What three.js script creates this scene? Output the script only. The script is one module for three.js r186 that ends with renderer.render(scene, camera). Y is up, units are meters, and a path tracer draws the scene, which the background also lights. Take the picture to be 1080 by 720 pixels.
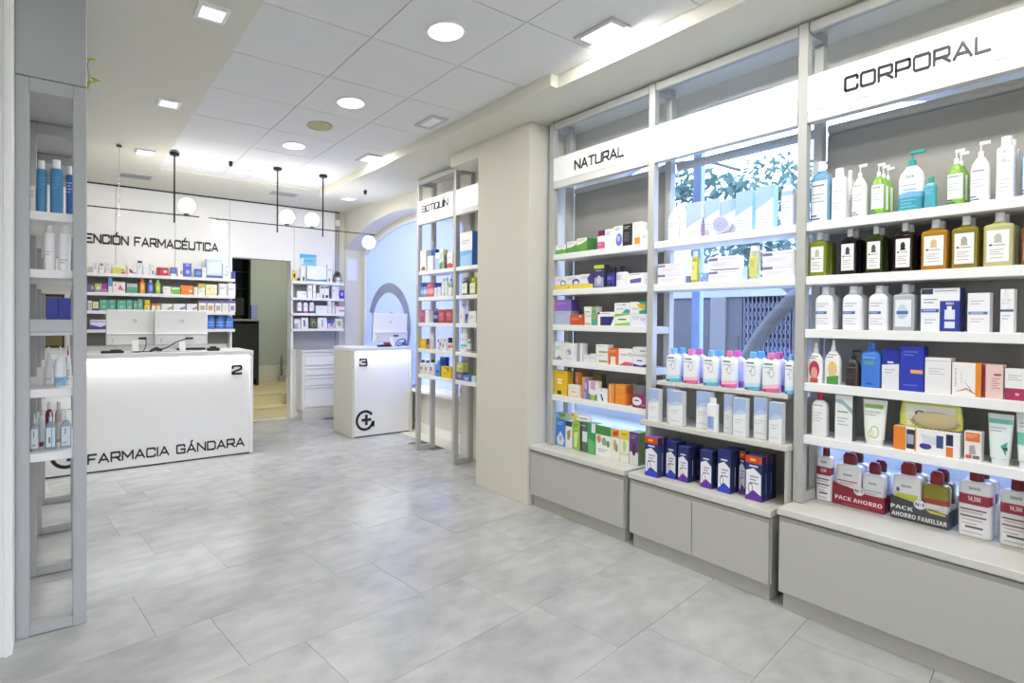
import * as THREE from 'three';
import { RoundedBoxGeometry } from 'three/addons/geometries/RoundedBoxGeometry.js';
import { mergeGeometries } from 'three/addons/utils/BufferGeometryUtils.js';
import { RectAreaLightUniformsLib } from 'three/addons/lights/RectAreaLightUniformsLib.js';
RectAreaLightUniformsLib.init();

// ---------------------------------------------------------------- camera, sky, exposure
const scene = new THREE.Scene();
const camera = new THREE.PerspectiveCamera(2 * Math.atan(360 / 579.02) * 180 / Math.PI, 1080 / 720, 0.05, 200);
camera.position.set(0, 1.4, 0);
camera.rotation.order = 'YXZ';
camera.rotation.set(-0.0104, -0.5896, 0.0073);
camera.setViewOffset(1080, 720, 81.84, 17.99, 1080, 720);
const renderer = new THREE.WebGLRenderer({ antialias: true });
renderer.toneMapping = THREE.LinearToneMapping;
renderer.toneMappingExposure = 0.9;
renderer.shadowMap.enabled = true;
renderer.shadowMap.type = THREE.PCFSoftShadowMap;
const LAMP = 0.92, WARM = new THREE.Color(1, 0.982, 0.95), DAY = 1.0;

let seed = 20;
const rnd = () => { seed = (seed * 1664525 + 1013904223) % 4294967296; return seed / 4294967296; };
function canvasTex(w, h, draw, srgb = true) {
  const c = document.createElement('canvas'); c.width = w; c.height = h;
  draw(c.getContext('2d'), w, h);
  const t = new THREE.CanvasTexture(c);
  if (srgb) t.colorSpace = THREE.SRGBColorSpace;
  t.wrapS = t.wrapT = THREE.RepeatWrapping; t.magFilter = THREE.LinearFilter;
  return t;
}
function dataTex(w, h, f, srgb) {
  const a = new Uint8Array(w * h * 4);
  for (let j = 0; j < h; j++) for (let i = 0; i < w; i++) {
    const v = f(i / w, j / h), k = (j * w + i) * 4;
    for (let q = 0; q < 3; q++) a[k + q] = Math.max(0, Math.min(255, Array.isArray(v) ? v[q] : v));
    a[k + 3] = 255;
  }
  const t = new THREE.DataTexture(a, w, h); t.needsUpdate = true;
  t.wrapS = t.wrapT = THREE.RepeatWrapping; t.magFilter = t.minFilter = THREE.LinearFilter;
  if (srgb) t.colorSpace = THREE.SRGBColorSpace;
  return t;
}
// tileable value noise
function noise(n, s) {
  const g = []; let q = s; const r = () => { q = (q * 1664525 + 1013904223) % 4294967296; return q / 4294967296; };
  for (let i = 0; i < n * n; i++) g.push(r());
  return (x, y) => {
    x *= n; y *= n; const i = Math.floor(x), j = Math.floor(y); let a = x - i, b = y - j; a = a * a * (3 - 2 * a); b = b * b * (3 - 2 * b);
    const G = (p, o) => g[((p % n + n) % n) + ((o % n + n) % n) * n];
    return (G(i, j) * (1 - a) + G(i + 1, j) * a) * (1 - b) + (G(i, j + 1) * (1 - a) + G(i + 1, j + 1) * a) * b;
  };
}
// overcast daylight sky: air and clouds only
{
  const n1 = noise(6, 3), n2 = noise(14, 5);
  const sky = dataTex(256, 128, (u, v) => {
    const c = 0.6 * n1(u, v) + 0.4 * n2(u, v), t = Math.min(1, Math.max(0, (v - 0.5) * 2));
    const k = 0.86 + 0.14 * c;
    return v < 0.5 ? [120, 128, 140] : [(232 - 40 * t) * k, (240 - 24 * t) * k, 255 * (0.93 + 0.07 * c)];
  }, true);
  sky.mapping = THREE.EquirectangularReflectionMapping;
  scene.background = sky; scene.backgroundIntensity = 11.5 * DAY;
}

// ---------------------------------------------------------------- helpers
const taken = {};
function numbered(n) { const k = taken[n] = (taken[n] ?? -1) + 1; return k ? n + '_' + String(k).padStart(3, '0') : n; }
function tag(o, label, category, group) { o.userData.label = label; o.userData.category = category; if (group) o.userData.group = group; return o; }
function mat(color, rough = 0.6, o = {}) { return new THREE.MeshStandardMaterial({ color, roughness: rough, ...o }); }
function mesh(name, geo, m, parent = scene) { const o = new THREE.Mesh(geo, m); o.name = numbered(name); parent.add(o); return o; }
function struct(name, geo, m, parent = scene) { const o = new THREE.Mesh(geo, m); o.name = name; o.userData.kind = 'structure'; parent.add(o); return o; }
function part(name, geo, m, parent, x = 0, y = 0, z = 0) { const o = new THREE.Mesh(geo, m); o.name = numbered(name); o.position.set(x, y, z); parent.add(o); return o; }
function thing(name, label, category, [x, y, z], group) { const o = new THREE.Group(); o.name = numbered(name); o.position.set(x, y, z); scene.add(o); return tag(o, label, category, group); }
const cache = {};
function once(k, f) { return cache[k] ?? (cache[k] = f()); }
// box from min corner to max corner in its parent's frame, edges slightly rounded when r > 0
function bx(x0, y0, z0, x1, y1, z1, r = 0) {
  const w = x1 - x0, h = y1 - y0, d = z1 - z0;
  const g = r > 0 ? new RoundedBoxGeometry(w, h, d, 1, Math.min(r, w / 2.2, h / 2.2, d / 2.2)) : new THREE.BoxGeometry(w, h, d);
  g.translate((x0 + x1) / 2, (y0 + y1) / 2, (z0 + z1) / 2); return g;
}
function merged(list) { return list.length === 1 ? list[0] : mergeGeometries(list.map(g => g.index ? g.toNonIndexed() : g), false); }
function tube(pts, r, seg = 24, closed = false) { return new THREE.TubeGeometry(new THREE.CatmullRomCurve3(pts.map(p => new THREE.Vector3(...p)), closed), seg, r, 6, closed); }
function cyl(r0, r1, h, n = 20) { const g = new THREE.CylinderGeometry(r1, r0, h, n); g.translate(0, h / 2, 0); return g; }

// lettering in an extended, squared face: centre-line strokes on a unit-high grid
const GLY = {
  A: [1.2, [[0, 0], [.6, 1], [1.2, 0]], [[.26, .3], [.94, .3]]], B: [1.1, [[0, 0], [0, 1], [1, 1], [1.05, .9], [1.05, .55], [0, .55]], [[1.05, .55], [1.1, .45], [1.1, .1], [1, 0], [0, 0]]],
  C: [1.1, [[1.1, .76], [1.1, .9], [1, 1], [.1, 1], [0, .9], [0, .1], [.1, 0], [1, 0], [1.1, .1], [1.1, .24]]], D: [1.15, [[0, 0], [0, 1], [.95, 1], [1.15, .82], [1.15, .18], [.95, 0], [0, 0]]],
  E: [1, [[1, 1], [0, 1], [0, 0], [1, 0]], [[0, .52], [.8, .52]]], F: [1, [[1, 1], [0, 1], [0, 0]], [[0, .48], [.8, .48]]],
  G: [1.15, [[1.1, .78], [1.1, .92], [1, 1], [.1, 1], [0, .9], [0, .1], [.1, 0], [1.15, 0], [1.15, .46], [.6, .46]]], I: [0, [[0, 0], [0, 1]]],
  L: [.95, [[0, 1], [0, 0], [.95, 0]]], M: [1.35, [[0, 0], [0, 1], [.68, .28], [1.35, 1], [1.35, 0]]], N: [1.15, [[0, 0], [0, 1], [1.15, 0], [1.15, 1]]],
  O: [1.2, [[.12, 0], [0, .12], [0, .88], [.12, 1], [1.08, 1], [1.2, .88], [1.2, .12], [1.08, 0], [.12, 0]]], P: [1.1, [[0, 0], [0, 1], [1, 1], [1.1, .92], [1.1, .5], [1, .4], [0, .4]]],
  Q: [1.2, [[.12, 0], [0, .12], [0, .88], [.12, 1], [1.08, 1], [1.2, .88], [1.2, .12], [1.08, 0], [.12, 0]], [[.75, .3], [1.2, -.1]]],
  R: [1.1, [[0, 0], [0, 1], [1, 1], [1.1, .92], [1.1, .52], [1, .42], [0, .42]], [[.6, .42], [1.15, 0]]], T: [1.1, [[0, 1], [1.1, 1]], [[.55, 1], [.55, 0]]],
  U: [1.15, [[0, 1], [0, .1], [.12, 0], [1.03, 0], [1.15, .1], [1.15, 1]]], 2: [1.1, [[0, .72], [0, .9], [.1, 1], [1, 1], [1.1, .9], [1.1, .6], [0, .18], [0, 0], [1.1, 0]]],
  3: [1.1, [[0, .8], [0, 1], [1, 1], [1.05, .9], [1.05, .52], [.4, .52]], [[1.05, .52], [1.1, .45], [1.1, .1], [1, 0], [0, 0], [0, .2]]],
};
const ACC = { 'Á': 'A', 'É': 'E', 'Í': 'I', 'Ó': 'O' };
function letterGeo(ch, h, sw, depth) {
  return once(`L${ch}${h}${sw}${depth}`, () => {
    const b = ACC[ch] ?? ch, [w, ...strokes] = GLY[b], all = [...strokes];
    if (ACC[ch]) all.push([[w / 2 - .05, 1.2], [w / 2 + .14, 1.42]]);
    const out = [];
    for (const s of all) for (let i = 0; i + 1 < s.length; i++) {
      const [a, c] = [s[i], s[i + 1]], dx = (c[0] - a[0]) * h, dy = (c[1] - a[1]) * h, len = Math.hypot(dx, dy);
      const g = new THREE.BoxGeometry(len + sw * h * .8, sw * h, depth); g.rotateZ(Math.atan2(dy, dx));
      g.translate((a[0] + c[0]) / 2 * h, (a[1] + c[1]) / 2 * h, 0); out.push(g);
    }
    return merged(out);
  });
}
// letters as separate meshes under parent, from start to end along +X of the group that carries them
function lettering(parent, text, { start, end, base, h, sw = .17, depth = .006, m, turn = 0, origin = [0, 0, 0] }) {
  const ws = [...text].map(c => c === ' ' ? .5 : GLY[ACC[c] ?? c][0]);
  const space = .34, k = (end - start) / (ws.reduce((a, b) => a + b, 0) + space * Math.max(0, text.length - 1)), gap = space * k;
  let x = start;
  [...text].forEach((c, i) => {
    if (c !== ' ') {
      const o = part('letter', letterGeo(c, h, sw, depth), m, parent);
      o.position.set(origin[0] + Math.cos(turn) * x, origin[1] + base, origin[2] - Math.sin(turn) * x); o.rotation.y = turn; o.scale.x = k / h;
    }
    x += ws[i] * k + gap;
  });
}

// ---------------------------------------------------------------- materials
const fineN = noise(64, 9), midN = noise(12, 4), bigN = noise(5, 8), streakN = noise(9, 12);
const grainTex = dataTex(256, 256, (u, v) => 214 + 26 * (fineN(u, v) - .5) + 14 * (midN(u, v) - .5), true);
const floorTex = dataTex(1024, 1024, (u, v) => {
  const cloud = bigN(u, v) * .40 + midN(u, v * 2) * .30 + streakN(u * 2, v * 4) * .18 + fineN(u, v * 2) * .12;
  const g = 184 + 40 * (cloud - .5) - 26 * Math.max(0, midN(u + .3, v + .6) - .62);
  return [g * .996, g, g * .99];
}, true);
const M = {
  floor: new THREE.MeshPhysicalMaterial({ map: floorTex, roughness: .24, specularIntensity: 1 }),
  grout: mat(0x7a7a75, .8), ceilTile: mat(0xe6e6e4, .95), ceilGap: mat(0x4a4a46, .9), plaster: mat(0xdfdccb, .9), soffit: mat(0xdddbcb, .85),
  wall: mat(0xdedbce, .88), pillar: mat(0xd9d5c6, .85), panel: mat(0xf6f5f0, .28), post: mat(0xb9b9b3, .5), postDark: mat(0xb2b4b4, .42),
  shelf: mat(0xf4f4f2, .45), sign: mat(0xffffff, .5), lip: mat(0xdcdcd8, .5), back: mat(0x9d9c96, .7), cab: mat(0xbbbab1, .5), cabTop: mat(0xd6d4ca, .45),
  groove: mat(0xa7a59a, .6), plinth: mat(0xb4b2a6, .6), black: mat(0x17181a, .45), blackMetal: mat(0x202020, .4, { metalness: .6 }), letter: mat(0x191a1c, .4),
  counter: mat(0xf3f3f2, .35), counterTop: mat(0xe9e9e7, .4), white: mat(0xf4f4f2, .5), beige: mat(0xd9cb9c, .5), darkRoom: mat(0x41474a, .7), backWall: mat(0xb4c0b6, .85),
  grille: mat(0xc3c3c6, .6), chrome: mat(0xcfcfd2, .25, { metalness: .9 }), base: mat(0xf0f0ec, .5),
};
M.post.map = M.cab.map = M.pillar.map = null;

// ================================================================ the setting
const XL = -0.24, XR = 3.39, ZB = -7.45, ZF = 1.6, HC = 2.96;
// floor: slab with tiles laid slightly askew to the walls
{
  const floor = struct('floor', bx(-1.6, -.14, -10.6, 3.75, -.012, ZF + .1), M.grout);
  const a = 7 * Math.PI / 180, ca = Math.cos(a), sa = Math.sin(a), W = .4513, L = .9, first = { 3: 1.127, 4: .877, 5: .648, 6: 1.13, 7: .87, 1: .56 };
  const geos = [];
  for (let k = 0; k < 8; k++) {
    const g = bx(-L / 2 + .0008, 0, -W / 2 + .0008, L / 2 - .0008, .012, W / 2 - .0008), uv = g.attributes.uv, p = g.attributes.position;
    const ou = (k * .37) % 1, ov = (k * .61) % 1;
    for (let i = 0; i < uv.count; i++) uv.setXY(i, ou + p.getX(i) / 1.3, ov + p.getZ(i) / 1.3);
    geos.push(g);
  }
  for (let k = -3; k < 17; k++) {
    const q = -.341 - W * (k + .5), o = first[k] ?? [.1, .55, .33, .77, .2][(k + 5) % 5];
    for (let j = -4; j < 7; j++) {
      const p = o + L * (j + .5), x = p * ca + q * sa, z = q * ca - p * sa;
      if (x < -1.4 || x > 3.55 || z > 1.3 || z < -7.35) continue;
      const t = part('floor_tile', geos[Math.floor(rnd() * 8)], M.floor, floor, x, -.012 + rnd() * .0006, z); t.rotation.y = a;
    }
  }
}
// ceiling: dark grid with square tiles, plain soffits round it
{
  const ceiling = struct('ceiling', bx(-1.6, HC + .004, -7.6, 3.75, HC + .16, ZF + .1), M.ceilGap);
  const g = bx(-.2972, 0, -.2972, .2972, .016, .2972);
  for (let i = 0; i < 3; i++) for (let j = 0; j < 13; j++) part('ceiling_tile', g, M.ceilTile, ceiling, 1.102 + .6 * i, HC - .004 + rnd() * .001, -6.045 + .6 * j);
  struct('trim_1', merged([bx(-1.6, 2.94, -7.45, .796, 3.0, ZF), bx(.796, 2.94, -7.45, 3.39, 3.0, -6.35)]), M.soffit);
  struct('trim_2', merged([bx(2.606, 2.88, -2.5, 3.39, 3.0, ZF), bx(2.545, 2.88, -6.35, 3.39, 3.0, -2.5)]), M.soffit);
}
// walls
struct('wall_left', bx(-.4, 0, -7.45, XL, 2.95, -2.95), M.wall);
{
  const pier = struct('wall_pier', bx(-1.6, 0, -2.95, -.186, 2.95, -2.83, .006), M.white);
  part('corner_bead', bx(-.215, 0, -2.832, -.2, 2.945, -2.824, .002), M.white, pier);
}
struct('wall_outer', bx(-1.72, 0, -2.95, -1.6, 3.1, ZF + .1), M.wall);
struct('wall_front', merged([bx(-1.6, 0, ZF, -1.2, 3.1, ZF + .1), bx(.9, 0, ZF, 3.75, 3.1, ZF + .1), bx(-1.2, 2.3, ZF, .9, 3.1, ZF + .1)]), M.wall);
{
  // glazed shop front behind the camera
  const w = struct('window_3', bx(-1.2, .06, ZF + .045, .9, 2.3, ZF + .053), new THREE.MeshPhysicalMaterial({ color: 0xf7f4f0, roughness: .02, transmission: 1, thickness: 0, ior: 1.5 }));
  for (const x of [-1.2, -.18, .84]) part('window_frame', bx(x, 0, ZF + .02, x + .06, 2.3, ZF + .08, .004), M.post, w);
  part('window_frame', bx(-1.14, 0, ZF + .02, .84, .06, ZF + .08), M.post, w);
  struct('pavement', bx(-8, -.3, ZF + .1, 3.9, -.15, 12), mat(0x9a9a98, .9));
}
const arch = (zc, half, spring, rise, y0, path) => {                  // segmental arch outline in the plane of the right wall (x' = -z)
  const R = (half * half + rise * rise) / (2 * rise), cy = spring + rise - R, t = Math.asin(half / R);
  path.moveTo(-zc - half, y0); path.lineTo(-zc + half, y0); path.lineTo(-zc + half, spring);
  for (let k = 1; k < 28; k++) { const q = t - 2 * t * k / 28; path.lineTo(-zc + R * Math.sin(q), cy + R * Math.cos(q)); }
  path.lineTo(-zc - half, spring); path.closePath(); return path;
};
function archWall(name, x0, x1, holes, m) {
  const s = new THREE.Shape(); s.moveTo(-ZF, 0); s.lineTo(-ZB, 0); s.lineTo(-ZB, 2.95); s.lineTo(-ZF, 2.95); s.closePath();
  for (const h of holes) s.holes.push(arch(...h, new THREE.Path()));
  const g = new THREE.ExtrudeGeometry(s, { depth: x1 - x0, bevelEnabled: false }); g.rotateY(Math.PI / 2); g.translate(x0, 0, 0);   // x' -> -z, depth -> +x
  return struct(name, g, m);
}
archWall('wall_right', XR, 3.68, [[-6.0, 1.44, 2.40, .33, .001], [-1.87, 1.45, 2.42, .345, .6]], M.wall);
archWall('wall_niche', 3.68, 3.76, [[-6.0, 1.39, 2.36, .32, .52], [-1.87, 1.40, 2.40, .33, .62]], M.wall);
{
  struct('baseboard_niche', bx(3.66, 0, -7.43, 3.68, .1, -4.57, .003), M.base);
  struct('trim_3', bx(3.55, .5, -7.43, 3.69, .535, -4.57, .004), M.base);           // niche sill
  struct('trim_4', bx(3.36, .585, -3.31, 3.70, .615, -.43, .004), M.base);          // shop window sill
  // frosted arched window with the big translucent emblem
  const s = arch(-6.0, 1.35, 2.34, .31, .54, new THREE.Shape()), g = new THREE.ExtrudeGeometry(s, { depth: .012, bevelEnabled: false }); g.rotateY(Math.PI / 2);
  const frost = new THREE.MeshPhysicalMaterial({ color: 0xcbd5fa, roughness: .9, transmission: .54, thickness: 0 });
  const w = struct('window_1', g, frost); w.position.x = 3.70;
  const fr = arch(-6.0, 1.39, 2.36, .32, .52, new THREE.Shape()); fr.holes.push(arch(-6.0, 1.345, 2.335, .305, .565, new THREE.Path()));
  const fg = new THREE.ExtrudeGeometry(fr, { depth: .04, bevelEnabled: false }); fg.rotateY(Math.PI / 2);
  part('window_frame', fg, M.base, w, -.03);
  const ring = new THREE.Shape(); ring.absarc(0, 0, .60, .35, Math.PI * 1.75, false); ring.absarc(0, 0, .465, Math.PI * 1.75, .35, true);
  const rg = new THREE.ExtrudeGeometry(ring, { depth: .003, bevelEnabled: false, curveSegments: 48 }); rg.rotateY(Math.PI / 2);
  const em = new THREE.MeshPhysicalMaterial({ color: 0xb2bac9, roughness: .9, transmission: .42, thickness: 0 });
  part('emblem_ring', rg, em, w, -.006, 1.29, -6.68);
  part('emblem_cross', merged([bx(0, -.045, -.2, .003, .045, .2), bx(0, -.2, -.045, .003, -.045, .045), bx(0, .045, -.045, .003, .2, .045)]), em, w, -.006, 1.29, -6.6);
}
{
  // clear shop window behind the right-hand shelves
  const s = arch(-1.87, 1.36, 2.38, .32, .86, new THREE.Shape()), g = new THREE.ExtrudeGeometry(s, { depth: .008, bevelEnabled: false }); g.rotateY(Math.PI / 2);
  const w = struct('window_2', g, new THREE.MeshPhysicalMaterial({ color: 0xe8f1ff, roughness: .02, transmission: 1, thickness: 0, ior: 1.5 })); w.position.x = 3.71;
  const fr = arch(-1.87, 1.40, 2.40, .33, .62, new THREE.Shape()); fr.holes.push(arch(-1.87, 1.35, 2.375, .315, .665, new THREE.Path()));
  const fg = new THREE.ExtrudeGeometry(fr, { depth: .05, bevelEnabled: false }); fg.rotateY(Math.PI / 2);
  part('window_frame', fg, mat(0xdfe6f2, .5), w, -.03);
  part('frosted_pane', bx(0, .655, -3.24, .01, .83, -.50), new THREE.MeshPhysicalMaterial({ color: 0xa9c4f4, roughness: .9, transmission: .4, thickness: 0 }), w, 0, 0, 0);
  part('transom', bx(-.03, .83, -3.24, .03, .87, -.50, .004), mat(0xc9d6ee, .5), w);
  part('mullion', bx(-.02, .66, -.03, .03, 2.68, .03, .004), mat(0x9fb7e6, .5), w, 0, 0, -2.2);
}
// pillar with the beam over the first-aid shelves
struct('pillar', bx(2.88, 0, -3.66, XR, 2.88, -3.035, .004), M.pillar);
struct('beam', bx(2.88, 2.765, -4.06, XR, 2.88, -3.66), M.pillar);
// back wall with panels and the opening to the back room
{
  const s = new THREE.Shape(); s.moveTo(-1.6, 0); s.lineTo(3.75, 0); s.lineTo(3.75, 2.95); s.lineTo(-1.6, 2.95); s.closePath();
  const h = new THREE.Path(); h.moveTo(1.79, .001); h.lineTo(2.583, .001); h.lineTo(2.583, 2.19); h.lineTo(1.79, 2.19); h.closePath(); s.holes.push(h);
  const g = new THREE.ExtrudeGeometry(s, { depth: .13, bevelEnabled: false }); g.translate(0, 0, ZB - .145);
  const wall = struct('wall_back', g, M.plaster);
  const xs = [XL, .472, 1.112, 1.757];
  for (let i = 0; i < 3; i++) part('wall_panel', bx(xs[i] + .003, 0, ZB - .014, xs[i + 1] - .003, 2.925, ZB, .002), M.panel, wall);
  part('wall_panel', bx(1.76, 2.195, ZB - .014, 2.622, 2.925, ZB, .002), M.panel, wall);
  part('wall_panel', bx(2.628, 0, ZB - .014, 3.235, 2.925, ZB, .002), M.panel, wall);
  struct('trim_5', bx(XL, 2.925, ZB - .012, 3.30, 2.94, ZB + .012), M.black);
  struct('trim_6', merged([bx(3.245, 0, ZB - .01, 3.26, 2.925, ZB + .01), bx(3.285, 0, ZB - .01, 3.30, 2.925, ZB + .01)]), M.postDark);
  struct('trim_7', merged([bx(1.7575, 0, ZB - .148, 1.794, 2.186, ZB + .004), bx(2.579, 0, ZB - .148, 2.6215, 2.186, ZB + .004), bx(1.7575, 2.186, ZB - .148, 2.6215, 2.1945, ZB + .003)]), M.white);
}
// back room: two steps up to a landing, a pale wall, a dim workroom on the left
{
  const st = struct('stairs', merged([bx(1.79, 0, -7.86, 2.583, .14, -7.596), bx(1.6, 0, -9.6, 3.3, .30, -7.86)]), mat(0xd6cb9e, .5));
  part('stair_nosing', bx(1.79, .14, -7.875, 2.583, .165, -7.58, .006), M.beige, st);
  part('stair_nosing', bx(1.79, .30, -8.1, 2.583, .325, -7.84, .006), M.beige, st);
  struct('wall_rear', bx(2.62, .3, -9.75, 3.4, 2.9, -9.6), M.backWall);
  part('wall_base', bx(2.62, .3, -9.6, 3.35, .56, -9.585), mat(0xdcdccb, .6), scene.getObjectByName('wall_rear'));
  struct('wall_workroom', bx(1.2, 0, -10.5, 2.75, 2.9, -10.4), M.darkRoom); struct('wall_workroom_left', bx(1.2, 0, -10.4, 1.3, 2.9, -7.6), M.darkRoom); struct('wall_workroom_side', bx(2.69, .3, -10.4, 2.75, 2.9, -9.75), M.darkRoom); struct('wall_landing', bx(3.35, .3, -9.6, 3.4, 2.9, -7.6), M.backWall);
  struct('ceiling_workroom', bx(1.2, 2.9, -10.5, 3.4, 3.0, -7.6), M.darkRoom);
  {
    const t = thing('ceiling_downlight', 'ceiling lamp over the landing in the back room beyond the doorway', 'ceiling light', [2.95, 2.896, -8.5]);
    part('diffuser', new THREE.CylinderGeometry(.1, .1, .008, 28), new THREE.MeshStandardMaterial({ color: 0xffffff, emissive: 0xfffaf2, emissiveIntensity: 2.5 }), t); part('rim', (() => { const g = new THREE.TorusGeometry(.105, .008, 8, 32); g.rotateX(Math.PI / 2); return g; })(), M.white, t);
    const l = new THREE.RectAreaLight(0xfff4e6, 260, .16, .16); l.position.y = -.02; l.rotation.x = -Math.PI / 2; t.add(l);
  }
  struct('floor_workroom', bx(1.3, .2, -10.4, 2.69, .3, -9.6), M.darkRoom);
}

// ================================================================ lights
function areaLight(parent, x, y, z, w, h, intensity, color, rx, ry = 0) {
  const l = new THREE.RectAreaLight(color, intensity * LAMP, w, h); l.position.set(x, y, z); l.rotation.order = 'YXZ'; l.rotation.set(rx, ry, 0); parent.add(l); return l;
}
const DOWN = -Math.PI / 2;
const glow = (c, k) => new THREE.MeshStandardMaterial({ color: 0xffffff, emissive: c, emissiveIntensity: k, roughness: .6 });
const lampFace = glow(0xfffaf2, 3.2), spotFace = glow(0xfff6ea, 3.0), ledFace = glow(0xf3f7ff, 2.2);
{
  const disc = new THREE.CylinderGeometry(.092, .092, .006, 40), rim = new THREE.TorusGeometry(.1, .008, 8, 40); rim.rotateX(Math.PI / 2);
  const places = ['nearest the shop front, above the camera', 'nearest in view, above the middle of the shop', 'second from the front, by the ceiling speaker', 'third, near the black pendant rods', 'farthest, beside the pendant rods at the back'];
  [[-1.253, 0], [-2.453, 1], [-3.65, 2], [-4.85, 3], [-6.03, 4], [-.05, 0], [1.1, 0]].forEach(([z, k]) => {
    const t = thing('ceiling_downlight', 'round white recessed ceiling downlight ' + places[k], 'ceiling light', [1.702, HC - .006, z]);
    if (z > -2) { t.userData.label = 'round white recessed ceiling downlight out of view, ' + (z < -1 ? 'just before the camera' : z < 0 ? 'above the camera' : 'by the shop door'); }
    part('diffuser', disc, lampFace, t, 0, -.003, 0); part('rim', rim, M.white, t);
    areaLight(t, 0, -.012, 0, .16, .16, z > -2 ? 110 : 78, WARM, DOWN);
  });
  // square spots in the left soffit
  const ring = merged([bx(-.075, -.012, -.075, -.055, .004, .075), bx(.055, -.012, -.075, .075, .004, .075), bx(-.055, -.012, -.075, .055, .004, -.055), bx(-.055, -.012, .055, .055, .004, .075)]);
  [[.607, -1.53, 'out of view just before the camera in the left soffit'], [.607, -.11, 'out of view above the camera in the left soffit'], [.607, -2.944, 'nearest in view of the row along the left soffit'], [.607, -4.361, 'middle of the row along the left soffit'], [.606, -5.77, 'farthest of the row, above the pharmacy counter'], [2.895, -6.25, 'in the soffit before the blue arch']].forEach(([x, z, w]) => {
    const t = thing('square_spotlight', 'square white recessed spotlight, ' + w, 'spotlight', [x, x > 2 ? 2.876 : 2.936, z]);
    part('trim_ring', ring, M.white, t); part('lamp', bx(-.054, -.004, -.054, .054, .002, .054), spotFace, t);
    areaLight(t, 0, -.014, 0, .1, .1, x > 2 ? 90 : z < -5 ? 130 : 120, WARM, z < -5 && x < 1 ? DOWN + .7 : DOWN);
  });
  // tilting rectangular fittings beside the cove
  const fr = merged([bx(-.075, -.012, -.13, .075, .004, -.105), bx(-.075, -.012, .105, .075, .004, .13), bx(-.075, -.012, -.105, -.05, .004, .105), bx(.05, -.012, -.105, .075, .004, .105)]);
  [[2.395, -1.98, 1, 'lit rectangular ceiling spotlight with grey frame above the natural section'], [2.43, -4.8, 1, 'lit rectangular ceiling spotlight by the cove near the first-aid shelves'], [2.39, -3.64, 0, 'unlit rectangular ceiling spotlight with grey frame, opposite the pillar'], [2.395, -.6, 1, 'lit rectangular ceiling spotlight out of view above the body care section']].forEach(([x, z, on, w]) => {
    const t = thing('rectangular_spotlight', w, 'spotlight', [x, HC - .006, z]);
    part('frame', fr, M.grille, t); part('lamp', bx(-.049, -.006, -.104, .049, -.001, .104), on ? spotFace : M.white, t);
    if (on) areaLight(t, .0, -.045, 0, .2, .1, 230, WARM, DOWN + .6, -Math.PI / 2);
  });
}

// ================================================================ display shelving
const SY = [1.885, 1.622, 1.362, 1.10, 0.84];                       // tops of the shelves
// a rectangular floor-to-ceiling frame standing across the wall: two posts, top, foot and cross rails
function frame(t, x0, x1, z0, z1, top, rails, foot = 0, m = M.post) {
  part('front_post', bx(x0, foot, z0, x0 + .048, top, z1, .003), m, t);
  part('rear_post', bx(x1 - .05, foot, z0, x1, top, z1, .003), m, t);
  part('foot_rail', bx(x0 + .048, foot, z0 + .002, x1 - .05, foot + .05, z1 - .002, .002), m, t);
  part('head_rail', bx(x0 + .048, top - .055, z0 + .002, x1 - .05, top, z1 - .002, .002), m, t);
  for (const y of rails) part('cross_rail', bx(x0 + .048, y - .045, z0 + .003, x1 - .05, y, z1 - .003, .002), m, t);
}
const DX0 = 3.02, DX1 = 3.245;
const FZ = [[-2.972, -2.928], [-2.122, -2.080], [-1.278, -1.236], [-.435, -.393]];
function wallUnit(label, i, shelves, frames, text, board) {
  const t = thing('shelving_unit', label, 'shelves', [0, 0, 0]);
  const z0 = FZ[i][1], z1 = FZ[i + 1][0];
  for (const f of frames) frame(t, DX0, DX1, FZ[f][0], FZ[f][1], 2.87, [1.36, 1.10], [.46, .462, .50, .5][f]);
  for (const k of shelves) part('shelf', bx(DX0 + .004, SY[k] - .042, z0 + .001, DX1, SY[k], z1 - .001, .003), M.shelf, t);
  part('top_rail', bx(DX0 + .002, 2.815, z0 + .001, DX0 + .045, 2.87, z1 - .001, .012), M.post, t);
  const s = part('sign_board', bx(DX0 - .004, 2.425, z0 + .001, DX0 + .016, 2.60, z1 - .001, .003), M.sign, t);
  part('sign_lip', bx(DX0 - .004, 2.372, z0 + .001, DX0 + .05, 2.424, z1 - .001, .004), M.lip, s);
  if (text) lettering(s, text[0], { start: text[1], end: text[2], base: 2.474, h: .06, sw: .19, m: M.letter, turn: -Math.PI / 2, origin: [DX0 - .006, 0, 0] });
  part('cross_tube', (() => { const g = new THREE.CylinderGeometry(.026, .026, z1 - z0 - .002, 18); g.rotateX(Math.PI / 2); g.translate(3.272, 2.385, (z0 + z1) / 2); return g; })(), M.post, t);
  if (board) part('back_board', bx(3.25, board, z0 + .001, 3.268, 2.355, z1 - .001, .002), M.back, t);
  return t;
}
const uNat = wallUnit('grey shelving bay with a white sign reading NATURAL, beside the pillar', 0, [0, 1, 2, 3, 4], [0, 1], ['NATURAL', -2.715, -2.305], .80);
const uMid = wallUnit('grey shelving bay with a blank white sign, open to the shop window', 1, [0, 1], [2], null, 0);
const uBody = wallUnit('grey shelving bay with a white sign reading CORPORAL', 2, [0, 1, 2, 3, 4], [3], ['CORPORAL', -1.076, -.592], .80);
part('shelf', bx(DX0 + .002, 1.005, FZ[1][1] + .03, DX1, 1.03, FZ[2][0] - .03, .004), M.cabTop, uMid);
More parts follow.
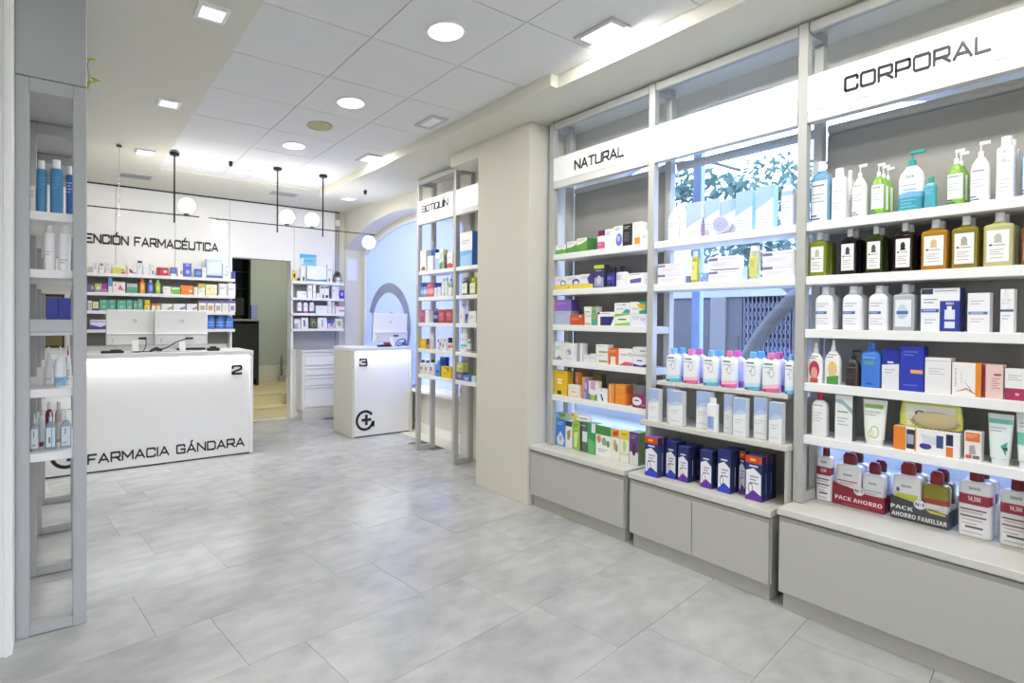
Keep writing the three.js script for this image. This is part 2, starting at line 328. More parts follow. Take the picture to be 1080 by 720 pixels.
part('riser', merged([bx(3.285, .462, FZ[1][1] + .002, 3.30, .752, -1.287), bx(2.985, .462, -2.077, 3.285, .752, -2.064), bx(2.985, .462, -1.30, 3.285, .752, -1.2865), bx(3.25, .784, FZ[1][1] + .002, 3.262, 1.004, FZ[2][0] - .002)]), M.cab, uMid);
part('riser_top', merged([bx(2.965, .752, FZ[1][0] - .002, 3.0185, .782, -1.282, .004), bx(3.0185, .752, FZ[1][1] + .001, 3.30, .782, -1.282)]), M.cabTop, uMid);

// low base cabinets
function cabinet(label, z0, z1, top, x0, doors) {
  const t = thing('base_cabinet', label, 'cabinet', [x0, 0, z1]), d = 3.36 - x0, w = z1 - z0;
  part('plinth', bx(.03, 0, -w + .015, d, .085, -.012), M.plinth, t);
  part('carcass', bx(.022, .085, -w, d, top - .04, 0, .003), M.cab, t);
  part('worktop', bx(-.006, top - .036, -w - .004, d, top, .004, .005), M.cabTop, t);
  part('grip_channel', bx(.006, top - .075, -w + .004, .022, top - .045, -.004, .002), M.groove, t);
  const n = doors, s = (w - .006) / n;
  for (let i = 0; i < n; i++) part(n > 1 ? 'door' : 'drawer_front', bx(0, .088, -w + .003 + i * s + .002, .02, top - .066, -w + .003 + (i + 1) * s - .002, .004), M.cab, t);
}
cabinet('greige base cabinet with one wide drawer under the natural section', -3.03, -2.185, .458, 2.90, 1);
cabinet('greige base cabinet with two doors below the stacked navy boxes', -2.145, -1.325, .46, 2.895, 2);
cabinet('greige base cabinet with one wide drawer at the right edge of the picture', -1.279, -.43, .498, 2.875, 1);

// free-standing first-aid shelves before the arched window
{
  const t = thing('shelving_unit', 'tall open grey shelves with a sign reading BOTIQUÍN, before the blue arch', 'shelves', [0, 0, 0]);
  const x0 = 3.085, x1 = 3.315, F = [[-4.965, -4.925], [-4.295, -4.255]];
  for (const f of F) frame(t, x0, x1, f[0], f[1], 2.86, []);
  const bays = [[-4.924, -4.296], [-4.254, -3.668]];
  for (const [a, b] of bays) {
    for (const y of [1.895, 1.625, 1.358, 1.087, .818]) part('shelf', bx(x0 + .004, y - .038, a, x1, y, b, .003), M.shelf, t);
    part('top_rail', bx(x0 + .002, 2.81, a, x0 + .045, 2.86, b, .008), M.post, t);
  }
  const s = part('sign_board', bx(x0 - .004, 2.43, -4.924, x0 + .016, 2.63, -4.296, .003), M.sign, t);
  part('sign_board', bx(x0 - .004, 2.43, -4.254, x0 + .016, 2.63, -3.668, .003), M.sign, t);
  part('sign_lip', bx(x0 - .004, 2.385, -4.924, x0 + .05, 2.429, -4.296, .004), M.lip, t);
  part('sign_lip', bx(x0 - .004, 2.385, -4.254, x0 + .05, 2.429, -3.668, .004), M.lip, t);
  lettering(s, 'BOTIQUÍN', { start: -4.84, end: -4.385, base: 2.505, h: .062, sw: .19, m: M.letter, turn: -Math.PI / 2, origin: [x0 - .006, 0, 0] });
}
// grey shelves seen end-on at the left edge
{
  const t = thing('shelving_unit', 'grey open shelves seen end-on at the left edge, below a grey header panel', 'shelves', [0, 0, 0]);
  const x0 = -.186, x1 = .074, F = [-2.95, -3.615, -4.29, -4.965];
  F.forEach((z, k) => {
    const z0 = z - .04;
    part('front_post', bx(x1 - .053, 0, z0, x1, 2.43, z, .004), M.postDark, t); part('rear_post', bx(x0, 0, z0, x0 + .05, 2.43, z, .004), M.postDark, t);
    part('foot_rail', bx(x0 + .05, .004, z0, x1 - .053, .05, z, .003), M.postDark, t); part('head_rail', bx(x0 + .05, 2.37, z0, x1 - .053, 2.43, z, .003), M.postDark, t);
    part('cross_rail', bx(x0 + .05, 1.328, z0, x1 - .053, 1.384, z, .003), M.postDark, t);
  });
  part('header_panel', bx(x0, 2.433, -5.0, x1, 2.94, -2.95, .004), M.postDark, t);
  for (let k = 0; k < 3; k++) for (const y of [1.862, 1.606, 1.35, 1.075, .79]) part('shelf', bx(x0 + .012, y - .038, F[k + 1] + .001, x1 - .012, y, F[k] - .041, .003), M.shelf, t);
}

// ================================================================ counters
const strip = (x0, x1, y, z) => bx(x0, y - .006, z - .006, x1, y, z + .006);
function emblem(parent, x, y, z, r) {
  const s = new THREE.Shape(); s.absarc(0, 0, r, .62, Math.PI * 1.93, false); s.absarc(0, 0, r * .76, Math.PI * 1.93, .62, true);
  const ring = new THREE.ExtrudeGeometry(s, { depth: .005, bevelEnabled: false, curveSegments: 40 });
  part('emblem_ring', ring, M.letter, parent, x, y, z);
  part('emblem_cross', merged([bx(-.05, -.016, 0, .075, .016, .005), bx(-.004, -.062, 0, .028, -.016, .005), bx(-.004, .016, 0, .028, .062, .005), bx(r * .74, -.085, 0, r * .98, -.02, .005)]), M.letter, parent, x + .005, y + .005, z);
}
function counter(label, x0, x1, z0, z1, h, num, numAt, text, emb, sideMat) {
  const t = thing('service_counter', label, 'counter', [0, 0, 0]);
  part('body', bx(x0 + .02, .012, z1 + .02, x1 - .02, h - .045, z0 - .05), M.counter, t);
  part('plinth', bx(x0 + .015, 0, z1 + .02, x1 - .015, .014, z0 - .03), M.black, t);
  part('worktop', bx(x0 - .002, h - .042, z1, x1 + .002, h, z0, .004), M.counterTop, t);
  const f = part('front_panel', bx(x0 + .03, .012, z0 - .05, x1 - .034, h - .06, z0 - .03, .002), M.counter, t);
  part('side_panel', bx(x1 - .032, .006, z1, x1, h - .044, z0 - .008, .003), sideMat, t);
  part('side_panel', bx(x0, .006, z1, x0 + .03, h - .044, z0 - .008, .003), sideMat, t);
  part('light_strip', strip(x0 + .04, x1 - .04, h - .043, z0 - .017), ledFace, t);
  areaLight(t, (x0 + x1) / 2, h - .054, z0 - .015, x1 - x0 - .1, .014, 120, new THREE.Color(.96, .98, 1), DOWN);
  const zf = z0 - .03 + .001;
  lettering(f, num, { start: numAt[0], end: numAt[0] + .085, base: numAt[1], h: .078, sw: .24, m: M.letter, origin: [0, 0, zf] });
  if (text) lettering(f, text, { start: .155, end: 1.505, base: .087, h: .077, sw: .21, m: M.letter, origin: [0, 0, zf] });
  emblem(f, emb[0], emb[1], zf, .121);
  return t;
}
counter('long white counter marked 2 with black lettering FARMACIA GÁNDARA', -.215, 1.592, -5.72, -6.34, 1.06, '2', [1.392, .828], 'FARMACIA GÁNDARA', [-.005, .19], M.white);
counter('short white counter marked 3 with a black circular emblem', 2.741, 3.56, -5.79, -6.335, 1.055, '3', [2.85, .843], null, [2.918, .196], mat(0xdad6c6, .5));

// all-in-one computers seen from behind
function monitor(label, x, z, y, turn, tilt) {
  const t = thing('computer_monitor', label, 'monitor', [x, y, z]); t.rotation.y = turn;
  const sh = (name, g, m, p) => { g.translate(0, -.2, 0); g.rotateX(tilt); g.translate(0, .2, 0); return part(name, g, m, p ?? t); };
  const w = .24;
  sh('screen', bx(-w, .06, -.03, w, .405, -.012, .006), M.black);
  sh('back_cover', bx(-w, .06, -.012, w, .405, .012, .008), M.white);
  const b = sh('port_cover', bx(-w + .004, .065, .012, w - .004, .17, .04, .012), M.counterTop);
  sh('cover_ledge', bx(-w + .002, .17, .01, w - .002, .18, .046, .004), M.white, b);
  sh('port', bx(-w + .05, .09, .04, -w + .058, .13, .043), M.grille, b); sh('port', bx(.03, .12, .04, .10, .14, .043), M.black, b);
  const ring = new THREE.TorusGeometry(.016, .0022, 6, 28); ring.translate(0, .30, .0125); sh('emblem', merged([ring, (() => { const g = bx(-.008, .291, .012, -.005, .309, .0145); return g; })(), bx(.003, .291, .012, .006, .309, .0145)]), M.grille);
  part('stand_leg', (() => { const g = bx(-.028, 0, -.006, .028, .17, .006, .004); g.rotateX(-.42); g.translate(0, .004, .075); return g; })(), M.white, t);
  part('stand_foot', bx(-.1, 0, -.02, .1, .008, .10, .003), M.white, t);
  return t;
}
monitor('white monitor seen from behind, left of two on the long counter', .545, -6.06, 1.06, .02, .06);
monitor('white monitor seen from behind, right of two on the long counter', .945, -5.93, 1.06, -.02, .06);
monitor('white monitor seen from behind on the short counter', 3.365, -6.03, 1.055, .0, .06);
const CT = 1.06;
tag(mesh('payment_terminal', merged([bx(.255, CT, -5.91, .44, CT + .022, -5.83, .008), bx(.33, CT + .02, -5.9, .42, CT + .032, -5.85, .005)]), M.black), 'black flat payment terminal at the left end of the long counter', 'payment terminal');
tag(mesh('barcode_scanner', merged([bx(1.17, CT, -5.9, 1.29, CT + .03, -5.83, .01), bx(1.2, CT + .03, -5.89, 1.26, CT + .045, -5.85, .006)]), M.black), 'small black scanner lying right of the monitors on the long counter', 'scanner');
tag(mesh('keyboard', bx(.93, CT, -6.17, 1.2, CT + .02, -6.06, .006), M.black), 'black keyboard behind the right monitor on the long counter', 'keyboard');
const cable = (label, pts, r = .004, m = M.black) => tag(mesh('cable', tube(pts, r, 40), m), label, 'cable');
cable('black power cable looping from the left monitor onto the long counter', [[.62, CT + .13, -5.93], [.63, CT + .1, -5.9], [.6, CT + .012, -5.88], [.5, CT + .008, -5.86], [.56, CT + .01, -5.84], [.68, CT + .008, -5.87]]);
cable('thick black cable rising across the right monitor to its port', [[.72, CT + .01, -5.87], [.80, CT + .04, -5.86], [.9, CT + .1, -5.85], [1.02, CT + .13, -5.86], [1.04, CT + .128, -5.875]], .006);
cable('thin grey cable curling along the front edge of the long counter', [[.7, CT + .006, -5.82], [.78, CT + .006, -5.79], [.9, CT + .006, -5.82], [1.0, CT + .006, -5.8], [1.12, CT + .006, -5.84]], .003, M.grille);
cable('tangled black cable bundle between the two monitors', [[.66, CT + .01, -5.9], [.7, CT + .03, -5.88], [.76, CT + .012, -5.9], [.72, CT + .04, -5.91], [.68, CT + .02, -5.87], [.78, CT + .03, -5.88]], .008);
tag(mesh('payment_terminal', merged([bx(3.12, 1.055, -5.92, 3.3, 1.08, -5.86, .008)]), M.black), 'black payment terminal on the short counter', 'payment terminal');
tag(mesh('card_holder', bx(3.21, 1.0815, -5.93, 3.29, 1.11, -5.87, .01), mat(0xb03040, .5)), 'small red object beside the terminal on the short counter', 'holder');
cable('black and grey cables coiled below the monitor on the short counter', [[3.36, 1.063, -5.89], [3.4, 1.13, -5.88], [3.5, 1.14, -5.88], [3.46, 1.08, -5.88], [3.38, 1.065, -5.87], [3.42, 1.1, -5.88], [3.52, 1.07, -5.88]], .006);
{
  const t = thing('picture_frame', 'tall framed notice standing on the long counter behind the grey shelves', 'frame', [-.105, CT, -5.86]);
  part('notice', bx(-.10, .03, -.006, .10, .56, .004), mat(0xd4d2c6, .5), t); part('frame', merged([bx(-.125, 0, -.01, -.10, .59, .01), bx(.10, 0, -.01, .125, .59, .01), bx(-.10, 0, -.01, .10, .03, .01), bx(-.10, .56, -.01, .10, .59, .01)]), M.lip, t); part('inner_frame', bx(-.085, .06, .003, .085, .53, .006), M.black, t);
  part('picture', bx(-.07, .08, .005, .07, .51, .008), mat(0x6b6238, .5), t);
}

// ================================================================ shelves and cabinet on the back wall
const BY = [1.89, 1.672, 1.464, 1.25];
{
  const t = thing('wall_shelves', 'four long white shelves of medicines under the lettering ATENCIÓN FARMACÉUTICA', 'shelves', [0, 0, 0]);
  part('back_board', bx(XL + .01, 1.06, ZB + .001, 1.752, 1.858, ZB + .013), mat(0x8d8d86, .8), t);
  part('side_board', bx(1.735, .0, ZB + .001, 1.753, 1.21, -7.30, .002), M.white, t);
  for (const y of BY) part('shelf', bx(XL + .005, y - .036, ZB + .014, 1.784, y, -7.25, .003), M.shelf, t);
  const l = thing('wall_lettering', 'black raised lettering ATENCIÓN FARMACÉUTICA on the white back wall', 'lettering', [0, 0, 0]);
  lettering(l, 'ATENCIÓN FARMACÉUTICA', { start: .005, end: 1.612, base: 2.249, h: .092, sw: .25, m: M.letter, origin: [0, 0, ZB + .004] });
}
{
  const t = thing('wall_shelves', 'four short white shelves above the drawer cabinet, right of the doorway', 'shelves', [0, 0, 0]);
  part('back_board', bx(2.632, .96, ZB + .001, 3.232, 1.858, ZB + .012), mat(0xa6a6a4, .8), t);
  part('side_board', bx(2.528, .95, ZB + .013, 2.55, 1.86, -7.28, .002), M.white, t);
  for (const y of [1.898, 1.675, 1.463, 1.25]) part('shelf', bx(2.528, y - .034, ZB + .014, 3.295, y, -7.25, .003), M.shelf, t);
  const c = thing('drawer_cabinet', 'pale grey drawer cabinet between the doorway and the short counter', 'cabinet', [2.655, 0, -7.19]);
  part('carcass', bx(0, .13, -.235, .6, .93, -.02, .004), M.counterTop, c); part('plinth', bx(.01, 0, -.235, .6, .13, -.012, .002), M.cabTop, c); part('top', bx(-.005, .93, -.24, .61, .952, .005, .003), M.counterTop, c);
  for (const [a, b] of [[.748, .90], [.613, .716], [.47, .585], [.174, .45]]) {
    const d = part('drawer', bx(.04, a, -.02, .59, b, 0, .004), M.white, c); part('drawer_grip', bx(.05, b - .012, 0, .58, b - .002, .014, .003), M.shelf, d);
  }
}
{
  const t = thing('wall_notice', 'small white notice in a clear holder on the side of the arch', 'notice', [3.50, 1.95, -7.436]);
  part('holder', bx(-.085, 0, 0, .085, .33, .006, .002), M.counterTop, t); part('paper', bx(-.07, .02, .006, .07, .31, .008), mat(0xe8eefb, .7), t);
  tag(mesh('wall_sensor', merged([cyl(.035, .035, .09).translate(3.262, 2.73, -7.42), bx(3.24, 2.75, -7.438, 3.285, 2.8, -7.40)]), M.white), 'small white cylindrical wall device on the dark corner pipes', 'sensor');
}

// ================================================================ pendant lamps
function pendant(label, z, x0, x1, poles, globes, thinFirst) {
  const t = thing('pendant_lamp', label, 'lamp', [0, 0, 0]), y = 2.365;
  const rod = new THREE.CylinderGeometry(.0055, .0055, x1 - x0, 10); rod.rotateZ(Math.PI / 2);
  part('rod', rod, M.blackMetal, t, (x0 + x1) / 2, y, z);
  poles.forEach(([x, top], k) => {
    const r = thinFirst && k === 0 ? .004 : .0075, p = part('pole', cyl(r, r, top - 2.285, 10), thinFirst && k === 0 ? M.chrome : M.blackMetal, t, x, 2.285, z + .012);
    part('ceiling_cap', cyl(.04, .045, .022, 24), M.black, p, 0, top - 2.285 - .022, 0).scale.setScalar(thinFirst && k === 0 ? .55 : 1);
  });
  for (const [x, dir] of globes) {
    const gy = y + dir * .093, g = part('globe', new THREE.SphereGeometry(.077, 28, 20), new THREE.MeshStandardMaterial({ color: 0xffffff, emissive: 0xfff6e8, emissiveIntensity: 1.35, roughness: .35 }), t, x, gy, z);
    part('socket', cyl(dir > 0 ? .018 : .034, dir > 0 ? .034 : .018, .028, 16), mat(0x8c8a70, .35, { metalness: .7 }), g, 0, dir > 0 ? -.092 : .068, 0);
    const l = new THREE.PointLight(WARM, .8 * LAMP, 0, 2); l.position.set(x, gy - dir * 0 , z - .1); l.shadow.radius = 4; t.add(l);
  }
}
pendant('black pendant rod lamp with one white globe above the long counter', -5.68, .145, 1.058, [[.385, 2.938], [.838, 2.938]], [[.95, 1]], true);
pendant('black pendant rod lamp with four white globes before the back wall', -5.68, 1.145, 2.96, [[1.817, 2.952], [2.318, 2.952]], [[1.245, -1], [1.925, 1], [2.2, 1], [2.885, -1]], false);

// ================================================================ ceiling fittings
{
  const t = thing('ceiling_speaker', 'round yellowed speaker grille in the ceiling between the round lamps', 'speaker', [1.70, HC - .008, -4.23]);
  const sp = mat(0xb8b487, .8); part('grille', cyl(.1, .1, .006, 36), sp, t); part('rim', (() => { const g = new THREE.TorusGeometry(.1, .005, 8, 40); g.rotateX(Math.PI / 2); return g; })(), mat(0xc9c6a2, .7), t);
  const det = (x, y, z, l) => tag(mesh('smoke_sensor', cyl(.016, .02, .045, 16).translate(x, y - .045, z), M.black), l, 'sensor');
  det(1.36, HC - .004, -5.72, 'small black cylinder on the ceiling tiles left of the pendant rods'); det(2.87, 2.88, -5.75, 'small black cylinder under the soffit before the blue arch');
  for (const [x, z, l] of [[.62, -6.85, 'rectangular grey air grille in the left rear soffit'], [2.24, -6.75, 'rectangular grey air grille in the rear soffit behind the pendant rods']]) {
    const g = thing('air_grille', l, 'vent', [x, 2.94, z]);
    part('grille_frame', merged([bx(-.16, -.008, -.1, .16, 0, -.085), bx(-.16, -.008, .085, .16, 0, .1), bx(-.16, -.008, -.085, -.145, 0, .085), bx(.145, -.008, -.085, .16, 0, .085)]), M.grille, g);
    for (let k = 0; k < 6; k++) part('slat', (() => { const q = bx(-.144, -.002, -.011, .144, .0, .011); q.rotateX(.5); return q; })(), M.grille, g, 0, -.006, -.07 + .028 * k);
  }
}
// sprig of artificial leaves by the header panel
{
  const t = thing('leaf_sprig', 'small yellow-green leaf sprig sticking out beside the grey header panel', 'plant', [.074, 2.46, -3.0]);
  const lg = new THREE.SphereGeometry(1, 10, 6), m = mat(0xa9c23a, .6);
  [[.02, .02, .0, .4], [.035, .035, 0, -.3], [.012, .0, 0, 1.2], [.018, .125, 0, .2]].forEach(([x, y, z, r]) => { const l = part('leaf', lg, m, t, x, y, z); l.scale.set(.021, .004, .012); l.rotation.z = r; });
  part('stem', tube([[0, -.01, 0], [.01, .03, 0], [.004, .1, 0], [.012, .125, 0]], .0025, 12), mat(0x7f9a35, .6), t);
}
// back room furnishings
{
  const d = thing('desk', 'dark desk in the dim back room left of the landing', 'desk', [2.3, .3, -9.3]);
  part('desk_top', bx(-.9, 1.04, -.4, .3, 1.07, .35, .004), mat(0x9aa09c, .4), d); part('leg', bx(-.88, 0, -.38, -.84, 1.04, .3), M.black, d); part('leg', bx(.25, 0, -.38, .29, 1.04, .3), M.black, d); part('modesty_panel', bx(-.84, .1, .27, .25, 1.0, .3), mat(0x23282a, .6), d);
  const m = thing('computer_monitor', 'black monitor on the desk in the dim back room', 'monitor', [2.27, 1.37, -9.15]);
  part('screen', bx(-.1, .06, -.02, .12, .34, .01, .004), M.black, m); part('stand', bx(-.02, 0, -.03, .02, .2, -.02), M.black, m); part('stand_foot', bx(-.08, 0, -.08, .1, .01, .05), M.black, m);
  const s = thing('glass_shelves', 'glass shelves with bottles on the far wall of the dim back room', 'shelves', [2.35, 1.9, -10.39]);
  const gm = mat(0x93a39f, .2); for (const y of [0, .3]) part('shelf', bx(-.5, y, 0, .33, y + .02, .3), gm, s); part('back_panel', bx(-.5, -.2, 0, .33, .75, .01), mat(0x5d6b68, .4), s);
  tag(mesh('storage_box', bx(2.47, 1.371, -9.15, 2.57, 1.60, -9.0, .003), mat(0x9aa0d8, .6)), 'pale blue box standing on the back room desk', 'box');
  const tr = thing('tinsel_tree', 'small silvery decorative tree on the landing beyond the steps', 'decoration', [3.08, .3, -9.35]);
  part('pot', cyl(.05, .075, .1, 16), M.grille, tr); part('trunk', cyl(.012, .006, .38, 8), mat(0x6d6a5f, .7), tr, 0, .08, 0);
  const tm = mat(0x8d9088, .35, { metalness: .5 });
  for (let k = 0; k < 46; k++) { const h = k / 46, a = k * 2.4, r = .17 * (1 - h) + .015, g = new THREE.ConeGeometry(.006, r, 5); g.translate(0, r / 2, 0); g.rotateZ(-1.15); g.rotateY(a); part('branch', g, tm, tr, 0, .1 + .36 * h, 0); }
}

// ================================================================ the street behind the shop window
{
  struct('street', bx(3.9, -.3, -22, 15, -.2, 8), mat(0x57544e, .9));
  struct('shop_wall', bx(3.77, -.3, -8, 3.9, .5, 2), M.wall);
  const f = thing('building', 'grey building with a pale upper wall across the street', 'building', [14, 0, 0]);
  part('lower_wall', merged([bx(0, -.2, -20, .3, 2.2, -7.12), bx(0, -.2, -5.98, .3, 2.2, 6)]), mat(0x4c4945, .9), f);
  part('wall_base', bx(-.03, -.2, -20, 0, 1.03, -7.2), mat(0x48453f, .9), f);
  part('lintel', bx(-.06, 2.0, -9, .3, 2.28, 4, .01), mat(0x8d8d98, .9), f);
  part('upper_wall', bx(.02, 2.28, -20, .3, 4.6, 6), mat(0xe6e6ea, .9), f);
  part('pilaster', bx(-.08, -.2, -7.9, 0, 2.0, -7.5, .01), mat(0x6a665f, .9), f);
  part('doorway', bx(.25, -.2, -7.12, .3, 2.0, -5.98), mat(0x0f1116, .8), f);
  const bars = []; for (let k = 0; k < 12; k++) { const z = -7.08 + k * .095; bars.push(bx(-.01, -.15, z, .01, 2.0, z + .018)); }
  part('gate_bars', merged(bars), mat(0x5c5e66, .5), f).userData.kind = 'stuff';
  const lat = []; for (let r = 0; r < 9; r++) for (let k = 0; k < 11; k++) for (const s of [-1, 1]) { const g = bx(-.005, -.12, -.005, .005, .12, .005); g.rotateX(s * .42); g.translate(.012, .1 + r * .21, -7.02 + k * .095); lat.push(g); }
  part('gate_lattice', merged(lat), mat(0x70727a, .5), f).userData.kind = 'stuff';
  // trees: real leaves on a trunk
  const leafG = (() => { const s = new THREE.Shape(); s.moveTo(0, 0); s.quadraticCurveTo(.35, .4, 0, 1); s.quadraticCurveTo(-.35, .4, 0, 0); return new THREE.ShapeGeometry(s, 3); })();
  const leafM = new THREE.MeshPhysicalMaterial({ color: 0x4e6b58, roughness: .8, transmission: .3, thickness: 0, side: THREE.DoubleSide });
  function leaves(t, n, place, size) {
    const im = new THREE.InstancedMesh(leafG, leafM, n); im.name = numbered('foliage'); im.userData.kind = 'stuff'; const o = new THREE.Object3D();
    for (let k = 0; k < n; k++) { o.position.set(...place(k)); o.rotation.set(rnd() * 6.28, rnd() * 6.28, rnd() * 6.28); o.scale.setScalar(size * (.6 + .8 * rnd())); o.updateMatrix(); im.setMatrixAt(k, o.matrix); }
    t.add(im);
  }
  const ball = (c, r) => { const a = rnd() * 6.283, b = Math.acos(2 * rnd() - 1), q = r * Math.cbrt(rnd()); return [c[0] + q * Math.sin(b) * Math.cos(a), c[1] + .8 * q * Math.cos(b), c[2] + q * Math.sin(b) * Math.sin(a)]; };
  const t1 = thing('street_tree', 'leaning street tree with small grey-green leaves outside the shop window', 'tree', [8, -.2, -4.25]);
  const bark = mat(0x57534c, .9);
  part('trunk', tube([[0, 0, 0], [0, .9, .18], [0, 1.5, .5], [0, 2.15, 1.0], [.1, 2.8, 1.1]], .09, 24), bark, t1);
  part('branch', tube([[0, 1.95, .85], [0, 2.5, .3], [.1, 3.0, -.1]], .04, 16), bark, t1);
  const cs = [[0, 2.9, .5], [0, 3.3, 1.1], [.2, 2.6, .9], [0, 2.75, -.1], [0, 3.5, .6], [.1, 2.5, .2]];
  leaves(t1, 1500, k => ball(cs[k % cs.length], .5), .11);
  const t2 = thing('street_tree', 'overhanging leafy branch at the top of the shop window', 'tree', [6.3, -.2, -5.0]);
  part('trunk', tube([[0, 0, 0], [0, 1.6, .02], [0, 3.3, .1], [0, 4.2, .5]], .07, 20), bark, t2); part('branch', tube([[0, 3.3, .1], [0, 3.55, .7], [0, 3.5, 1.3], [0, 3.3, 1.75]], .02, 16), bark, t2);
  leaves(t2, 420, k => { const q = rnd(); return [(rnd() - .5) * .4, 3.45 - .35 * q * q - rnd() * .32, .55 + 1.35 * q]; }, .13);
}

// ================================================================ merchandise: shapes
// one printed-paper atlas: every pack style is a small cell with its front print, plus a strip for side and top colours
const AT = document.createElement('canvas'); AT.width = AT.height = 2048;
const ac = AT.getContext('2d'); ac.fillStyle = '#ffffff'; ac.fillRect(0, 0, 2048, 2048);
const atlasTex = new THREE.CanvasTexture(AT); atlasTex.colorSpace = THREE.SRGBColorSpace; atlasTex.magFilter = THREE.LinearFilter;
const paper = new THREE.MeshStandardMaterial({ map: atlasTex, roughness: .48 });
const plastic = new THREE.MeshPhysicalMaterial({ map: atlasTex, roughness: .28, clearcoat: .25, clearcoatRoughness: .2 });
let ax = 0, ay = 0, ah = 0; const cells = {};
function cell(style) {
  if (cells[style]) return cells[style];
  const big = style[0] === '!', W = big ? 230 : 96, H = big ? 176 : 120, ops = (big ? style.slice(1) : style).split('|');
  if (ax + W > 2046) { ax = 0; ay += ah + 2; ah = 0; }
  const X = ax + 1, Y = ay + 1; ax += W + 2; ah = Math.max(ah, H);
  const fw = W, fh = H - 10, c = ac; let side = ops[0], top = null;
  c.save(); c.beginPath(); c.rect(X, Y, fw, fh); c.clip(); c.fillStyle = ops[0]; c.fillRect(X, Y, fw, fh);
  for (const op of ops.slice(1)) {
    const a = op.split(' '), n = a.slice(1).map(Number);
    if (a[0] === 'r') { c.fillStyle = a[5]; c.fillRect(X + n[0] * fw, Y + n[1] * fh, n[2] * fw, n[3] * fh); }
    else if (a[0] === 'c') { c.fillStyle = a[4]; c.beginPath(); c.ellipse(X + n[0] * fw, Y + n[1] * fh, n[2] * fw, n[2] * fw, 0, 0, 7); c.fill(); }
    else if (a[0] === 'o') { c.strokeStyle = a[4]; c.lineWidth = fw * .03; c.beginPath(); c.ellipse(X + n[0] * fw, Y + n[1] * fh, n[2] * fw, n[2] * fw, 0, 0, 7); c.stroke(); }
    else if (a[0] === 'p') { c.fillStyle = a[1]; c.beginPath(); a.slice(2).forEach((q, i) => { const [u, v] = q.split(',').map(Number); c[i ? 'lineTo' : 'moveTo'](X + u * fw, Y + v * fh); }); c.closePath(); c.fill(); }
    else if (a[0] === 'l') { c.fillStyle = a[5]; for (let k = 0; k < n[3]; k++) c.fillRect(X + n[0] * fw, Y + (n[1] + k * .07) * fh, n[2] * fw * (k % 2 ? .72 : 1), Math.max(1.4, .022 * fh)); }
    else if (a[0] === 't' && a[5][0] === '▬') { c.fillStyle = a[4]; const w = .17 * a[5].length * fw, q = n[2] * fh * .55; c.fillRect(X + n[0] * fw - w / 2, Y + n[1] * fh - q / 2, w, q); }
    else if (a[0] === 't') { c.fillStyle = a[4]; c.font = `bold ${Math.round(n[2] * fh)}px sans-serif`; c.textAlign = 'center'; c.textBaseline = 'middle'; c.fillText(a.slice(5).join(' '), X + n[0] * fw, Y + n[1] * fh, fw * .94); }
    else if (a[0] === 's') side = a[1]; else if (a[0] === 'u') top = a[1];
  }
  c.restore();
  c.fillStyle = side; c.fillRect(X, Y + fh, W / 2, 10); c.fillStyle = top ?? side; c.fillRect(X + W / 2, Y + fh, W / 2, 10);
  const S = 2048;
  return cells[style] = { u0: (X + 1) / S, u1: (X + fw - 1) / S, v1: 1 - (Y + 1) / S, v0: 1 - (Y + fh - 1) / S, su: (X + W * .25) / S, tu: (X + W * .75) / S, sv: 1 - (Y + fh + 5) / S };
}
function uvFlat(g, u, v) { const a = g.attributes.uv; for (let i = 0; i < a.count; i++) a.setXY(i, u, v); return g; }
// carton: printed front (+z), plain sides and top, a fine chamfer
function cartonGeo(w, h, d, style) {
  const c = cell(style), e = Math.min(.0012, w / 8), g = new RoundedBoxGeometry(w, h, d, 1, e); g.translate(0, h / 2, 0);
  const p = g.attributes.position, n = g.attributes.normal, a = g.attributes.uv;
  for (let i = 0; i < p.count; i += 3) {
    const nz = (n.getZ(i) + n.getZ(i + 1) + n.getZ(i + 2)) / 3, ny = (n.getY(i) + n.getY(i + 1) + n.getY(i + 2)) / 3;
    for (let k = i; k < i + 3; k++) {
      if (nz > .55) a.setXY(k, c.u0 + (c.u1 - c.u0) * (p.getX(k) / w + .5), c.v0 + (c.v1 - c.v0) * p.getY(k) / h);
      else if (ny > .55) a.setXY(k, c.tu, c.sv); else a.setXY(k, c.su, c.sv);
    }
  }
  return g;
}
// lofted body: rings of a super-ellipse, print laid flat on the front
function loft(w, h, d, prof, n, style, N = 28) {
  const c = cell(style), pos = [], uv = [], idx = [], R = prof.length;
  for (const [y, sx, sz = sx] of prof) for (let k = 0; k <= N; k++) {
    const t = k / N * 2 * Math.PI - Math.PI / 2, cs = Math.cos(t), sn = Math.sin(t), q = 2 / n;
    const x = Math.sign(cs) * Math.abs(cs) ** q, z = Math.sign(sn) * Math.abs(sn) ** q;
    pos.push(x * sx * w / 2, y * h, z * sz * d / 2);
    const front = z > -.02;
    uv.push(front ? c.u0 + (c.u1 - c.u0) * Math.min(.985, Math.max(.015, .5 + .5 * x * sx)) : c.su, front ? c.v0 + (c.v1 - c.v0) * Math.min(.985, Math.max(.015, y)) : c.sv);
  }
  for (let r = 0; r + 1 < R; r++) for (let k = 0; k < N; k++) { const a = r * (N + 1) + k, b = a + N + 1; idx.push(a, b, a + 1, b, b + 1, a + 1); }
  for (const [r, s] of [[0, 1], [R - 1, -1]]) {
    const m = pos.length / 3; pos.push(0, prof[r][0] * h, 0); uv.push(c.su, c.sv);
    for (let k = 0; k < N; k++) { const a = r * (N + 1) + k; s > 0 ? idx.push(m, a, a + 1) : idx.push(m, a + 1, a); }
  }
  const g = new THREE.BufferGeometry(); g.setAttribute('position', new THREE.Float32BufferAttribute(pos, 3)); g.setAttribute('uv', new THREE.Float32BufferAttribute(uv, 2)); g.setIndex(idx);
  g.computeVertexNormals(); return g;
}
const solid = c => once('m' + c, () => mat(c, .35));
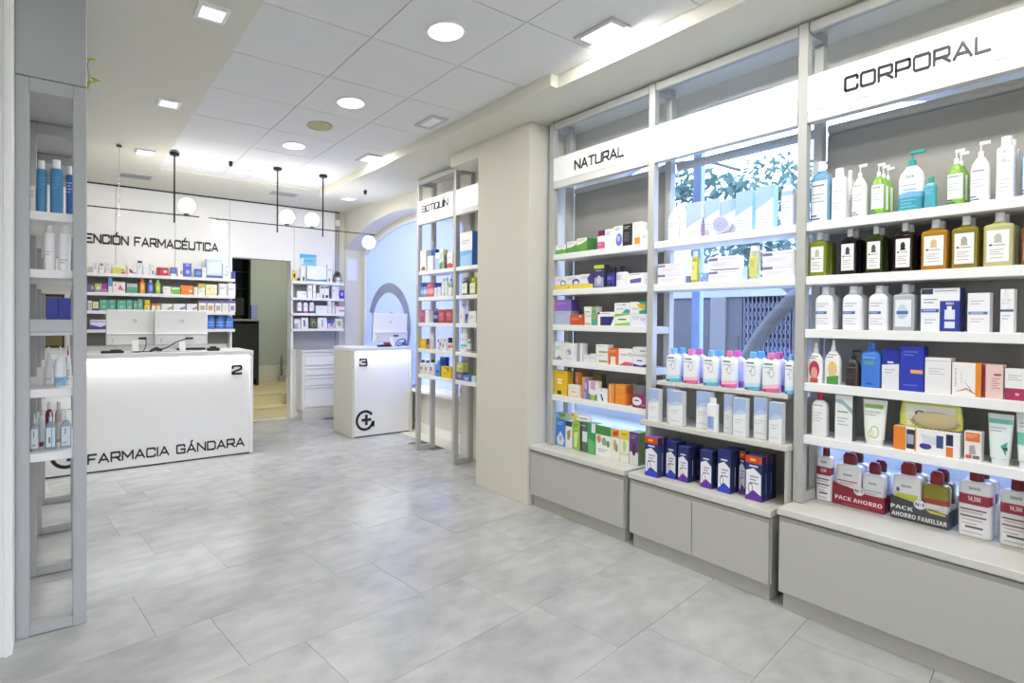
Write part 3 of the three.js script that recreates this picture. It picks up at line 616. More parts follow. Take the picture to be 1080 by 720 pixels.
const PR = {
  round: [[0, .9], [.02, 1], [.8, 1], [.88, .93], [.94, .72], [.975, .45], [1, .42]], square: [[0, .96], [.015, 1], [.87, 1], [.92, .94], [.955, .5], [1, .36]],
  slope: [[0, .95], [.02, 1], [.72, 1], [.85, .86], [.93, .62], [1, .42]], straight: [[0, .96], [.015, 1], [.97, 1], [1, .93]],
  boxy: [[0, .97], [.02, 1], [.9, 1], [.955, .95], [.985, .8], [1, .5]],
  cone: [[0, .9], [.02, 1], [.35, .98], [.75, .55], [1, .22]], pouch: [[0, .9], [.06, 1], [.5, 1, 1], [.9, .95, .5], [1, .9, .12]],
};
// kind: [share of the height taken by the body, profile, roundness, cap shape, cap width share]
const KIND = {
  bottle: [.82, 'round', 2.6, 'cap', .5], flat: [.84, 'round', 4, 'cap', .42], slab: [.84, 'boxy', 5, 'cap', .44], flask: [.83, 'square', 7, 'cap', .34], lotion: [.82, 'straight', 3.2, 'cap', .62], canister: [.84, 'straight', 2, 'cap', .84],
  pump: [.74, 'slope', 2.6, 'pump', .3], spray: [.74, 'slope', 3.2, 'nozzle', .3], jar: [.7, 'straight', 2.1, 'cap', .92], cone: [.86, 'cone', 2, 'cap', .3], vial: [.7, 'square', 2.2, 'nozzle', .42], pouch: [1, 'pouch', 3, null, 0],
};
const ROT = { R: -Math.PI / 2, B: 0 };
function product([kind, name, cat, label, x, y, z, rot, w, h, d, style, capCol, group, tw]) {
  const place = o => { o.position.set(x, y, z); o.rotation.y = ROT[rot] + (tw ?? 0); return tag(o, label, cat, group); };
  if (kind === 'box') return place(mesh(name, once(`b${w},${h},${d},${style}`, () => cartonGeo(w, h, d, style)), paper));
  const t = new THREE.Group(); t.name = numbered(name); scene.add(t); place(t);
  if (kind === 'tube') {
    part('cap', once(`tc${w},${h}`, () => { const g = new THREE.CylinderGeometry(w * .36, w * .34, h * .13, 20); g.translate(0, h * .065, 0); return g; }), solid(capCol ?? '#f0f0ee'), t);
    part('body', once(`t${w},${h},${d},${style}`, () => { const g = loft(w, h * .88, d, [[0, .72, 1], [.02, .78, 1], [.3, .86, .9], [.7, .95, .55], [.94, 1, .14], [1, 1, .1]], 2.4, style); g.translate(0, h * .12, 0); return g; }), plastic, t);
    return t;
  }
  if (kind === 'disc') {
    part('body', once(`d${w},${d},${style}`, () => { const c = cell(style), g = new THREE.CylinderGeometry(w / 2, w / 2, d, 32); const a = g.attributes.uv, n = g.attributes.normal, p = g.attributes.position; for (let i = 0; i < a.count; i++) n.getY(i) > .9 ? a.setXY(i, c.u0 + (c.u1 - c.u0) * (.5 + p.getX(i) / w), c.v0 + (c.v1 - c.v0) * (.5 - p.getZ(i) / w)) : a.setXY(i, c.su, c.sv); g.rotateX(Math.PI / 2); g.translate(0, w / 2, 0); return g; }), plastic, t);
    part('rim', once(`dr${w}`, () => { const g = new THREE.TorusGeometry(w * .47, w * .035, 8, 36); g.translate(0, w / 2, d / 2); return g; }), solid(capCol), t);
    return t;
  }
  const [fb, prof, n, cap, cw] = KIND[kind], hb = h * fb, liquid = style.startsWith('~');
  if (liquid) {                                                       // clear bottle of coloured liquid with a paper label
    const [col, lab] = style.slice(1).split('~');
    const lm = once('q' + col, () => new THREE.MeshPhysicalMaterial({ color: col, roughness: .08, transmission: .4, thickness: .03, ior: 1.42 }));
    part('body', once(`q${kind}${w},${h},${d}`, () => loft(w, hb, d, PR[prof], n, '#ffffff')), lm, t);
    part('label', once(`ql${w},${h},${lab}`, () => { const g = cartonGeo(w * .74, hb * .7, .0016, lab); return g; }), paper, t, 0, hb * .1, d / 2 + .0006);
  } else part('body', once(`k${kind}${w},${h},${d},${style}`, () => loft(w, hb, d, PR[prof], n, style)), plastic, t);
  const cm = solid(capCol ?? '#f0f0ee'), r = w * cw / 2, hc = h - hb;
  if (cap === 'cap') {
    const flatCap = n > 2.05 && cw > .55, g = once(`c${kind}${w},${h},${d}`, () => {
      const q = new THREE.CylinderGeometry(r * .95, r, hc, 22, 1); q.translate(0, hc / 2 - .001, 0); if (flatCap) q.scale(1, 1, Math.min(1, d / w)); return q; });
    part('cap', g, cm, t, 0, hb, 0);
  } else if (cap === 'pump') {
    part('collar', cyl(r, r * .92, hc * .4, 18), cm, t, 0, hb, 0);
    part('pump_head', merged([cyl(r * .28, r * .28, hc * .5, 10).translate(0, hc * .36, 0), bx(-r * .55, hc * .78, -r * .5, w * .48, hc * 1, r * .5, r * .3)]), cm, t, 0, hb, 0);
  } else if (cap === 'nozzle') {
    part('collar', cyl(r, r * .9, hc * .45, 18), cm, t, 0, hb, 0);
    part('nozzle', merged([cyl(r * .6, r * .5, hc * .55, 14).translate(0, hc * .42, 0)]), cm, t, 0, hb, 0);
  }
  return t;
}

// ================================================================ merchandise: what stands where
// kind, name, category, label, x, y, z, facing, width, height, depth, print, cap colour, group, turn
for (const r of [
["box","herbal_box","box","leftmost of three white-topped green herbal boxes on the top NATURAL shelf",3.075,1.8856,-2.872,"R",0.105,0.068,0.06,"#f2f4ee|r 0 .55 1 .45 #4f9a52|p #6fb35a 0,.6 .6,.45 1,.7 1,1 0,1|l 0.15 0.15 0.6 2 #8d93a0|s #4f9a52",null],
["box","herbal_box","box","middle of three white-topped green herbal boxes on the top NATURAL shelf",3.075,1.8856,-2.767,"R",0.092,0.083,0.06,"#f4f4ec|p #5d9f4b 0,.55 .5,.5 1,.3 1,1 0,1|l 0.15 0.15 0.6 2 #8d93a0|s #5d9f4b",null],
["box","herbal_box","box","rightmost of three green herbal boxes, its green side showing, on the top NATURAL shelf",3.1,1.8856,-2.672,"R",0.093,0.096,0.11,"#f4f4ec|p #69a348 0,.5 .5,.42 1,.2 1,1 0,1|l 0.15 0.12 0.6 2 #8d93a0|s #4d8a40|u #4d8a40",null],
["jar","jar","jar","white and pink jar with a magenta lid on the top NATURAL shelf",3.07,1.8856,-2.512,"R",0.077,0.13,0.05,"#f3f1f2|r .1 .45 .8 .5 #d4508c|l 0.15 0.55 0.6 3 #f6d5e2","#7a1550"],
["box","medicine_box","box","plain white carton right of the magenta-lidded jar on the top NATURAL shelf",3.075,1.8856,-2.435,"R",0.07,0.129,0.06,"#f4f4f2|l 0.15 0.15 0.6 3 #8d93a0",null],
["box","medicine_box","box","white carton with a purple globe print on the top NATURAL shelf",3.075,1.8856,-2.363,"R",0.07,0.139,0.06,"#eef0fb|c .6 .66 .34 #6b6fc4|c .55 .6 .16 #b9bdf0|l 0.15 0.1 0.6 2 #34406e",null],
["box","medicine_box","box","tall black carton with pale text on the top NATURAL shelf",3.075,1.8856,-2.29,"R",0.071,0.144,0.06,"#232323|l 0.15 0.12 0.6 2 #e5e5e5|l 0.15 0.4 0.6 6 #8b8b8b",null],
["box","medicine_box","box","tall white carton with an orange patch on the top NATURAL shelf",3.075,1.8856,-2.218,"R",0.067,0.146,0.06,"#f5f3ee|r .25 .68 .6 .3 #f0912f|l 0.15 0.12 0.6 3 #b7a78f",null],
["box","medicine_box","box","small white carton at the right end on the top NATURAL shelf",3.07,1.8856,-2.156,"R",0.048,0.084,0.05,"#f5f3f0|l 0.15 0.4 0.6 3 #8d93a0",null],
["box","medicine_box","box","leftmost of three white, yellow and purple boxes on the second NATURAL shelf",3.075,1.6226,-2.874,"R",0.103,0.095,0.06,"#efeef4|r 0 .62 1 .38 #f0d830|c .75 .5 .24 #43307c|c .75 .52 .17 #f4f4f8|l 0.15 0.15 0.6 3 #8d93a0",null],
["box","medicine_box","box","middle of three white, yellow and purple boxes on the second NATURAL shelf",3.075,1.6226,-2.754,"R",0.127,0.097,0.06,"#efeef4|r 0 .62 1 .38 #f2dc38|c .72 .48 .26 #5c4a90|c .74 .56 .17 #e9e6f4|l 0.15 0.15 0.6 3 #8d93a0|c .2 .85 .06 #d06030",null],
["box","medicine_box","box","rightmost of three white, yellow and purple boxes on the second NATURAL shelf",3.075,1.6226,-2.628,"R",0.12,0.1,0.06,"#efeef4|r 0 .66 1 .34 #f0da34|p #4a3a86 .55,.3 .8,0 1,0 1,.7 .7,.7|l 0.15 0.15 0.6 3 #8d93a0|s #3d2f74",null],
["box","medicine_box","box","tall purple carton with a lime green top on the second NATURAL shelf",3.075,1.6226,-2.518,"R",0.086,0.155,0.06,"#3c3c66|r 0 0 1 .16 #c4d92f|l 0.15 0.24 0.6 1 #f2f2f2|r .05 .55 .9 .4 #9d9cc0|c .5 .66 .22 #c9c8da",null],
["jar","jar","jar","dark purple supplement jar with a black lid on the second NATURAL shelf",3.067,1.6226,-2.428,"R",0.069,0.136,0.045,"#2c2a66|r .1 .2 .8 .5 #3f3aa8|l 0.15 0.3 0.6 3 #c8c6f0","#15152a"],
["jar","jar","jar","white-labelled supplement jar with a dark lid on the second NATURAL shelf",3.072,1.6226,-2.346,"R",0.088,0.136,0.055,"#e9eaf2|r 0 0 .1 1 #2c2a5c|l 0.15 0.2 0.6 5 #6d6f92","#191930"],
["box","medicine_box","box","wide white carton with a purple band on the second NATURAL shelf",3.075,1.6226,-2.224,"R",0.135,0.081,0.06,"#f4f4f2|p #6a5ab0 .2,.5 .8,.4 .8,.75 .2,.8|l 0.15 0.12 0.6 1 #444",null],
["box","medicine_box","box","tiny white carton at the right end on the second NATURAL shelf",3.07,1.6226,-2.142,"R",0.026,0.051,0.05,"#eceaf0|l 0.15 0.3 0.6 3 #8d93a0",null],
["box","medicine_box","box","pale lavender box below the purple one on the third NATURAL shelf",3.085,1.3626,-2.846,"R",0.1579,0.102,0.08,"#b9c3da|l 0.15 0.12 0.6 2 #8a96bb|s #8f98b4|u #b9c3da",null],
["box","medicine_box","box","small orange box beside the lavender one on the third NATURAL shelf",3.063,1.3626,-2.704,"R",0.1216,0.076,0.06,"#d9562f|c .78 .2 .09 #f4e6dd|l 0.15 0.35 0.6 3 #f0c0a8|s #c04a28",null],
["box","medicine_box","box","lower of two white, green and orange stacked boxes on the third NATURAL shelf",3.075,1.3626,-2.588,"R",0.1057,0.084,0.06,"#eff2ee|r .58 0 .42 .5 #8fb06a|r .58 .5 .42 .5 #3fae9c|r 0 .82 .5 .14 #e4a06a|l 0.15 0.2 0.6 2 #8d93a0|s #e29a4a",null],
["box","medicine_box","box","white carton with a navy splash print on the third NATURAL shelf",3.075,1.3626,-2.457,"R",0.136,0.092,0.06,"#f4f4f2|p #2d2c78 .18,.35 1,.35 .8,1 .18,1|l 0.15 0.1 0.6 1 #3b3b6a|c .05 .1 .1 #20205c",null],
["box","medicine_box","box","white carton with lime green stripes, lower in its stack, on the third NATURAL shelf",3.075,1.3626,-2.324,"R",0.121,0.083,0.06,"#eef2e4|p #8cc04a 0,.1 .9,.0 1,.12 0,.3|p #8cc04a 0,.85 1,.7 1,1 0,1|t .5 .5 .16 #26303a ▬▬▬",null],
["box","medicine_box","box","pale grey carton under the yellow and green one on the third NATURAL shelf",3.075,1.3626,-2.205,"R",0.112,0.078,0.06,"#eceaf2|l 0.15 0.2 0.6 4 #a4a0c2|o .82 .45 .1 #7a7896",null],
["box","medicine_box","box","purple box stacked on the lavender one on the third NATURAL shelf",3.085,1.4652,-2.845,"R",0.16,0.0814,0.08,"#8d6cc4|p #b070c8 0,0 .4,0 .1,1 0,1|l 0.15 0.3 0.6 2 #c8b6ea|s #5a4590|u #a080d8",null],
["box","medicine_box","box","upper of two white, green and teal stacked boxes on the third NATURAL shelf",3.075,1.4472,-2.592,"R",0.109,0.0454,0.06,"#f0f1ea|r .62 0 .38 .6 #9aa95a|r .62 .6 .38 .4 #4fb0b0|r .1 .7 .4 .16 #a8b070|l 0.15 0.2 0.6 2 #8d93a0|s #d7d9d2",null],
["box","medicine_box","box","white carton with a teal corner, on the lime striped one, on the third NATURAL shelf",3.075,1.4462,-2.326,"R",0.121,0.0674,0.06,"#eef0f0|p #3aa0b4 .5,1 .75,.6 1,.7 1,1|l 0.15 0.2 0.6 1 #2c3a44|l 0.15 0.5 0.6 3 #8d93a0|c .62 .2 .06 #203038",null],
["box","medicine_box","box","white carton with yellow and green brush strokes on the third NATURAL shelf",3.08,1.4412,-2.206,"R",0.113,0.0774,0.07,"#eff0e6|p #d9b63c .4,.2 1,.2 1,.8 .6,.5|p #4fae7c .5,0 1,0 1,.25 .7,.2|p #2f9a80 .6,1 .6,.75 1,.65 1,1|l 0.15 0.5 0.6 3 #8d93a0|s #2c7a50",null],
["box","medicine_box","box","white carton at the left end on the fourth NATURAL shelf",3.08,1.1006,-2.884,"R",0.082,0.135,0.07,"#e9ebea|l 0.15 0.25 0.6 3 #8d93a0|p #8e9496 0,.95 .6,.75 1,1 0,1",null],
["box","medicine_box","box","white carton with a grey emblem on the fourth NATURAL shelf",3.075,1.1006,-2.782,"R",0.115,0.127,0.06,"#eceeed|o .45 .5 .2 #9aa0a2|p #a8adb0 .3,.4 .6,.35 .7,.6 .5,.65|l 0.15 0.85 0.6 1 #8d93a0",null],
["box","medicine_box","box","white carton with a grey vertical stripe on the fourth NATURAL shelf",3.075,1.1006,-2.69,"R",0.059,0.131,0.06,"#f0f0ee|r .2 0 .5 1 #98a2a6|s #e6e8e8",null],
["box","medicine_box","box","low white carton left of a pair on the fourth NATURAL shelf",3.07,1.1006,-2.622,"R",0.056,0.053,0.05,"#e8eaea|l 0.15 0.4 0.6 2 #8d93a0",null],
["box","medicine_box","box","low white carton right of a pair on the fourth NATURAL shelf",3.07,1.1006,-2.565,"R",0.05,0.063,0.05,"#e6e8e8|l 0.15 0.4 0.6 2 #8d93a0",null],
["box","medicine_box","box","lower of two white cartons with a gold bar on the fourth NATURAL shelf",3.075,1.1006,-2.486,"R",0.1,0.068,0.06,"#eeeeea|r .25 .66 .7 .2 #b99a54|l 0.15 0.15 0.6 2 #8d93a0",null],
["box","medicine_box","box","upper of two white cartons with a gold bar on the fourth NATURAL shelf",3.075,1.1692,-2.487,"R",0.1,0.0614,0.06,"#f0f0ec|r .25 .7 .7 .2 #c0a05a|l 0.15 0.15 0.6 2 #8d93a0",null],
["box","medicine_box","box","orange carton with a white panel on the fourth NATURAL shelf",3.075,1.1006,-2.39,"R",0.077,0.11,0.06,"#e56a30|r .22 .5 .5 .5 #f3ece0|l 0.15 0.15 0.6 2 #f8d8c0|s #d05c28",null],
["box","medicine_box","box","cream carton with a pink base on the fourth NATURAL shelf",3.075,1.1006,-2.295,"R",0.108,0.11,0.06,"#f3f0ea|p #d0587c .1,.95 .5,.75 1,.8 1,1 0,1|l 0.15 0.3 0.6 2 #a0607c|o .82 .32 .09 #6a6a6a",null],
["box","medicine_box","box","white carton with a navy base, lower in its stack, on the fourth NATURAL shelf",3.075,1.1006,-2.182,"R",0.111,0.067,0.06,"#f0f1f4|p #2a3a80 0,.7 .5,.85 1,.65 1,1 0,1|t .45 .4 .2 #2a3a70 ▬▬",null],
["box","medicine_box","box","grey and white carton atop the navy-based one on the fourth NATURAL shelf",3.075,1.1682,-2.184,"R",0.111,0.0594,0.06,"#e4e5e6|t .65 .4 .18 #66686c ▬▬|r 0 .8 1 .2 #c4c6c8",null],
["box","medicine_box","box","tall yellow children tonic box on the fifth NATURAL shelf",3.075,0.8406,-2.86,"R",0.129,0.181,0.06,"#e9c21e|t .42 .38 .14 #fff6c8 ▬▬|t .42 .5 .14 #fff6c8 ▬▬|r .25 .82 .3 .14 #5a3d18|l 0.15 0.08 0.6 1 #c07a20|s #d8b01a",null],
["box","medicine_box","box","small cream carton before the orange one on the fifth NATURAL shelf",3.055,0.8406,-2.726,"R",0.105,0.089,0.04,"#f3ead8|t .5 .55 .16 #e8b050 ▬▬|l 0.15 0.25 0.6 1 #c8a878|r 0 .85 1 .15 #f0dca0",null],
["box","medicine_box","box","tall orange and brown carton set back on the fifth NATURAL shelf",3.125,0.8406,-2.74,"R",0.063,0.177,0.05,"#d98a45|c .3 .3 .2 #e8b070|c .6 .7 .2 #c87030|s #b86c34",null],
["box","medicine_box","box","tall purple floral carton on the fifth NATURAL shelf",3.07,0.8406,-2.63,"R",0.057,0.155,0.05,"#8a78b8|p #e0a050 0,0 .5,0 .2,1 0,1|c .6 .4 .2 #c0b0dc|c .5 .8 .18 #b0a0d4|s #c9a35c",null],
["box","medicine_box","box","white carton with pink, lime and green print on the fifth NATURAL shelf",3.058,0.8406,-2.55,"R",0.0747,0.134,0.05,"#f3eeee|p #d8a8c8 .2,0 .8,0 .8,.45 .2,.4|p #4aa88c 0,.62 .5,.8 1,.62 1,1 0,1|p #c9c83c .3,.7 .7,.7 .7,1 .3,1",null],
["box","medicine_box","box","dark gold carton set back on the fifth NATURAL shelf",3.145,0.8406,-2.58,"R",0.059,0.169,0.05,"#8c7a3c|l 0.15 0.2 0.6 3 #b0a060|s #6c5e30",null],
["box","medicine_box","box","white carton with a black leaf print on the fifth NATURAL shelf",3.07,0.8406,-2.474,"R",0.0727,0.088,0.05,"#eff0ee|p #30353a .2,.45 .35,.4 .6,.9 .45,.95|l 0.15 0.2 0.6 1 #8d93a0|r .3 .05 .1 .1 #333",null],
["box","medicine_box","box","slim orange carton on the fifth NATURAL shelf",3.075,0.8406,-2.404,"R",0.049,0.128,0.06,"#e8964a|r .2 .0 .25 1 #f0b878|s #c87838",null],
["box","medicine_box","box","lower of two orange stacked boxes on the fifth NATURAL shelf",3.08,0.8406,-2.327,"R",0.091,0.073,0.07,"#f0922a|l 0.15 0.3 0.6 1 #f8d0a0|r .85 0 .15 1 #e07820|s #e27a28",null],
["box","medicine_box","box","upper of two orange stacked boxes on the fifth NATURAL shelf",3.08,0.9142,-2.328,"R",0.091,0.0574,0.07,"#f0942c|l 0.15 0.3 0.6 1 #f8d0a0|r .85 0 .15 1 #d86a20|s #c06428|u #f4b060",null],
["box","medicine_box","box","grey carton left of a pair at the back on the fifth NATURAL shelf",3.157,0.8406,-2.275,"R",0.036,0.138,0.08,"#a8aeb2|s #8f9498",null],
["box","medicine_box","box","grey carton right of a pair at the back on the fifth NATURAL shelf",3.145,0.8406,-2.216,"R",0.061,0.135,0.08,"#9ba1a6|s #8a9095",null],
["box","medicine_box","box","magenta pack with a round white label on the fifth NATURAL shelf",3.042,0.8406,-2.174,"R",0.099,0.084,0.03,"#8f2d6a|c .32 .5 .36 #f2eef2|t .32 .45 .2 #5a6470 ▬▬|l 0.66 0.7 0.3 2 #e8c8dc",null],
["box","medicine_box","box","light blue carton with a cloud print on the NATURAL base cabinet",3.097,0.4586,-2.873,"R",0.09,0.2,0.07,"#3f86d8|p #d8e6f4 .05,.75 .5,.45 .95,.75 .8,.95 .2,.95|c .5 .7 .12 #d0a080|l 0.15 0.12 0.6 2 #d8e8fa",null],
["box","medicine_box","box","white carton with a dark top on the NATURAL base cabinet",3.097,0.4586,-2.793,"R",0.062,0.197,0.07,"#eef0ee|r 0 0 1 .2 #3a4048|p #88b070 .2,.4 .8,.3 .6,.7 .3,.7|c .6 .5 .15 #c07848",null],
["box","medicine_box","box","lime green carton on the NATURAL base cabinet",3.097,0.4586,-2.723,"R",0.07,0.205,0.07,"#9cc24e|l 0.15 0.1 0.6 2 #405a20|p #d6e6a8 .2,.4 .8,.35 .6,.9 .3,.9",null],
["box","medicine_box","box","dark grey and white carton on the NATURAL base cabinet",3.097,0.4586,-2.652,"R",0.064,0.209,0.07,"#5c6a62|r .3 .3 .7 .35 #eceeec|p #30383a 0,0 .3,0 .3,1 0,1|l 0.15 0.1 0.6 1 #eee",null],
["box","medicine_box","box","green carton with a white corner on the NATURAL base cabinet",3.097,0.4586,-2.583,"R",0.068,0.214,0.07,"#3f9a62|r .5 0 .5 .3 #e8f0ea|p #6ab86a .1,.5 .9,.6 .9,1 .1,1",null],
["box","medicine_box","box","wide green and white carton with herb photos on the NATURAL base cabinet",3.097,0.4586,-2.48,"R",0.129,0.213,0.07,"#f1f2ea|r 0 0 1 .3 #4a9048|c .22 .45 .14 #d09a50|c .55 .5 .15 #98a8a0|c .8 .55 .12 #7aa060|l 0.15 0.75 0.6 2 #9aa098",null],
["box","medicine_box","box","yellow-topped carton with red print on the NATURAL base cabinet",3.097,0.4586,-2.38,"R",0.066,0.21,0.07,"#f0efe4|r 0 0 1 .28 #e4b030|p #c84830 .2,.1 .8,.05 .8,.2 .2,.25|c .45 .52 .2 #d8a878|c .65 .6 .15 #80a058",null],
["box","medicine_box","box","pale yellow carton on the NATURAL base cabinet",3.097,0.4586,-2.308,"R",0.069,0.213,0.07,"#eef0dc|r 0 0 1 .3 #e9cf3c|c .5 .5 .2 #c8d88a|l 0.15 0.12 0.6 1 #806a10|r 0 .7 1 .06 #d8dccc",null],
["box","medicine_box","box","purple and white carton with a berry print on the NATURAL base cabinet",3.112,0.4586,-2.235,"R",0.066,0.213,0.1,"#eceae8|r 0 0 1 .6 #6a4088|c .5 .52 .22 #5a2238|l 0.15 0.1 0.6 2 #c8b0d8|s #7e8c4a",null],
["box","medicine_box","box","small pale blue carton stacked on the cloud-printed one on the NATURAL base cabinet",3.087,0.6592,-2.902,"R",0.031,0.045,0.05,"#6aa2dc|c .5 .5 .25 #a8c8ec",null],
["box","medicine_box","box","small olive and green carton on the cloud-printed one on the NATURAL base cabinet",3.087,0.6592,-2.856,"R",0.054,0.045,0.05,"#a8b478|r 0 0 1 .4 #4f9a5c|l 0.15 0.5 0.6 3 #5c6a40",null],
["pouch","pouch","pouch","yellow and white sachet pack lying on the cartons on the NATURAL base cabinet",3.087,0.6732,-2.698,"R",0.189,0.045,0.05,"#f0f1ef|p #e8cf2c 0,0 .5,.2 .35,.9 0,.9|c .15 .3 .1 #d86030|t .7 .5 .2 #3a4044 ▬▬",null],
["pump","pump_bottle","bottle","white pump bottle at the left end on the top window-bay shelf",3.072,1.8856,-1.969,"R",0.078,0.24,0.055,"#f4f7fb|r 0 .2 1 .06 #c8d6ee|l 0.15 0.4 0.6 3 #aab8d0","#eef3fb"],
["lotion","lotion_bottle","bottle","white lotion bottle beside the pump bottle on the top window-bay shelf",3.065,1.8856,-1.904,"R",0.045,0.198,0.04,"#f3f6fb|l 0.15 0.3 0.6 3 #b8c6dc","#e8eef8"],
["box","medicine_box","box","white carton with a pale blue top by the purple vial on the top window-bay shelf",3.07,1.8856,-1.834,"R",0.088,0.205,0.05,"#f2f5fa|p #b4cbec 0,0 1,0 1,.5 0,.7|l 0.15 0.8 0.6 2 #b8c4d8",null],
["vial","vial","bottle","tiny purple vial on the top window-bay shelf",3.047,1.8856,-1.776,"R",0.018,0.11,0.014,"#9a86b8","#4a3a70"],
["box","medicine_box","box","white and blue carton behind the round tins on the top window-bay shelf",3.1,1.8856,-1.741,"R",0.087,0.209,0.05,"#f3f6fb|p #a9c8ee 0,0 1,0 1,.3 0,.5|l 0.15 0.65 0.6 3 #b8c4d8",null],
["box","medicine_box","box","white and blue carton in the middle on the top window-bay shelf",3.109,1.8856,-1.654,"R",0.081,0.194,0.05,"#f4f7fc|p #a9c8ee 0,0 1,0 1,.3 0,.5|l 0.15 0.65 0.6 3 #b8c4d8|s #bfe0f4",null],
["box","medicine_box","box","large white and blue carton with a cyan side on the top window-bay shelf",3.082,1.8856,-1.552,"R",0.088,0.218,0.055,"#f5f7fc|p #a9c8ee 0,0 1,0 1,.38 0,.6|l 0.15 0.7 0.6 3 #b8c4d8|s #a8d8f2",null],
["box","medicine_box","box","tallest white and blue carton on the top window-bay shelf",3.072,1.8856,-1.442,"R",0.087,0.225,0.055,"#f4f5fb|p #a9c8ee 0,0 1,0 1,.3 0,.55|l 0.15 0.7 0.6 3 #c0c8dc|s #a8d0f0",null],
["flat","bottle","bottle","white bottle with a pale blue cap at the right end on the top window-bay shelf",3.07,1.8856,-1.334,"R",0.063,0.25,0.05,"#f3f6fb|r .05 .15 .9 .12 #a8c4ea|l 0.15 0.4 0.6 4 #b8c6dc","#b4d8ee"],
["disc","cream_tin","tin","front round cream tin standing on edge on the top window-bay shelf",3.04,1.8856,-1.663,"R",0.096,0.089,0.03,"#b8bfe6|o .5 .5 .44 #e8e8f4|c .35 .5 .03 #333|c .5 .4 .02 #555|s #e6e8f2","#e4e2f0"],
["disc","cream_tin","tin","rear round cream tin standing on edge on the top window-bay shelf",3.07,1.8856,-1.626,"R",0.055,0.07,0.025,"#c4c8e6|o .5 .5 .4 #d8d8ee|s #d8dcec","#cfcde6"],
["box","medicine_box","box","lower white carton of the left stack on the second window-bay shelf",3.075,1.6226,-1.983,"R",0.164,0.064,0.06,"#f0eef4|r .02 .12 .3 .2 #7a78a0|l 0.4 0.2 0.5 1 #b4b0c4|l 0.15 0.5 0.6 4 #c8c4d4",null],
["bottle","bottle","bottle","slim yellow bottle with a white cap on the second window-bay shelf",3.062,1.6226,-1.828,"R",0.047,0.185,0.034,"~#d9d84a~#e8e890|l 0.15 0.2 0.6 4 #a8a850","#f2f2f0"],
["box","medicine_box","box","small violet carton on the second window-bay shelf",3.065,1.6226,-1.866,"R",0.025,0.041,0.04,"#8078c0|s #6a62a8",null],
["box","medicine_box","box","small pale blue dotted carton on the second window-bay shelf",3.065,1.6226,-1.774,"R",0.043,0.054,0.04,"#9ab8e8|c .3 .3 .12 #e8f0fa|c .7 .6 .12 #5a80c8|c .4 .8 .1 #4a6ab8",null],
["box","medicine_box","box","lower white carton of the middle stack on the second window-bay shelf",3.075,1.6226,-1.656,"R",0.17,0.061,0.06,"#f0eef4|r .02 .12 .3 .2 #7a78a0|l 0.4 0.2 0.5 1 #b4b0c4|l 0.15 0.5 0.6 4 #c8c4d4",null],
["box","medicine_box","box","small sky blue carton on the second window-bay shelf",3.06,1.6226,-1.536,"R",0.025,0.072,0.03,"#bfe0f6|s #9ccaf0",null],
["canister","canister","bottle","clear canister of yellow liquid on the second window-bay shelf",3.067,1.6226,-1.495,"R",0.052,0.18,0.045,"~#dcdcb0~#d8d878|l 0.15 0.2 0.6 5 #9a9a60",null],
["box","medicine_box","box","lower white carton of the right stack on the second window-bay shelf",3.075,1.6226,-1.368,"R",0.157,0.068,0.06,"#f0eef4|r .02 .12 .3 .2 #7a78a0|l 0.4 0.2 0.5 1 #b4b0c4|l 0.15 0.5 0.6 4 #c8c4d4","#d8dce0"],
["box","medicine_box","box","upper white carton of the left stack on the second window-bay shelf",3.075,1.6872,-1.984,"R",0.164,0.0574,0.06,"#f0eef4|r .02 .12 .3 .2 #7a78a0|l 0.4 0.2 0.5 1 #b4b0c4|l 0.15 0.5 0.6 4 #c8c4d4",null],
["box","medicine_box","box","upper white carton of the middle stack on the second window-bay shelf",3.075,1.6886,-1.657,"R",0.17,0.072,0.06,"#f0eef4|r .02 .12 .3 .2 #7a78a0|l 0.4 0.2 0.5 1 #b4b0c4|l 0.15 0.5 0.6 4 #c8c4d4",null],
["box","medicine_box","box","upper white carton of the right stack on the second window-bay shelf",3.075,1.6906,-1.37,"R",0.157,0.072,0.06,"#f0eef4|r .02 .12 .3 .2 #7a78a0|l 0.4 0.2 0.5 1 #b4b0c4|l 0.15 0.5 0.6 4 #c8c4d4",null],
["flat","soap_bottle","bottle","first soap bottle from the left, blue cap, front row, on the window-bay ledge",3.055,1.0308,-1.954,"R",0.085,0.2028,0.05,"#f1f4f5|p #c4e6f0 0,.8 1,.74 1,1 0,1|p #6cbcdc 0,.9 1,.86 1,1 0,1|t .42 .16 .07 #46505c ▬▬▬|l 0.15 0.25 0.6 1 #9aa4ae|o .62 .42 .14 #b0b8bc|p #b8c0c4 .3,.4 .55,.38 .5,.46|r .12 .93 .2 .03 #333|s #dfe6ee","#7cc4ec"],
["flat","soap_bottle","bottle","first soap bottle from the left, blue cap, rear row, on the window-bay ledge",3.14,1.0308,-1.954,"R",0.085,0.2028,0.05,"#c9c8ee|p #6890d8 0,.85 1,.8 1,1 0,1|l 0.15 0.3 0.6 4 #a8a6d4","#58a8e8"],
["flat","soap_bottle","bottle","second soap bottle from the left, pink cap, front row, on the window-bay ledge",3.055,1.0308,-1.842,"R",0.085,0.2028,0.05,"#f1f4f5|p #f6c8d8 0,.8 1,.74 1,1 0,1|p #e8709c 0,.9 1,.86 1,1 0,1|t .42 .16 .07 #46505c ▬▬▬|l 0.15 0.25 0.6 1 #9aa4ae|o .62 .42 .14 #b0b8bc|p #b8c0c4 .3,.4 .55,.38 .5,.46|r .12 .93 .2 .03 #333|s #dfe6ee","#ee7fae"],
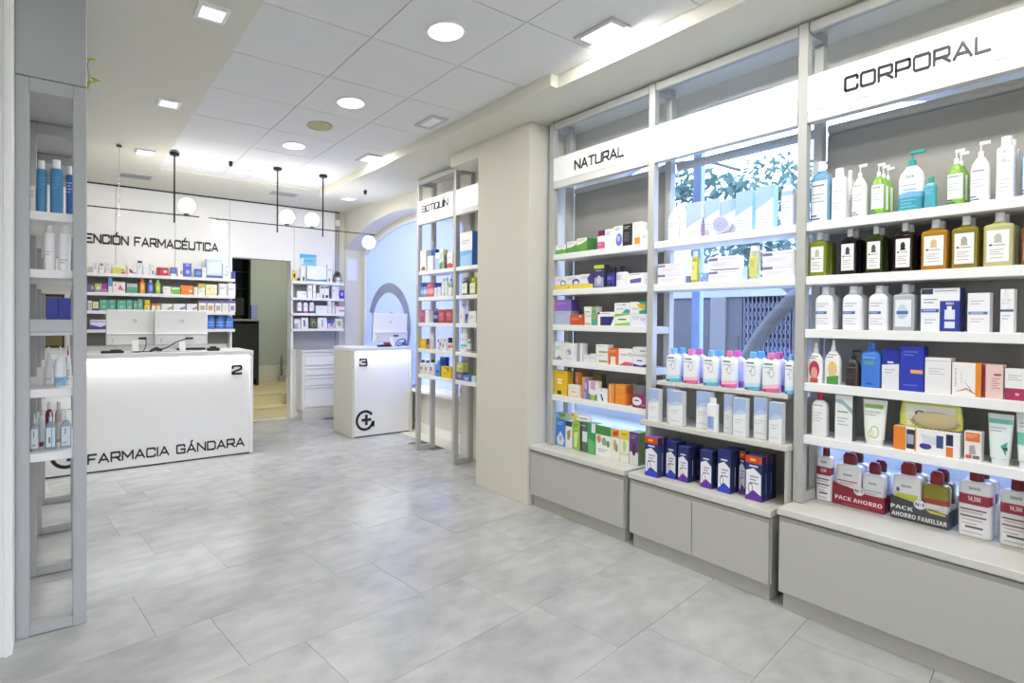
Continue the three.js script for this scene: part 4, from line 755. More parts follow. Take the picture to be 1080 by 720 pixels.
["flat","soap_bottle","bottle","second soap bottle from the left, pink cap, rear row, on the window-bay ledge",3.14,1.0308,-1.842,"R",0.085,0.2028,0.05,"#c9c8ee|p #b060b0 0,.85 1,.8 1,1 0,1|l 0.15 0.3 0.6 4 #a8a6d4","#d85aa6"],
["flat","soap_bottle","bottle","third soap bottle from the left, blue cap, front row, on the window-bay ledge",3.055,1.0308,-1.722,"R",0.081,0.2008,0.05,"#f1f4f5|p #c4e6f0 0,.8 1,.74 1,1 0,1|p #6cbcdc 0,.9 1,.86 1,1 0,1|t .42 .16 .07 #46505c ▬▬▬|l 0.15 0.25 0.6 1 #9aa4ae|o .62 .42 .14 #b0b8bc|p #b8c0c4 .3,.4 .55,.38 .5,.46|r .12 .93 .2 .03 #333|s #dfe6ee","#7cc4ec"],
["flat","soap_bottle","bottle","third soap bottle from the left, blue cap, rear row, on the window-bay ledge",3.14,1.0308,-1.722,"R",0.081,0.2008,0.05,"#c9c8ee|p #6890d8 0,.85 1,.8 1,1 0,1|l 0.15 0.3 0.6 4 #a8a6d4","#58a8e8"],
["flat","soap_bottle","bottle","fourth soap bottle from the left, pink cap, front row, on the window-bay ledge",3.055,1.0308,-1.617,"R",0.08,0.2038,0.05,"#f1f4f5|p #f6c8d8 0,.8 1,.74 1,1 0,1|p #e8709c 0,.9 1,.86 1,1 0,1|t .42 .16 .07 #46505c ▬▬▬|l 0.15 0.25 0.6 1 #9aa4ae|o .62 .42 .14 #b0b8bc|p #b8c0c4 .3,.4 .55,.38 .5,.46|r .12 .93 .2 .03 #333|s #dfe6ee","#ee7fae"],
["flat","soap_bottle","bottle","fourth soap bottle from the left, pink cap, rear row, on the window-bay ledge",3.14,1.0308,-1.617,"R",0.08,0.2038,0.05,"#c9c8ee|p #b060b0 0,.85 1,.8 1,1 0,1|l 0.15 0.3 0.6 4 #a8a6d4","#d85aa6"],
["flat","soap_bottle","bottle","fifth soap bottle from the left, blue cap, front row, on the window-bay ledge",3.055,1.0308,-1.491,"R",0.079,0.2048,0.05,"#f1f4f5|p #c4e6f0 0,.8 1,.74 1,1 0,1|p #6cbcdc 0,.9 1,.86 1,1 0,1|t .42 .16 .07 #46505c ▬▬▬|l 0.15 0.25 0.6 1 #9aa4ae|o .62 .42 .14 #b0b8bc|p #b8c0c4 .3,.4 .55,.38 .5,.46|r .12 .93 .2 .03 #333|s #dfe6ee","#7cc4ec"],
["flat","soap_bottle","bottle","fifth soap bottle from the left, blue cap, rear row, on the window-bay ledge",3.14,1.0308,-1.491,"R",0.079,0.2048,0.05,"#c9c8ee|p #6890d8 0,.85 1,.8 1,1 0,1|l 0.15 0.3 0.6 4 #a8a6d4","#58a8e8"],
["flat","soap_bottle","bottle","sixth soap bottle from the left, pink cap, front row, on the window-bay ledge",3.055,1.0308,-1.399,"R",0.08,0.2048,0.05,"#f1f4f5|p #f6c8d8 0,.8 1,.74 1,1 0,1|p #e8709c 0,.9 1,.86 1,1 0,1|t .42 .16 .07 #46505c ▬▬▬|l 0.15 0.25 0.6 1 #9aa4ae|o .62 .42 .14 #b0b8bc|p #b8c0c4 .3,.4 .55,.38 .5,.46|r .12 .93 .2 .03 #333|s #dfe6ee","#ee7fae"],
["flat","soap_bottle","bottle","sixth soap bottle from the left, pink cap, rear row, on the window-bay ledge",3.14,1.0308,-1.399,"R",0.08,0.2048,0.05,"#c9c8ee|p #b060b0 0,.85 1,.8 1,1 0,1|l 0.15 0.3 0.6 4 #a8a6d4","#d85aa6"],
["flat","soap_bottle","bottle","last soap bottle from the left, blue cap, front row, on the window-bay ledge",3.055,1.0308,-1.305,"R",0.049,0.2038,0.05,"#f1f4f5|p #c4e6f0 0,.8 1,.74 1,1 0,1|p #6cbcdc 0,.9 1,.86 1,1 0,1|t .42 .16 .07 #46505c ▬▬▬|l 0.15 0.25 0.6 1 #9aa4ae|o .62 .42 .14 #b0b8bc|p #b8c0c4 .3,.4 .55,.38 .5,.46|r .12 .93 .2 .03 #333|s #dfe6ee","#7cc4ec"],
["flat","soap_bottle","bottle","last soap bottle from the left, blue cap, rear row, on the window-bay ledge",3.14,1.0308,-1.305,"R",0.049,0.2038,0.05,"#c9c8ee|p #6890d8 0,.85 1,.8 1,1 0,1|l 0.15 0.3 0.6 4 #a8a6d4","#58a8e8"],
["box","cream_box","box","leftmost white and sky blue cream carton on the stepped riser",2.994,0.7831,-2.036,"R",0.072,0.1985,0.04,"#eff1f2|p #a9bfe4 0,0 1,0 1,.33 .5,.3 0,.42|p #c4d4ee 0,.42 .5,.3 1,.33 1,.38 0,.46|l 0.15 0.55 0.6 2 #ccd2da|l 0.15 0.85 0.6 1 #ccd2da|s #dfe0e0",null],
["box","cream_box","box","second white and sky blue cream carton, set back, on the stepped riser",3.044,0.7831,-1.948,"R",0.06,0.2055,0.04,"#eff1f2|p #a9bfe4 0,0 1,0 1,.33 .5,.3 0,.42|p #c4d4ee 0,.42 .5,.3 1,.33 1,.38 0,.46|l 0.15 0.55 0.6 2 #ccd2da|l 0.15 0.85 0.6 1 #ccd2da|s #dfe0e0",null],
["box","cream_box","box","third white and sky blue cream carton, before another, on the stepped riser",2.994,0.7831,-1.888,"R",0.085,0.2015,0.04,"#eff1f2|p #a9bfe4 0,0 1,0 1,.33 .5,.3 0,.42|p #c4d4ee 0,.42 .5,.3 1,.33 1,.38 0,.46|l 0.15 0.55 0.6 2 #ccd2da|l 0.15 0.85 0.6 1 #ccd2da|s #dfe0e0",null],
["box","cream_box","box","white and sky blue cream carton behind the white bottle on the stepped riser",3.039,0.7831,-1.744,"R",0.087,0.2125,0.04,"#eff1f2|p #a9bfe4 0,0 1,0 1,.33 .5,.3 0,.42|p #c4d4ee 0,.42 .5,.3 1,.33 1,.38 0,.46|l 0.15 0.55 0.6 2 #ccd2da|l 0.15 0.85 0.6 1 #ccd2da|s #dfe0e0",null],
["box","cream_box","box","white and sky blue cream carton left of the middle pair on the stepped riser",3.039,0.7831,-1.604,"R",0.047,0.2125,0.04,"#eff1f2|p #a9bfe4 0,0 1,0 1,.33 .5,.3 0,.42|p #c4d4ee 0,.42 .5,.3 1,.33 1,.38 0,.46|l 0.15 0.55 0.6 2 #ccd2da|l 0.15 0.85 0.6 1 #ccd2da|s #dfe0e0",null],
["box","cream_box","box","white and sky blue cream carton right of the middle pair on the stepped riser",2.994,0.7831,-1.521,"R",0.067,0.2055,0.04,"#eff1f2|p #a9bfe4 0,0 1,0 1,.33 .5,.3 0,.42|p #c4d4ee 0,.42 .5,.3 1,.33 1,.38 0,.46|l 0.15 0.55 0.6 2 #ccd2da|l 0.15 0.85 0.6 1 #ccd2da|s #dfe0e0",null],
["box","cream_box","box","white and sky blue cream carton, second from the right, on the stepped riser",3.039,0.7831,-1.436,"R",0.066,0.2175,0.04,"#eff1f2|p #a9bfe4 0,0 1,0 1,.33 .5,.3 0,.42|p #c4d4ee 0,.42 .5,.3 1,.33 1,.38 0,.46|l 0.15 0.55 0.6 2 #ccd2da|l 0.15 0.85 0.6 1 #ccd2da|s #dfe0e0",null],
["box","cream_box","box","rightmost white and sky blue cream carton on the stepped riser",2.994,0.7831,-1.342,"R",0.061,0.2065,0.04,"#eff1f2|p #a9bfe4 0,0 1,0 1,.33 .5,.3 0,.42|p #c4d4ee 0,.42 .5,.3 1,.33 1,.38 0,.46|l 0.15 0.55 0.6 2 #ccd2da|l 0.15 0.85 0.6 1 #ccd2da|s #dfe0e0",null],
["lotion","lotion_bottle","bottle","white lotion bottle with a blue label, before a carton, on the stepped riser",2.992,0.7831,-1.674,"R",0.061,0.1885,0.035,"#f3f4f6|r .15 .45 .6 .45 #a0b8e4|l 0.2 0.5 0.4 5 #6a86c0","#f0f0f2"],
["box","navy_box","box","front orange-flashed navy box at the left end on the two-door cabinet",2.942,0.4606,-2.009,"R",0.086,0.237,0.045,"#22306e|r 0 0 1 .17 #d8481e|t .45 .09 .1 #f6c040 ▬▬|t .5 .23 .07 #e8ecf6 ▬▬▬|p #eeeef2 .05,.34 .5,.27 .95,.4 .95,.86 .5,.76 .05,.92|p #3547c8 0,.92 .5,.78 1,.9 1,1 0,1|l 0.3 0.45 0.5 3 #7a6a88|o .32 .72 .12 #303a5c|s #27305f|u #5566b4",null],
["box","navy_box","box","first box behind the orange-flashed navy box at the left end on the two-door cabinet",2.996,0.4606,-2.009,"R",0.086,0.237,0.045,"#22306e|r 0 0 1 .17 #d8481e|t .45 .09 .1 #f6c040 ▬▬|t .5 .23 .07 #e8ecf6 ▬▬▬|p #eeeef2 .05,.34 .5,.27 .95,.4 .95,.86 .5,.76 .05,.92|p #3547c8 0,.92 .5,.78 1,.9 1,1 0,1|l 0.3 0.45 0.5 3 #7a6a88|o .32 .72 .12 #303a5c|s #27305f|u #5566b4",null],
["box","navy_box","box","front navy and blue box beside the leftmost on the two-door cabinet",3.007,0.4606,-1.922,"R",0.065,0.22,0.045,"#22306e|t .5 .23 .07 #e8ecf6 ▬▬▬|p #eeeef2 .05,.34 .5,.27 .95,.4 .95,.86 .5,.76 .05,.92|p #3547c8 0,.92 .5,.78 1,.9 1,1 0,1|l 0.3 0.45 0.5 3 #7a6a88|o .32 .72 .12 #303a5c|s #27305f|u #5566b4",null],
["box","navy_box","box","first box behind the navy and blue box beside the leftmost on the two-door cabinet",3.061,0.4606,-1.922,"R",0.065,0.22,0.045,"#22306e|t .5 .23 .07 #e8ecf6 ▬▬▬|p #eeeef2 .05,.34 .5,.27 .95,.4 .95,.86 .5,.76 .05,.92|p #3547c8 0,.92 .5,.78 1,.9 1,1 0,1|l 0.3 0.45 0.5 3 #7a6a88|o .32 .72 .12 #303a5c|s #27305f|u #5566b4",null],
["box","navy_box","box","front pink-labelled navy box, left half, on the two-door cabinet",3.007,0.4606,-1.844,"R",0.064,0.204,0.045,"#22306e|t .5 .23 .07 #e8ecf6 ▬▬▬|p #eeeef2 .05,.34 .5,.27 .95,.4 .95,.86 .5,.76 .05,.92|p #6a2fa0 0,.92 .5,.78 1,.9 1,1 0,1|l 0.3 0.45 0.5 3 #7a6a88|o .32 .72 .12 #b04a64|s #27305f|u #5566b4",null],
["box","navy_box","box","first box behind the pink-labelled navy box, left half, on the two-door cabinet",3.061,0.4606,-1.844,"R",0.064,0.204,0.045,"#22306e|t .5 .23 .07 #e8ecf6 ▬▬▬|p #eeeef2 .05,.34 .5,.27 .95,.4 .95,.86 .5,.76 .05,.92|p #6a2fa0 0,.92 .5,.78 1,.9 1,1 0,1|l 0.3 0.45 0.5 3 #7a6a88|o .32 .72 .12 #b04a64|s #27305f|u #5566b4",null],
["box","navy_box","box","second box behind the pink-labelled navy box, left half, on the two-door cabinet",3.115,0.4606,-1.844,"R",0.064,0.204,0.045,"#22306e|t .5 .23 .07 #e8ecf6 ▬▬▬|p #eeeef2 .05,.34 .5,.27 .95,.4 .95,.86 .5,.76 .05,.92|p #6a2fa0 0,.92 .5,.78 1,.9 1,1 0,1|l 0.3 0.45 0.5 3 #7a6a88|o .32 .72 .12 #b04a64|s #27305f|u #5566b4",null],
["box","navy_box","box","front pink-labelled navy box, right half, on the two-door cabinet",3.007,0.4606,-1.706,"R",0.068,0.21,0.045,"#22306e|t .5 .23 .07 #e8ecf6 ▬▬▬|p #eeeef2 .05,.34 .5,.27 .95,.4 .95,.86 .5,.76 .05,.92|p #6a2fa0 0,.92 .5,.78 1,.9 1,1 0,1|l 0.3 0.45 0.5 3 #7a6a88|o .32 .72 .12 #b04a64|s #27305f|u #5566b4",null],
["box","navy_box","box","first box behind the pink-labelled navy box, right half, on the two-door cabinet",3.061,0.4606,-1.706,"R",0.068,0.21,0.045,"#22306e|t .5 .23 .07 #e8ecf6 ▬▬▬|p #eeeef2 .05,.34 .5,.27 .95,.4 .95,.86 .5,.76 .05,.92|p #6a2fa0 0,.92 .5,.78 1,.9 1,1 0,1|l 0.3 0.45 0.5 3 #7a6a88|o .32 .72 .12 #b04a64|s #27305f|u #5566b4",null],
["box","navy_box","box","front tall navy and blue box on the two-door cabinet",3.007,0.4606,-1.604,"R",0.071,0.231,0.045,"#22306e|t .5 .23 .07 #e8ecf6 ▬▬▬|p #eeeef2 .05,.34 .5,.27 .95,.4 .95,.86 .5,.76 .05,.92|p #3547c8 0,.92 .5,.78 1,.9 1,1 0,1|l 0.3 0.45 0.5 3 #7a6a88|o .32 .72 .12 #303a5c|s #27305f|u #5566b4",null],
["box","navy_box","box","first box behind the tall navy and blue box on the two-door cabinet",3.061,0.4606,-1.604,"R",0.071,0.231,0.045,"#22306e|t .5 .23 .07 #e8ecf6 ▬▬▬|p #eeeef2 .05,.34 .5,.27 .95,.4 .95,.86 .5,.76 .05,.92|p #3547c8 0,.92 .5,.78 1,.9 1,1 0,1|l 0.3 0.45 0.5 3 #7a6a88|o .32 .72 .12 #303a5c|s #27305f|u #5566b4",null],
["box","navy_box","box","second box behind the tall navy and blue box on the two-door cabinet",3.115,0.4606,-1.604,"R",0.071,0.231,0.045,"#22306e|t .5 .23 .07 #e8ecf6 ▬▬▬|p #eeeef2 .05,.34 .5,.27 .95,.4 .95,.86 .5,.76 .05,.92|p #3547c8 0,.92 .5,.78 1,.9 1,1 0,1|l 0.3 0.45 0.5 3 #7a6a88|o .32 .72 .12 #303a5c|s #27305f|u #5566b4",null],
["box","navy_box","box","half hidden orange-flashed navy box on the two-door cabinet",3.062,0.4606,-1.535,"R",0.032,0.234,0.045,"#22306e|r 0 0 1 .17 #d8481e|t .45 .09 .1 #f6c040 ▬▬|t .5 .23 .07 #e8ecf6 ▬▬▬|p #eeeef2 .05,.34 .5,.27 .95,.4 .95,.86 .5,.76 .05,.92|p #6a2fa0 0,.92 .5,.78 1,.9 1,1 0,1|l 0.3 0.45 0.5 3 #7a6a88|o .32 .72 .12 #303a5c|s #27305f|u #5566b4",null],
["box","navy_box","box","front large orange-flashed navy box at the right on the two-door cabinet",3.007,0.4606,-1.449,"R",0.083,0.233,0.045,"#22306e|r 0 0 1 .17 #d8481e|t .45 .09 .1 #f6c040 ▬▬|t .5 .23 .07 #e8ecf6 ▬▬▬|p #eeeef2 .05,.34 .5,.27 .95,.4 .95,.86 .5,.76 .05,.92|p #6a2fa0 0,.92 .5,.78 1,.9 1,1 0,1|l 0.3 0.45 0.5 3 #7a6a88|o .32 .72 .12 #303a5c|s #27305f|u #5566b4",null],
["box","navy_box","box","first box behind the large orange-flashed navy box at the right on the two-door cabinet",3.061,0.4606,-1.449,"R",0.083,0.233,0.045,"#22306e|r 0 0 1 .17 #d8481e|t .45 .09 .1 #f6c040 ▬▬|t .5 .23 .07 #e8ecf6 ▬▬▬|p #eeeef2 .05,.34 .5,.27 .95,.4 .95,.86 .5,.76 .05,.92|p #6a2fa0 0,.92 .5,.78 1,.9 1,1 0,1|l 0.3 0.45 0.5 3 #7a6a88|o .32 .72 .12 #303a5c|s #27305f|u #5566b4",null],
["box","navy_box","box","second box behind the large orange-flashed navy box at the right on the two-door cabinet",3.115,0.4606,-1.449,"R",0.083,0.233,0.045,"#22306e|r 0 0 1 .17 #d8481e|t .45 .09 .1 #f6c040 ▬▬|t .5 .23 .07 #e8ecf6 ▬▬▬|p #eeeef2 .05,.34 .5,.27 .95,.4 .95,.86 .5,.76 .05,.92|p #6a2fa0 0,.92 .5,.78 1,.9 1,1 0,1|l 0.3 0.45 0.5 3 #7a6a88|o .32 .72 .12 #303a5c|s #27305f|u #5566b4",null],
["flat","bottle","bottle","blue bottle with a white label and white cap on the top CORPORAL shelf",3.072,1.8856,-1.189,"R",0.084,0.295,0.055,"#6f9fc4|r .12 .2 .76 .78 #e6eef4|l 0.15 0.28 0.6 1 #3a4a60|l 0.15 0.45 0.6 3 #9aaabb|r .04 .86 .35 .025 #2b3478|r .04 .92 .5 .025 #2b3478|s #5c8cb4","#f6f6f6"],
["lotion","lotion_bottle","bottle","white lotion bottle with a faint round logo, left half on the top CORPORAL shelf",3.067,1.8856,-1.112,"R",0.058,0.246,0.045,"#f5f5f3|o .4 .2 .1 #c8c8c8|l 0.15 0.32 0.6 1 #b8b8b8|l 0.15 0.6 0.6 3 #c4c4c4","#f6f6f4"],
["lotion","lotion_bottle","bottle","white lotion bottle set back behind the pump bottle on the top CORPORAL shelf",3.115,1.8856,-1.086,"R",0.027,0.239,0.04,"#f2f2f0|l 0.15 0.4 0.6 3 #c8c8c8","#f6f6f4"],
["pump","pump_bottle","bottle","white pump bottle left of the green ones on the top CORPORAL shelf",3.07,1.8856,-1.031,"R",0.058,0.245,0.05,"#f3f5f2|l 0.15 0.2 0.6 1 #6a747c|l 0.15 0.42 0.6 3 #b0b8bc|r .04 .86 .35 .025 #2b3478|r .04 .92 .5 .025 #2b3478","#ececea"],
["pump","pump_bottle","bottle","front green pump bottle with a white label, left group, on the top CORPORAL shelf",3.067,1.8856,-0.96,"R",0.051,0.233,0.045,"#86b848|r .06 .22 .88 .62 #e9f2ee|l 0.15 0.28 0.6 1 #5a646c|l 0.15 0.45 0.6 3 #b0c0b8|r .04 .86 .35 .025 #2b3478|r .04 .92 .5 .025 #2b3478|s #78aa3c","#eceee8"],
["pump","pump_bottle","bottle","second green pump bottle with a white label, left group, on the top CORPORAL shelf",3.124,1.8856,-0.96,"R",0.051,0.233,0.045,"#86b848|r .06 .22 .88 .62 #e9f2ee|l 0.15 0.28 0.6 1 #5a646c|l 0.15 0.45 0.6 3 #b0c0b8|r .04 .86 .35 .025 #2b3478|r .04 .92 .5 .025 #2b3478|s #78aa3c","#eceee8"],
["pump","pump_bottle","bottle","third green pump bottle with a white label, left group, on the top CORPORAL shelf",3.181,1.8856,-0.96,"R",0.051,0.233,0.045,"#86b848|r .06 .22 .88 .62 #e9f2ee|l 0.15 0.28 0.6 1 #5a646c|l 0.15 0.45 0.6 3 #b0c0b8|r .04 .86 .35 .025 #2b3478|r .04 .92 .5 .025 #2b3478|s #78aa3c","#eceee8"],
["pump","pump_bottle","bottle","large white and teal pump bottle with a teal pump on the top CORPORAL shelf",3.08,1.8856,-0.844,"R",0.09,0.264,0.07,"#f1f4f6|r 0 .66 1 .34 #3f9cae|p #7ab4dc 0,.62 .5,.57 1,.6 1,.7 0,.7|t .5 .25 .1 #3f5468 ISDIN|l 0.15 0.42 0.6 1 #98a8b8|l 0.2 0.52 0.55 1 #5a9ad0|l 0.15 0.75 0.6 3 #8cc4d0","#2f9c98"],
["bottle","bottle","bottle","small teal bottle beside the large pump bottle on the top CORPORAL shelf",3.062,1.8856,-0.776,"R",0.041,0.134,0.035,"#4fa6b8|r 0 0 1 .1 #9ed0dc|l 0.15 0.3 0.6 3 #8cc8d4","#3fa08c"],
["pump","pump_bottle","bottle","front green pump bottle with a white label, right group, on the top CORPORAL shelf",3.07,1.8856,-0.698,"R",0.054,0.231,0.05,"#84b644|r .06 .25 .88 .6 #e8f1ee|l 0.15 0.31 0.6 1 #5a646c|l 0.15 0.48 0.6 3 #b0c0b8|r .04 .86 .35 .025 #2b3478|r .04 .92 .5 .025 #2b3478|s #74a638","#eceee8"],
["pump","pump_bottle","bottle","rear green pump bottle with a white label, right group, on the top CORPORAL shelf",3.132,1.8856,-0.698,"R",0.054,0.231,0.05,"#84b644|r .06 .25 .88 .6 #e8f1ee|l 0.15 0.31 0.6 1 #5a646c|l 0.15 0.48 0.6 3 #b0c0b8|r .04 .86 .35 .025 #2b3478|r .04 .92 .5 .025 #2b3478|s #74a638","#eceee8"],
["pump","pump_bottle","bottle","tall white pump bottle right of the green ones on the top CORPORAL shelf",3.072,1.8856,-0.625,"R",0.058,0.245,0.055,"#f2f4f2|l 0.15 0.3 0.6 1 #5a646c|l 0.15 0.5 0.6 3 #b4bcc0|r .04 .86 .35 .025 #2b3478|r .04 .92 .5 .025 #2b3478","#efefec"],
["lotion","lotion_bottle","bottle","large white lotion bottle with a round logo, right half on the top CORPORAL shelf",3.075,1.8856,-0.552,"R",0.054,0.248,0.06,"#f6f5f6|o .45 .18 .1 #a8a8a8|l 0.15 0.28 0.6 1 #b8b8b8|r .1 .35 .7 .2 #efecf4|l 0.15 0.62 0.6 4 #c4c4c4","#f8f8f8"],
["lotion","lotion_bottle","bottle","rear large white lotion bottle with a round logo, right half on the top CORPORAL shelf",3.145,1.8856,-0.552,"R",0.054,0.248,0.06,"#f6f5f6|o .45 .18 .1 #a8a8a8|l 0.15 0.28 0.6 1 #b8b8b8|r .1 .35 .7 .2 #efecf4|l 0.15 0.62 0.6 4 #c4c4c4","#f8f8f8"],
["flat","bottle","bottle","blue bottle with a white label cut by the picture edge on the top CORPORAL shelf",3.072,1.8856,-0.483,"R",0.049,0.22,0.055,"#6f9fc4|r .12 .2 .76 .78 #dfeaf2|r .04 .86 .35 .025 #2b3478|r .04 .92 .5 .025 #2b3478|s #4c80ac","#9cc8d8"],
["flask","shampoo_bottle","bottle","front square shampoo bottle of pale green liquid on the second CORPORAL shelf",3.074,1.6226,-1.194,"R",0.074,0.215,0.058,"~#9aa832~#f2f1ee|c .5 .26 .16 #b8b8a0|p #b8b8a0 .3,.4 .5,.15 .7,.4|r .12 .44 .14 .05 #333|l 0.32 0.46 0.5 1 #77736c|l 0.15 0.6 0.6 3 #aaa69e|l 0.15 0.85 0.6 1 #aaa69e","#e6e6e4"],
["flask","shampoo_bottle","bottle","rear square shampoo bottle of pale green liquid on the second CORPORAL shelf",3.144,1.6226,-1.194,"R",0.074,0.215,0.058,"~#9aa832~#f2f1ee|c .5 .26 .16 #b8b8a0|p #b8b8a0 .3,.4 .5,.15 .7,.4|r .12 .44 .14 .05 #333|l 0.32 0.46 0.5 1 #77736c|l 0.15 0.6 0.6 3 #aaa69e|l 0.15 0.85 0.6 1 #aaa69e","#e6e6e4"],
["flask","shampoo_bottle","bottle","front square shampoo bottle of almost black liquid on the second CORPORAL shelf",3.074,1.6226,-1.068,"R",0.068,0.215,0.058,"~#1c1a22~#f2f1ee|c .5 .26 .16 #444|p #444 .3,.4 .5,.15 .7,.4|r .12 .44 .14 .05 #333|l 0.32 0.46 0.5 1 #77736c|l 0.15 0.6 0.6 3 #aaa69e|l 0.15 0.85 0.6 1 #aaa69e","#e6e6e4"],
["flask","shampoo_bottle","bottle","rear square shampoo bottle of almost black liquid on the second CORPORAL shelf",3.144,1.6226,-1.068,"R",0.068,0.215,0.058,"~#1c1a22~#f2f1ee|c .5 .26 .16 #444|p #444 .3,.4 .5,.15 .7,.4|r .12 .44 .14 .05 #333|l 0.32 0.46 0.5 1 #77736c|l 0.15 0.6 0.6 3 #aaa69e|l 0.15 0.85 0.6 1 #aaa69e","#e6e6e4"],
["flask","shampoo_bottle","bottle","front square shampoo bottle of dark olive liquid on the second CORPORAL shelf",3.074,1.6226,-0.968,"R",0.065,0.215,0.058,"~#3c4a18~#f2f1ee|c .5 .26 .16 #555|p #555 .3,.4 .5,.15 .7,.4|r .12 .44 .14 .05 #333|l 0.32 0.46 0.5 1 #77736c|l 0.15 0.6 0.6 3 #aaa69e|l 0.15 0.85 0.6 1 #aaa69e","#e6e6e4"],
["flask","shampoo_bottle","bottle","rear square shampoo bottle of dark olive liquid on the second CORPORAL shelf",3.144,1.6226,-0.968,"R",0.065,0.215,0.058,"~#3c4a18~#f2f1ee|c .5 .26 .16 #555|p #555 .3,.4 .5,.15 .7,.4|r .12 .44 .14 .05 #333|l 0.32 0.46 0.5 1 #77736c|l 0.15 0.6 0.6 3 #aaa69e|l 0.15 0.85 0.6 1 #aaa69e","#e6e6e4"],
["flask","shampoo_bottle","bottle","front square shampoo bottle of black-brown liquid on the second CORPORAL shelf",3.074,1.6226,-0.863,"R",0.067,0.215,0.058,"~#241512~#f2f1ee|c .5 .26 .16 #222|p #222 .3,.4 .5,.15 .7,.4|r .12 .44 .14 .05 #333|l 0.32 0.46 0.5 1 #77736c|l 0.15 0.6 0.6 3 #aaa69e|l 0.15 0.85 0.6 1 #aaa69e","#e6e6e4"],
["flask","shampoo_bottle","bottle","rear square shampoo bottle of black-brown liquid on the second CORPORAL shelf",3.144,1.6226,-0.863,"R",0.067,0.215,0.058,"~#241512~#f2f1ee|c .5 .26 .16 #222|p #222 .3,.4 .5,.15 .7,.4|r .12 .44 .14 .05 #333|l 0.32 0.46 0.5 1 #77736c|l 0.15 0.6 0.6 3 #aaa69e|l 0.15 0.85 0.6 1 #aaa69e","#e6e6e4"],
["flask","shampoo_bottle","bottle","front square shampoo bottle of amber liquid on the second CORPORAL shelf",3.074,1.6226,-0.76,"R",0.086,0.215,0.058,"~#d29a2c~#f2f1ee|c .5 .26 .16 #d8b890|p #d8b890 .3,.4 .5,.15 .7,.4|r .12 .44 .14 .05 #333|l 0.32 0.46 0.5 1 #77736c|l 0.15 0.6 0.6 3 #aaa69e|l 0.15 0.85 0.6 1 #aaa69e","#e6e6e4"],
["flask","shampoo_bottle","bottle","rear square shampoo bottle of amber liquid on the second CORPORAL shelf",3.144,1.6226,-0.76,"R",0.086,0.215,0.058,"~#d29a2c~#f2f1ee|c .5 .26 .16 #d8b890|p #d8b890 .3,.4 .5,.15 .7,.4|r .12 .44 .14 .05 #333|l 0.32 0.46 0.5 1 #77736c|l 0.15 0.6 0.6 3 #aaa69e|l 0.15 0.85 0.6 1 #aaa69e","#e6e6e4"],
["flask","shampoo_bottle","bottle","front square shampoo bottle of olive gold liquid on the second CORPORAL shelf",3.074,1.6226,-0.665,"R",0.08,0.215,0.058,"~#a99a38~#f2f1ee|c .5 .26 .16 #a0a890|p #a0a890 .3,.4 .5,.15 .7,.4|r .12 .44 .14 .05 #333|l 0.32 0.46 0.5 1 #77736c|l 0.15 0.6 0.6 3 #aaa69e|l 0.15 0.85 0.6 1 #aaa69e","#e6e6e4"],
["flask","shampoo_bottle","bottle","rear square shampoo bottle of olive gold liquid on the second CORPORAL shelf",3.144,1.6226,-0.665,"R",0.08,0.215,0.058,"~#a99a38~#f2f1ee|c .5 .26 .16 #a0a890|p #a0a890 .3,.4 .5,.15 .7,.4|r .12 .44 .14 .05 #333|l 0.32 0.46 0.5 1 #77736c|l 0.15 0.6 0.6 3 #aaa69e|l 0.15 0.85 0.6 1 #aaa69e","#e6e6e4"],
["flask","shampoo_bottle","bottle","front square shampoo bottle of pale yellow liquid on the second CORPORAL shelf",3.074,1.6226,-0.567,"R",0.086,0.215,0.058,"~#e6e4a8~#f2f1ee|c .5 .26 .16 #b8b8a8|p #b8b8a8 .3,.4 .5,.15 .7,.4|r .12 .44 .14 .05 #333|l 0.32 0.46 0.5 1 #77736c|l 0.15 0.6 0.6 3 #aaa69e|l 0.15 0.85 0.6 1 #aaa69e","#e6e6e4"],
["flask","shampoo_bottle","bottle","rear square shampoo bottle of pale yellow liquid on the second CORPORAL shelf",3.144,1.6226,-0.567,"R",0.086,0.215,0.058,"~#e6e4a8~#f2f1ee|c .5 .26 .16 #b8b8a8|p #b8b8a8 .3,.4 .5,.15 .7,.4|r .12 .44 .14 .05 #333|l 0.32 0.46 0.5 1 #77736c|l 0.15 0.6 0.6 3 #aaa69e|l 0.15 0.85 0.6 1 #aaa69e","#e6e6e4"],
["flask","shampoo_bottle","bottle","front square shampoo bottle of brown amber liquid on the second CORPORAL shelf",3.074,1.6226,-0.472,"R",0.064,0.182,0.058,"~#a06a34~#f2f1ee|c .5 .26 .16 #907050|p #907050 .3,.4 .5,.15 .7,.4|r .12 .44 .14 .05 #333|l 0.32 0.46 0.5 1 #77736c|l 0.15 0.6 0.6 3 #aaa69e|l 0.15 0.85 0.6 1 #aaa69e","#e6e6e4"],
["flask","shampoo_bottle","bottle","rear square shampoo bottle of brown amber liquid on the second CORPORAL shelf",3.144,1.6226,-0.472,"R",0.064,0.182,0.058,"~#a06a34~#f2f1ee|c .5 .26 .16 #907050|p #907050 .3,.4 .5,.15 .7,.4|r .12 .44 .14 .05 #333|l 0.32 0.46 0.5 1 #77736c|l 0.15 0.6 0.6 3 #aaa69e|l 0.15 0.85 0.6 1 #aaa69e","#e6e6e4"],
["flat","bottle","bottle","first white bottle with a blue band on the third CORPORAL shelf",3.07,1.3626,-1.164,"R",0.076,0.206,0.05,"#f2f3f6|l 0.15 0.28 0.6 2 #a8b0c0|r .06 .5 .62 .07 #3c5c9c|r .12 .52 .4 .03 #9ab0d8|l 0.15 0.68 0.6 3 #c4c8d0","#eeeef0"],
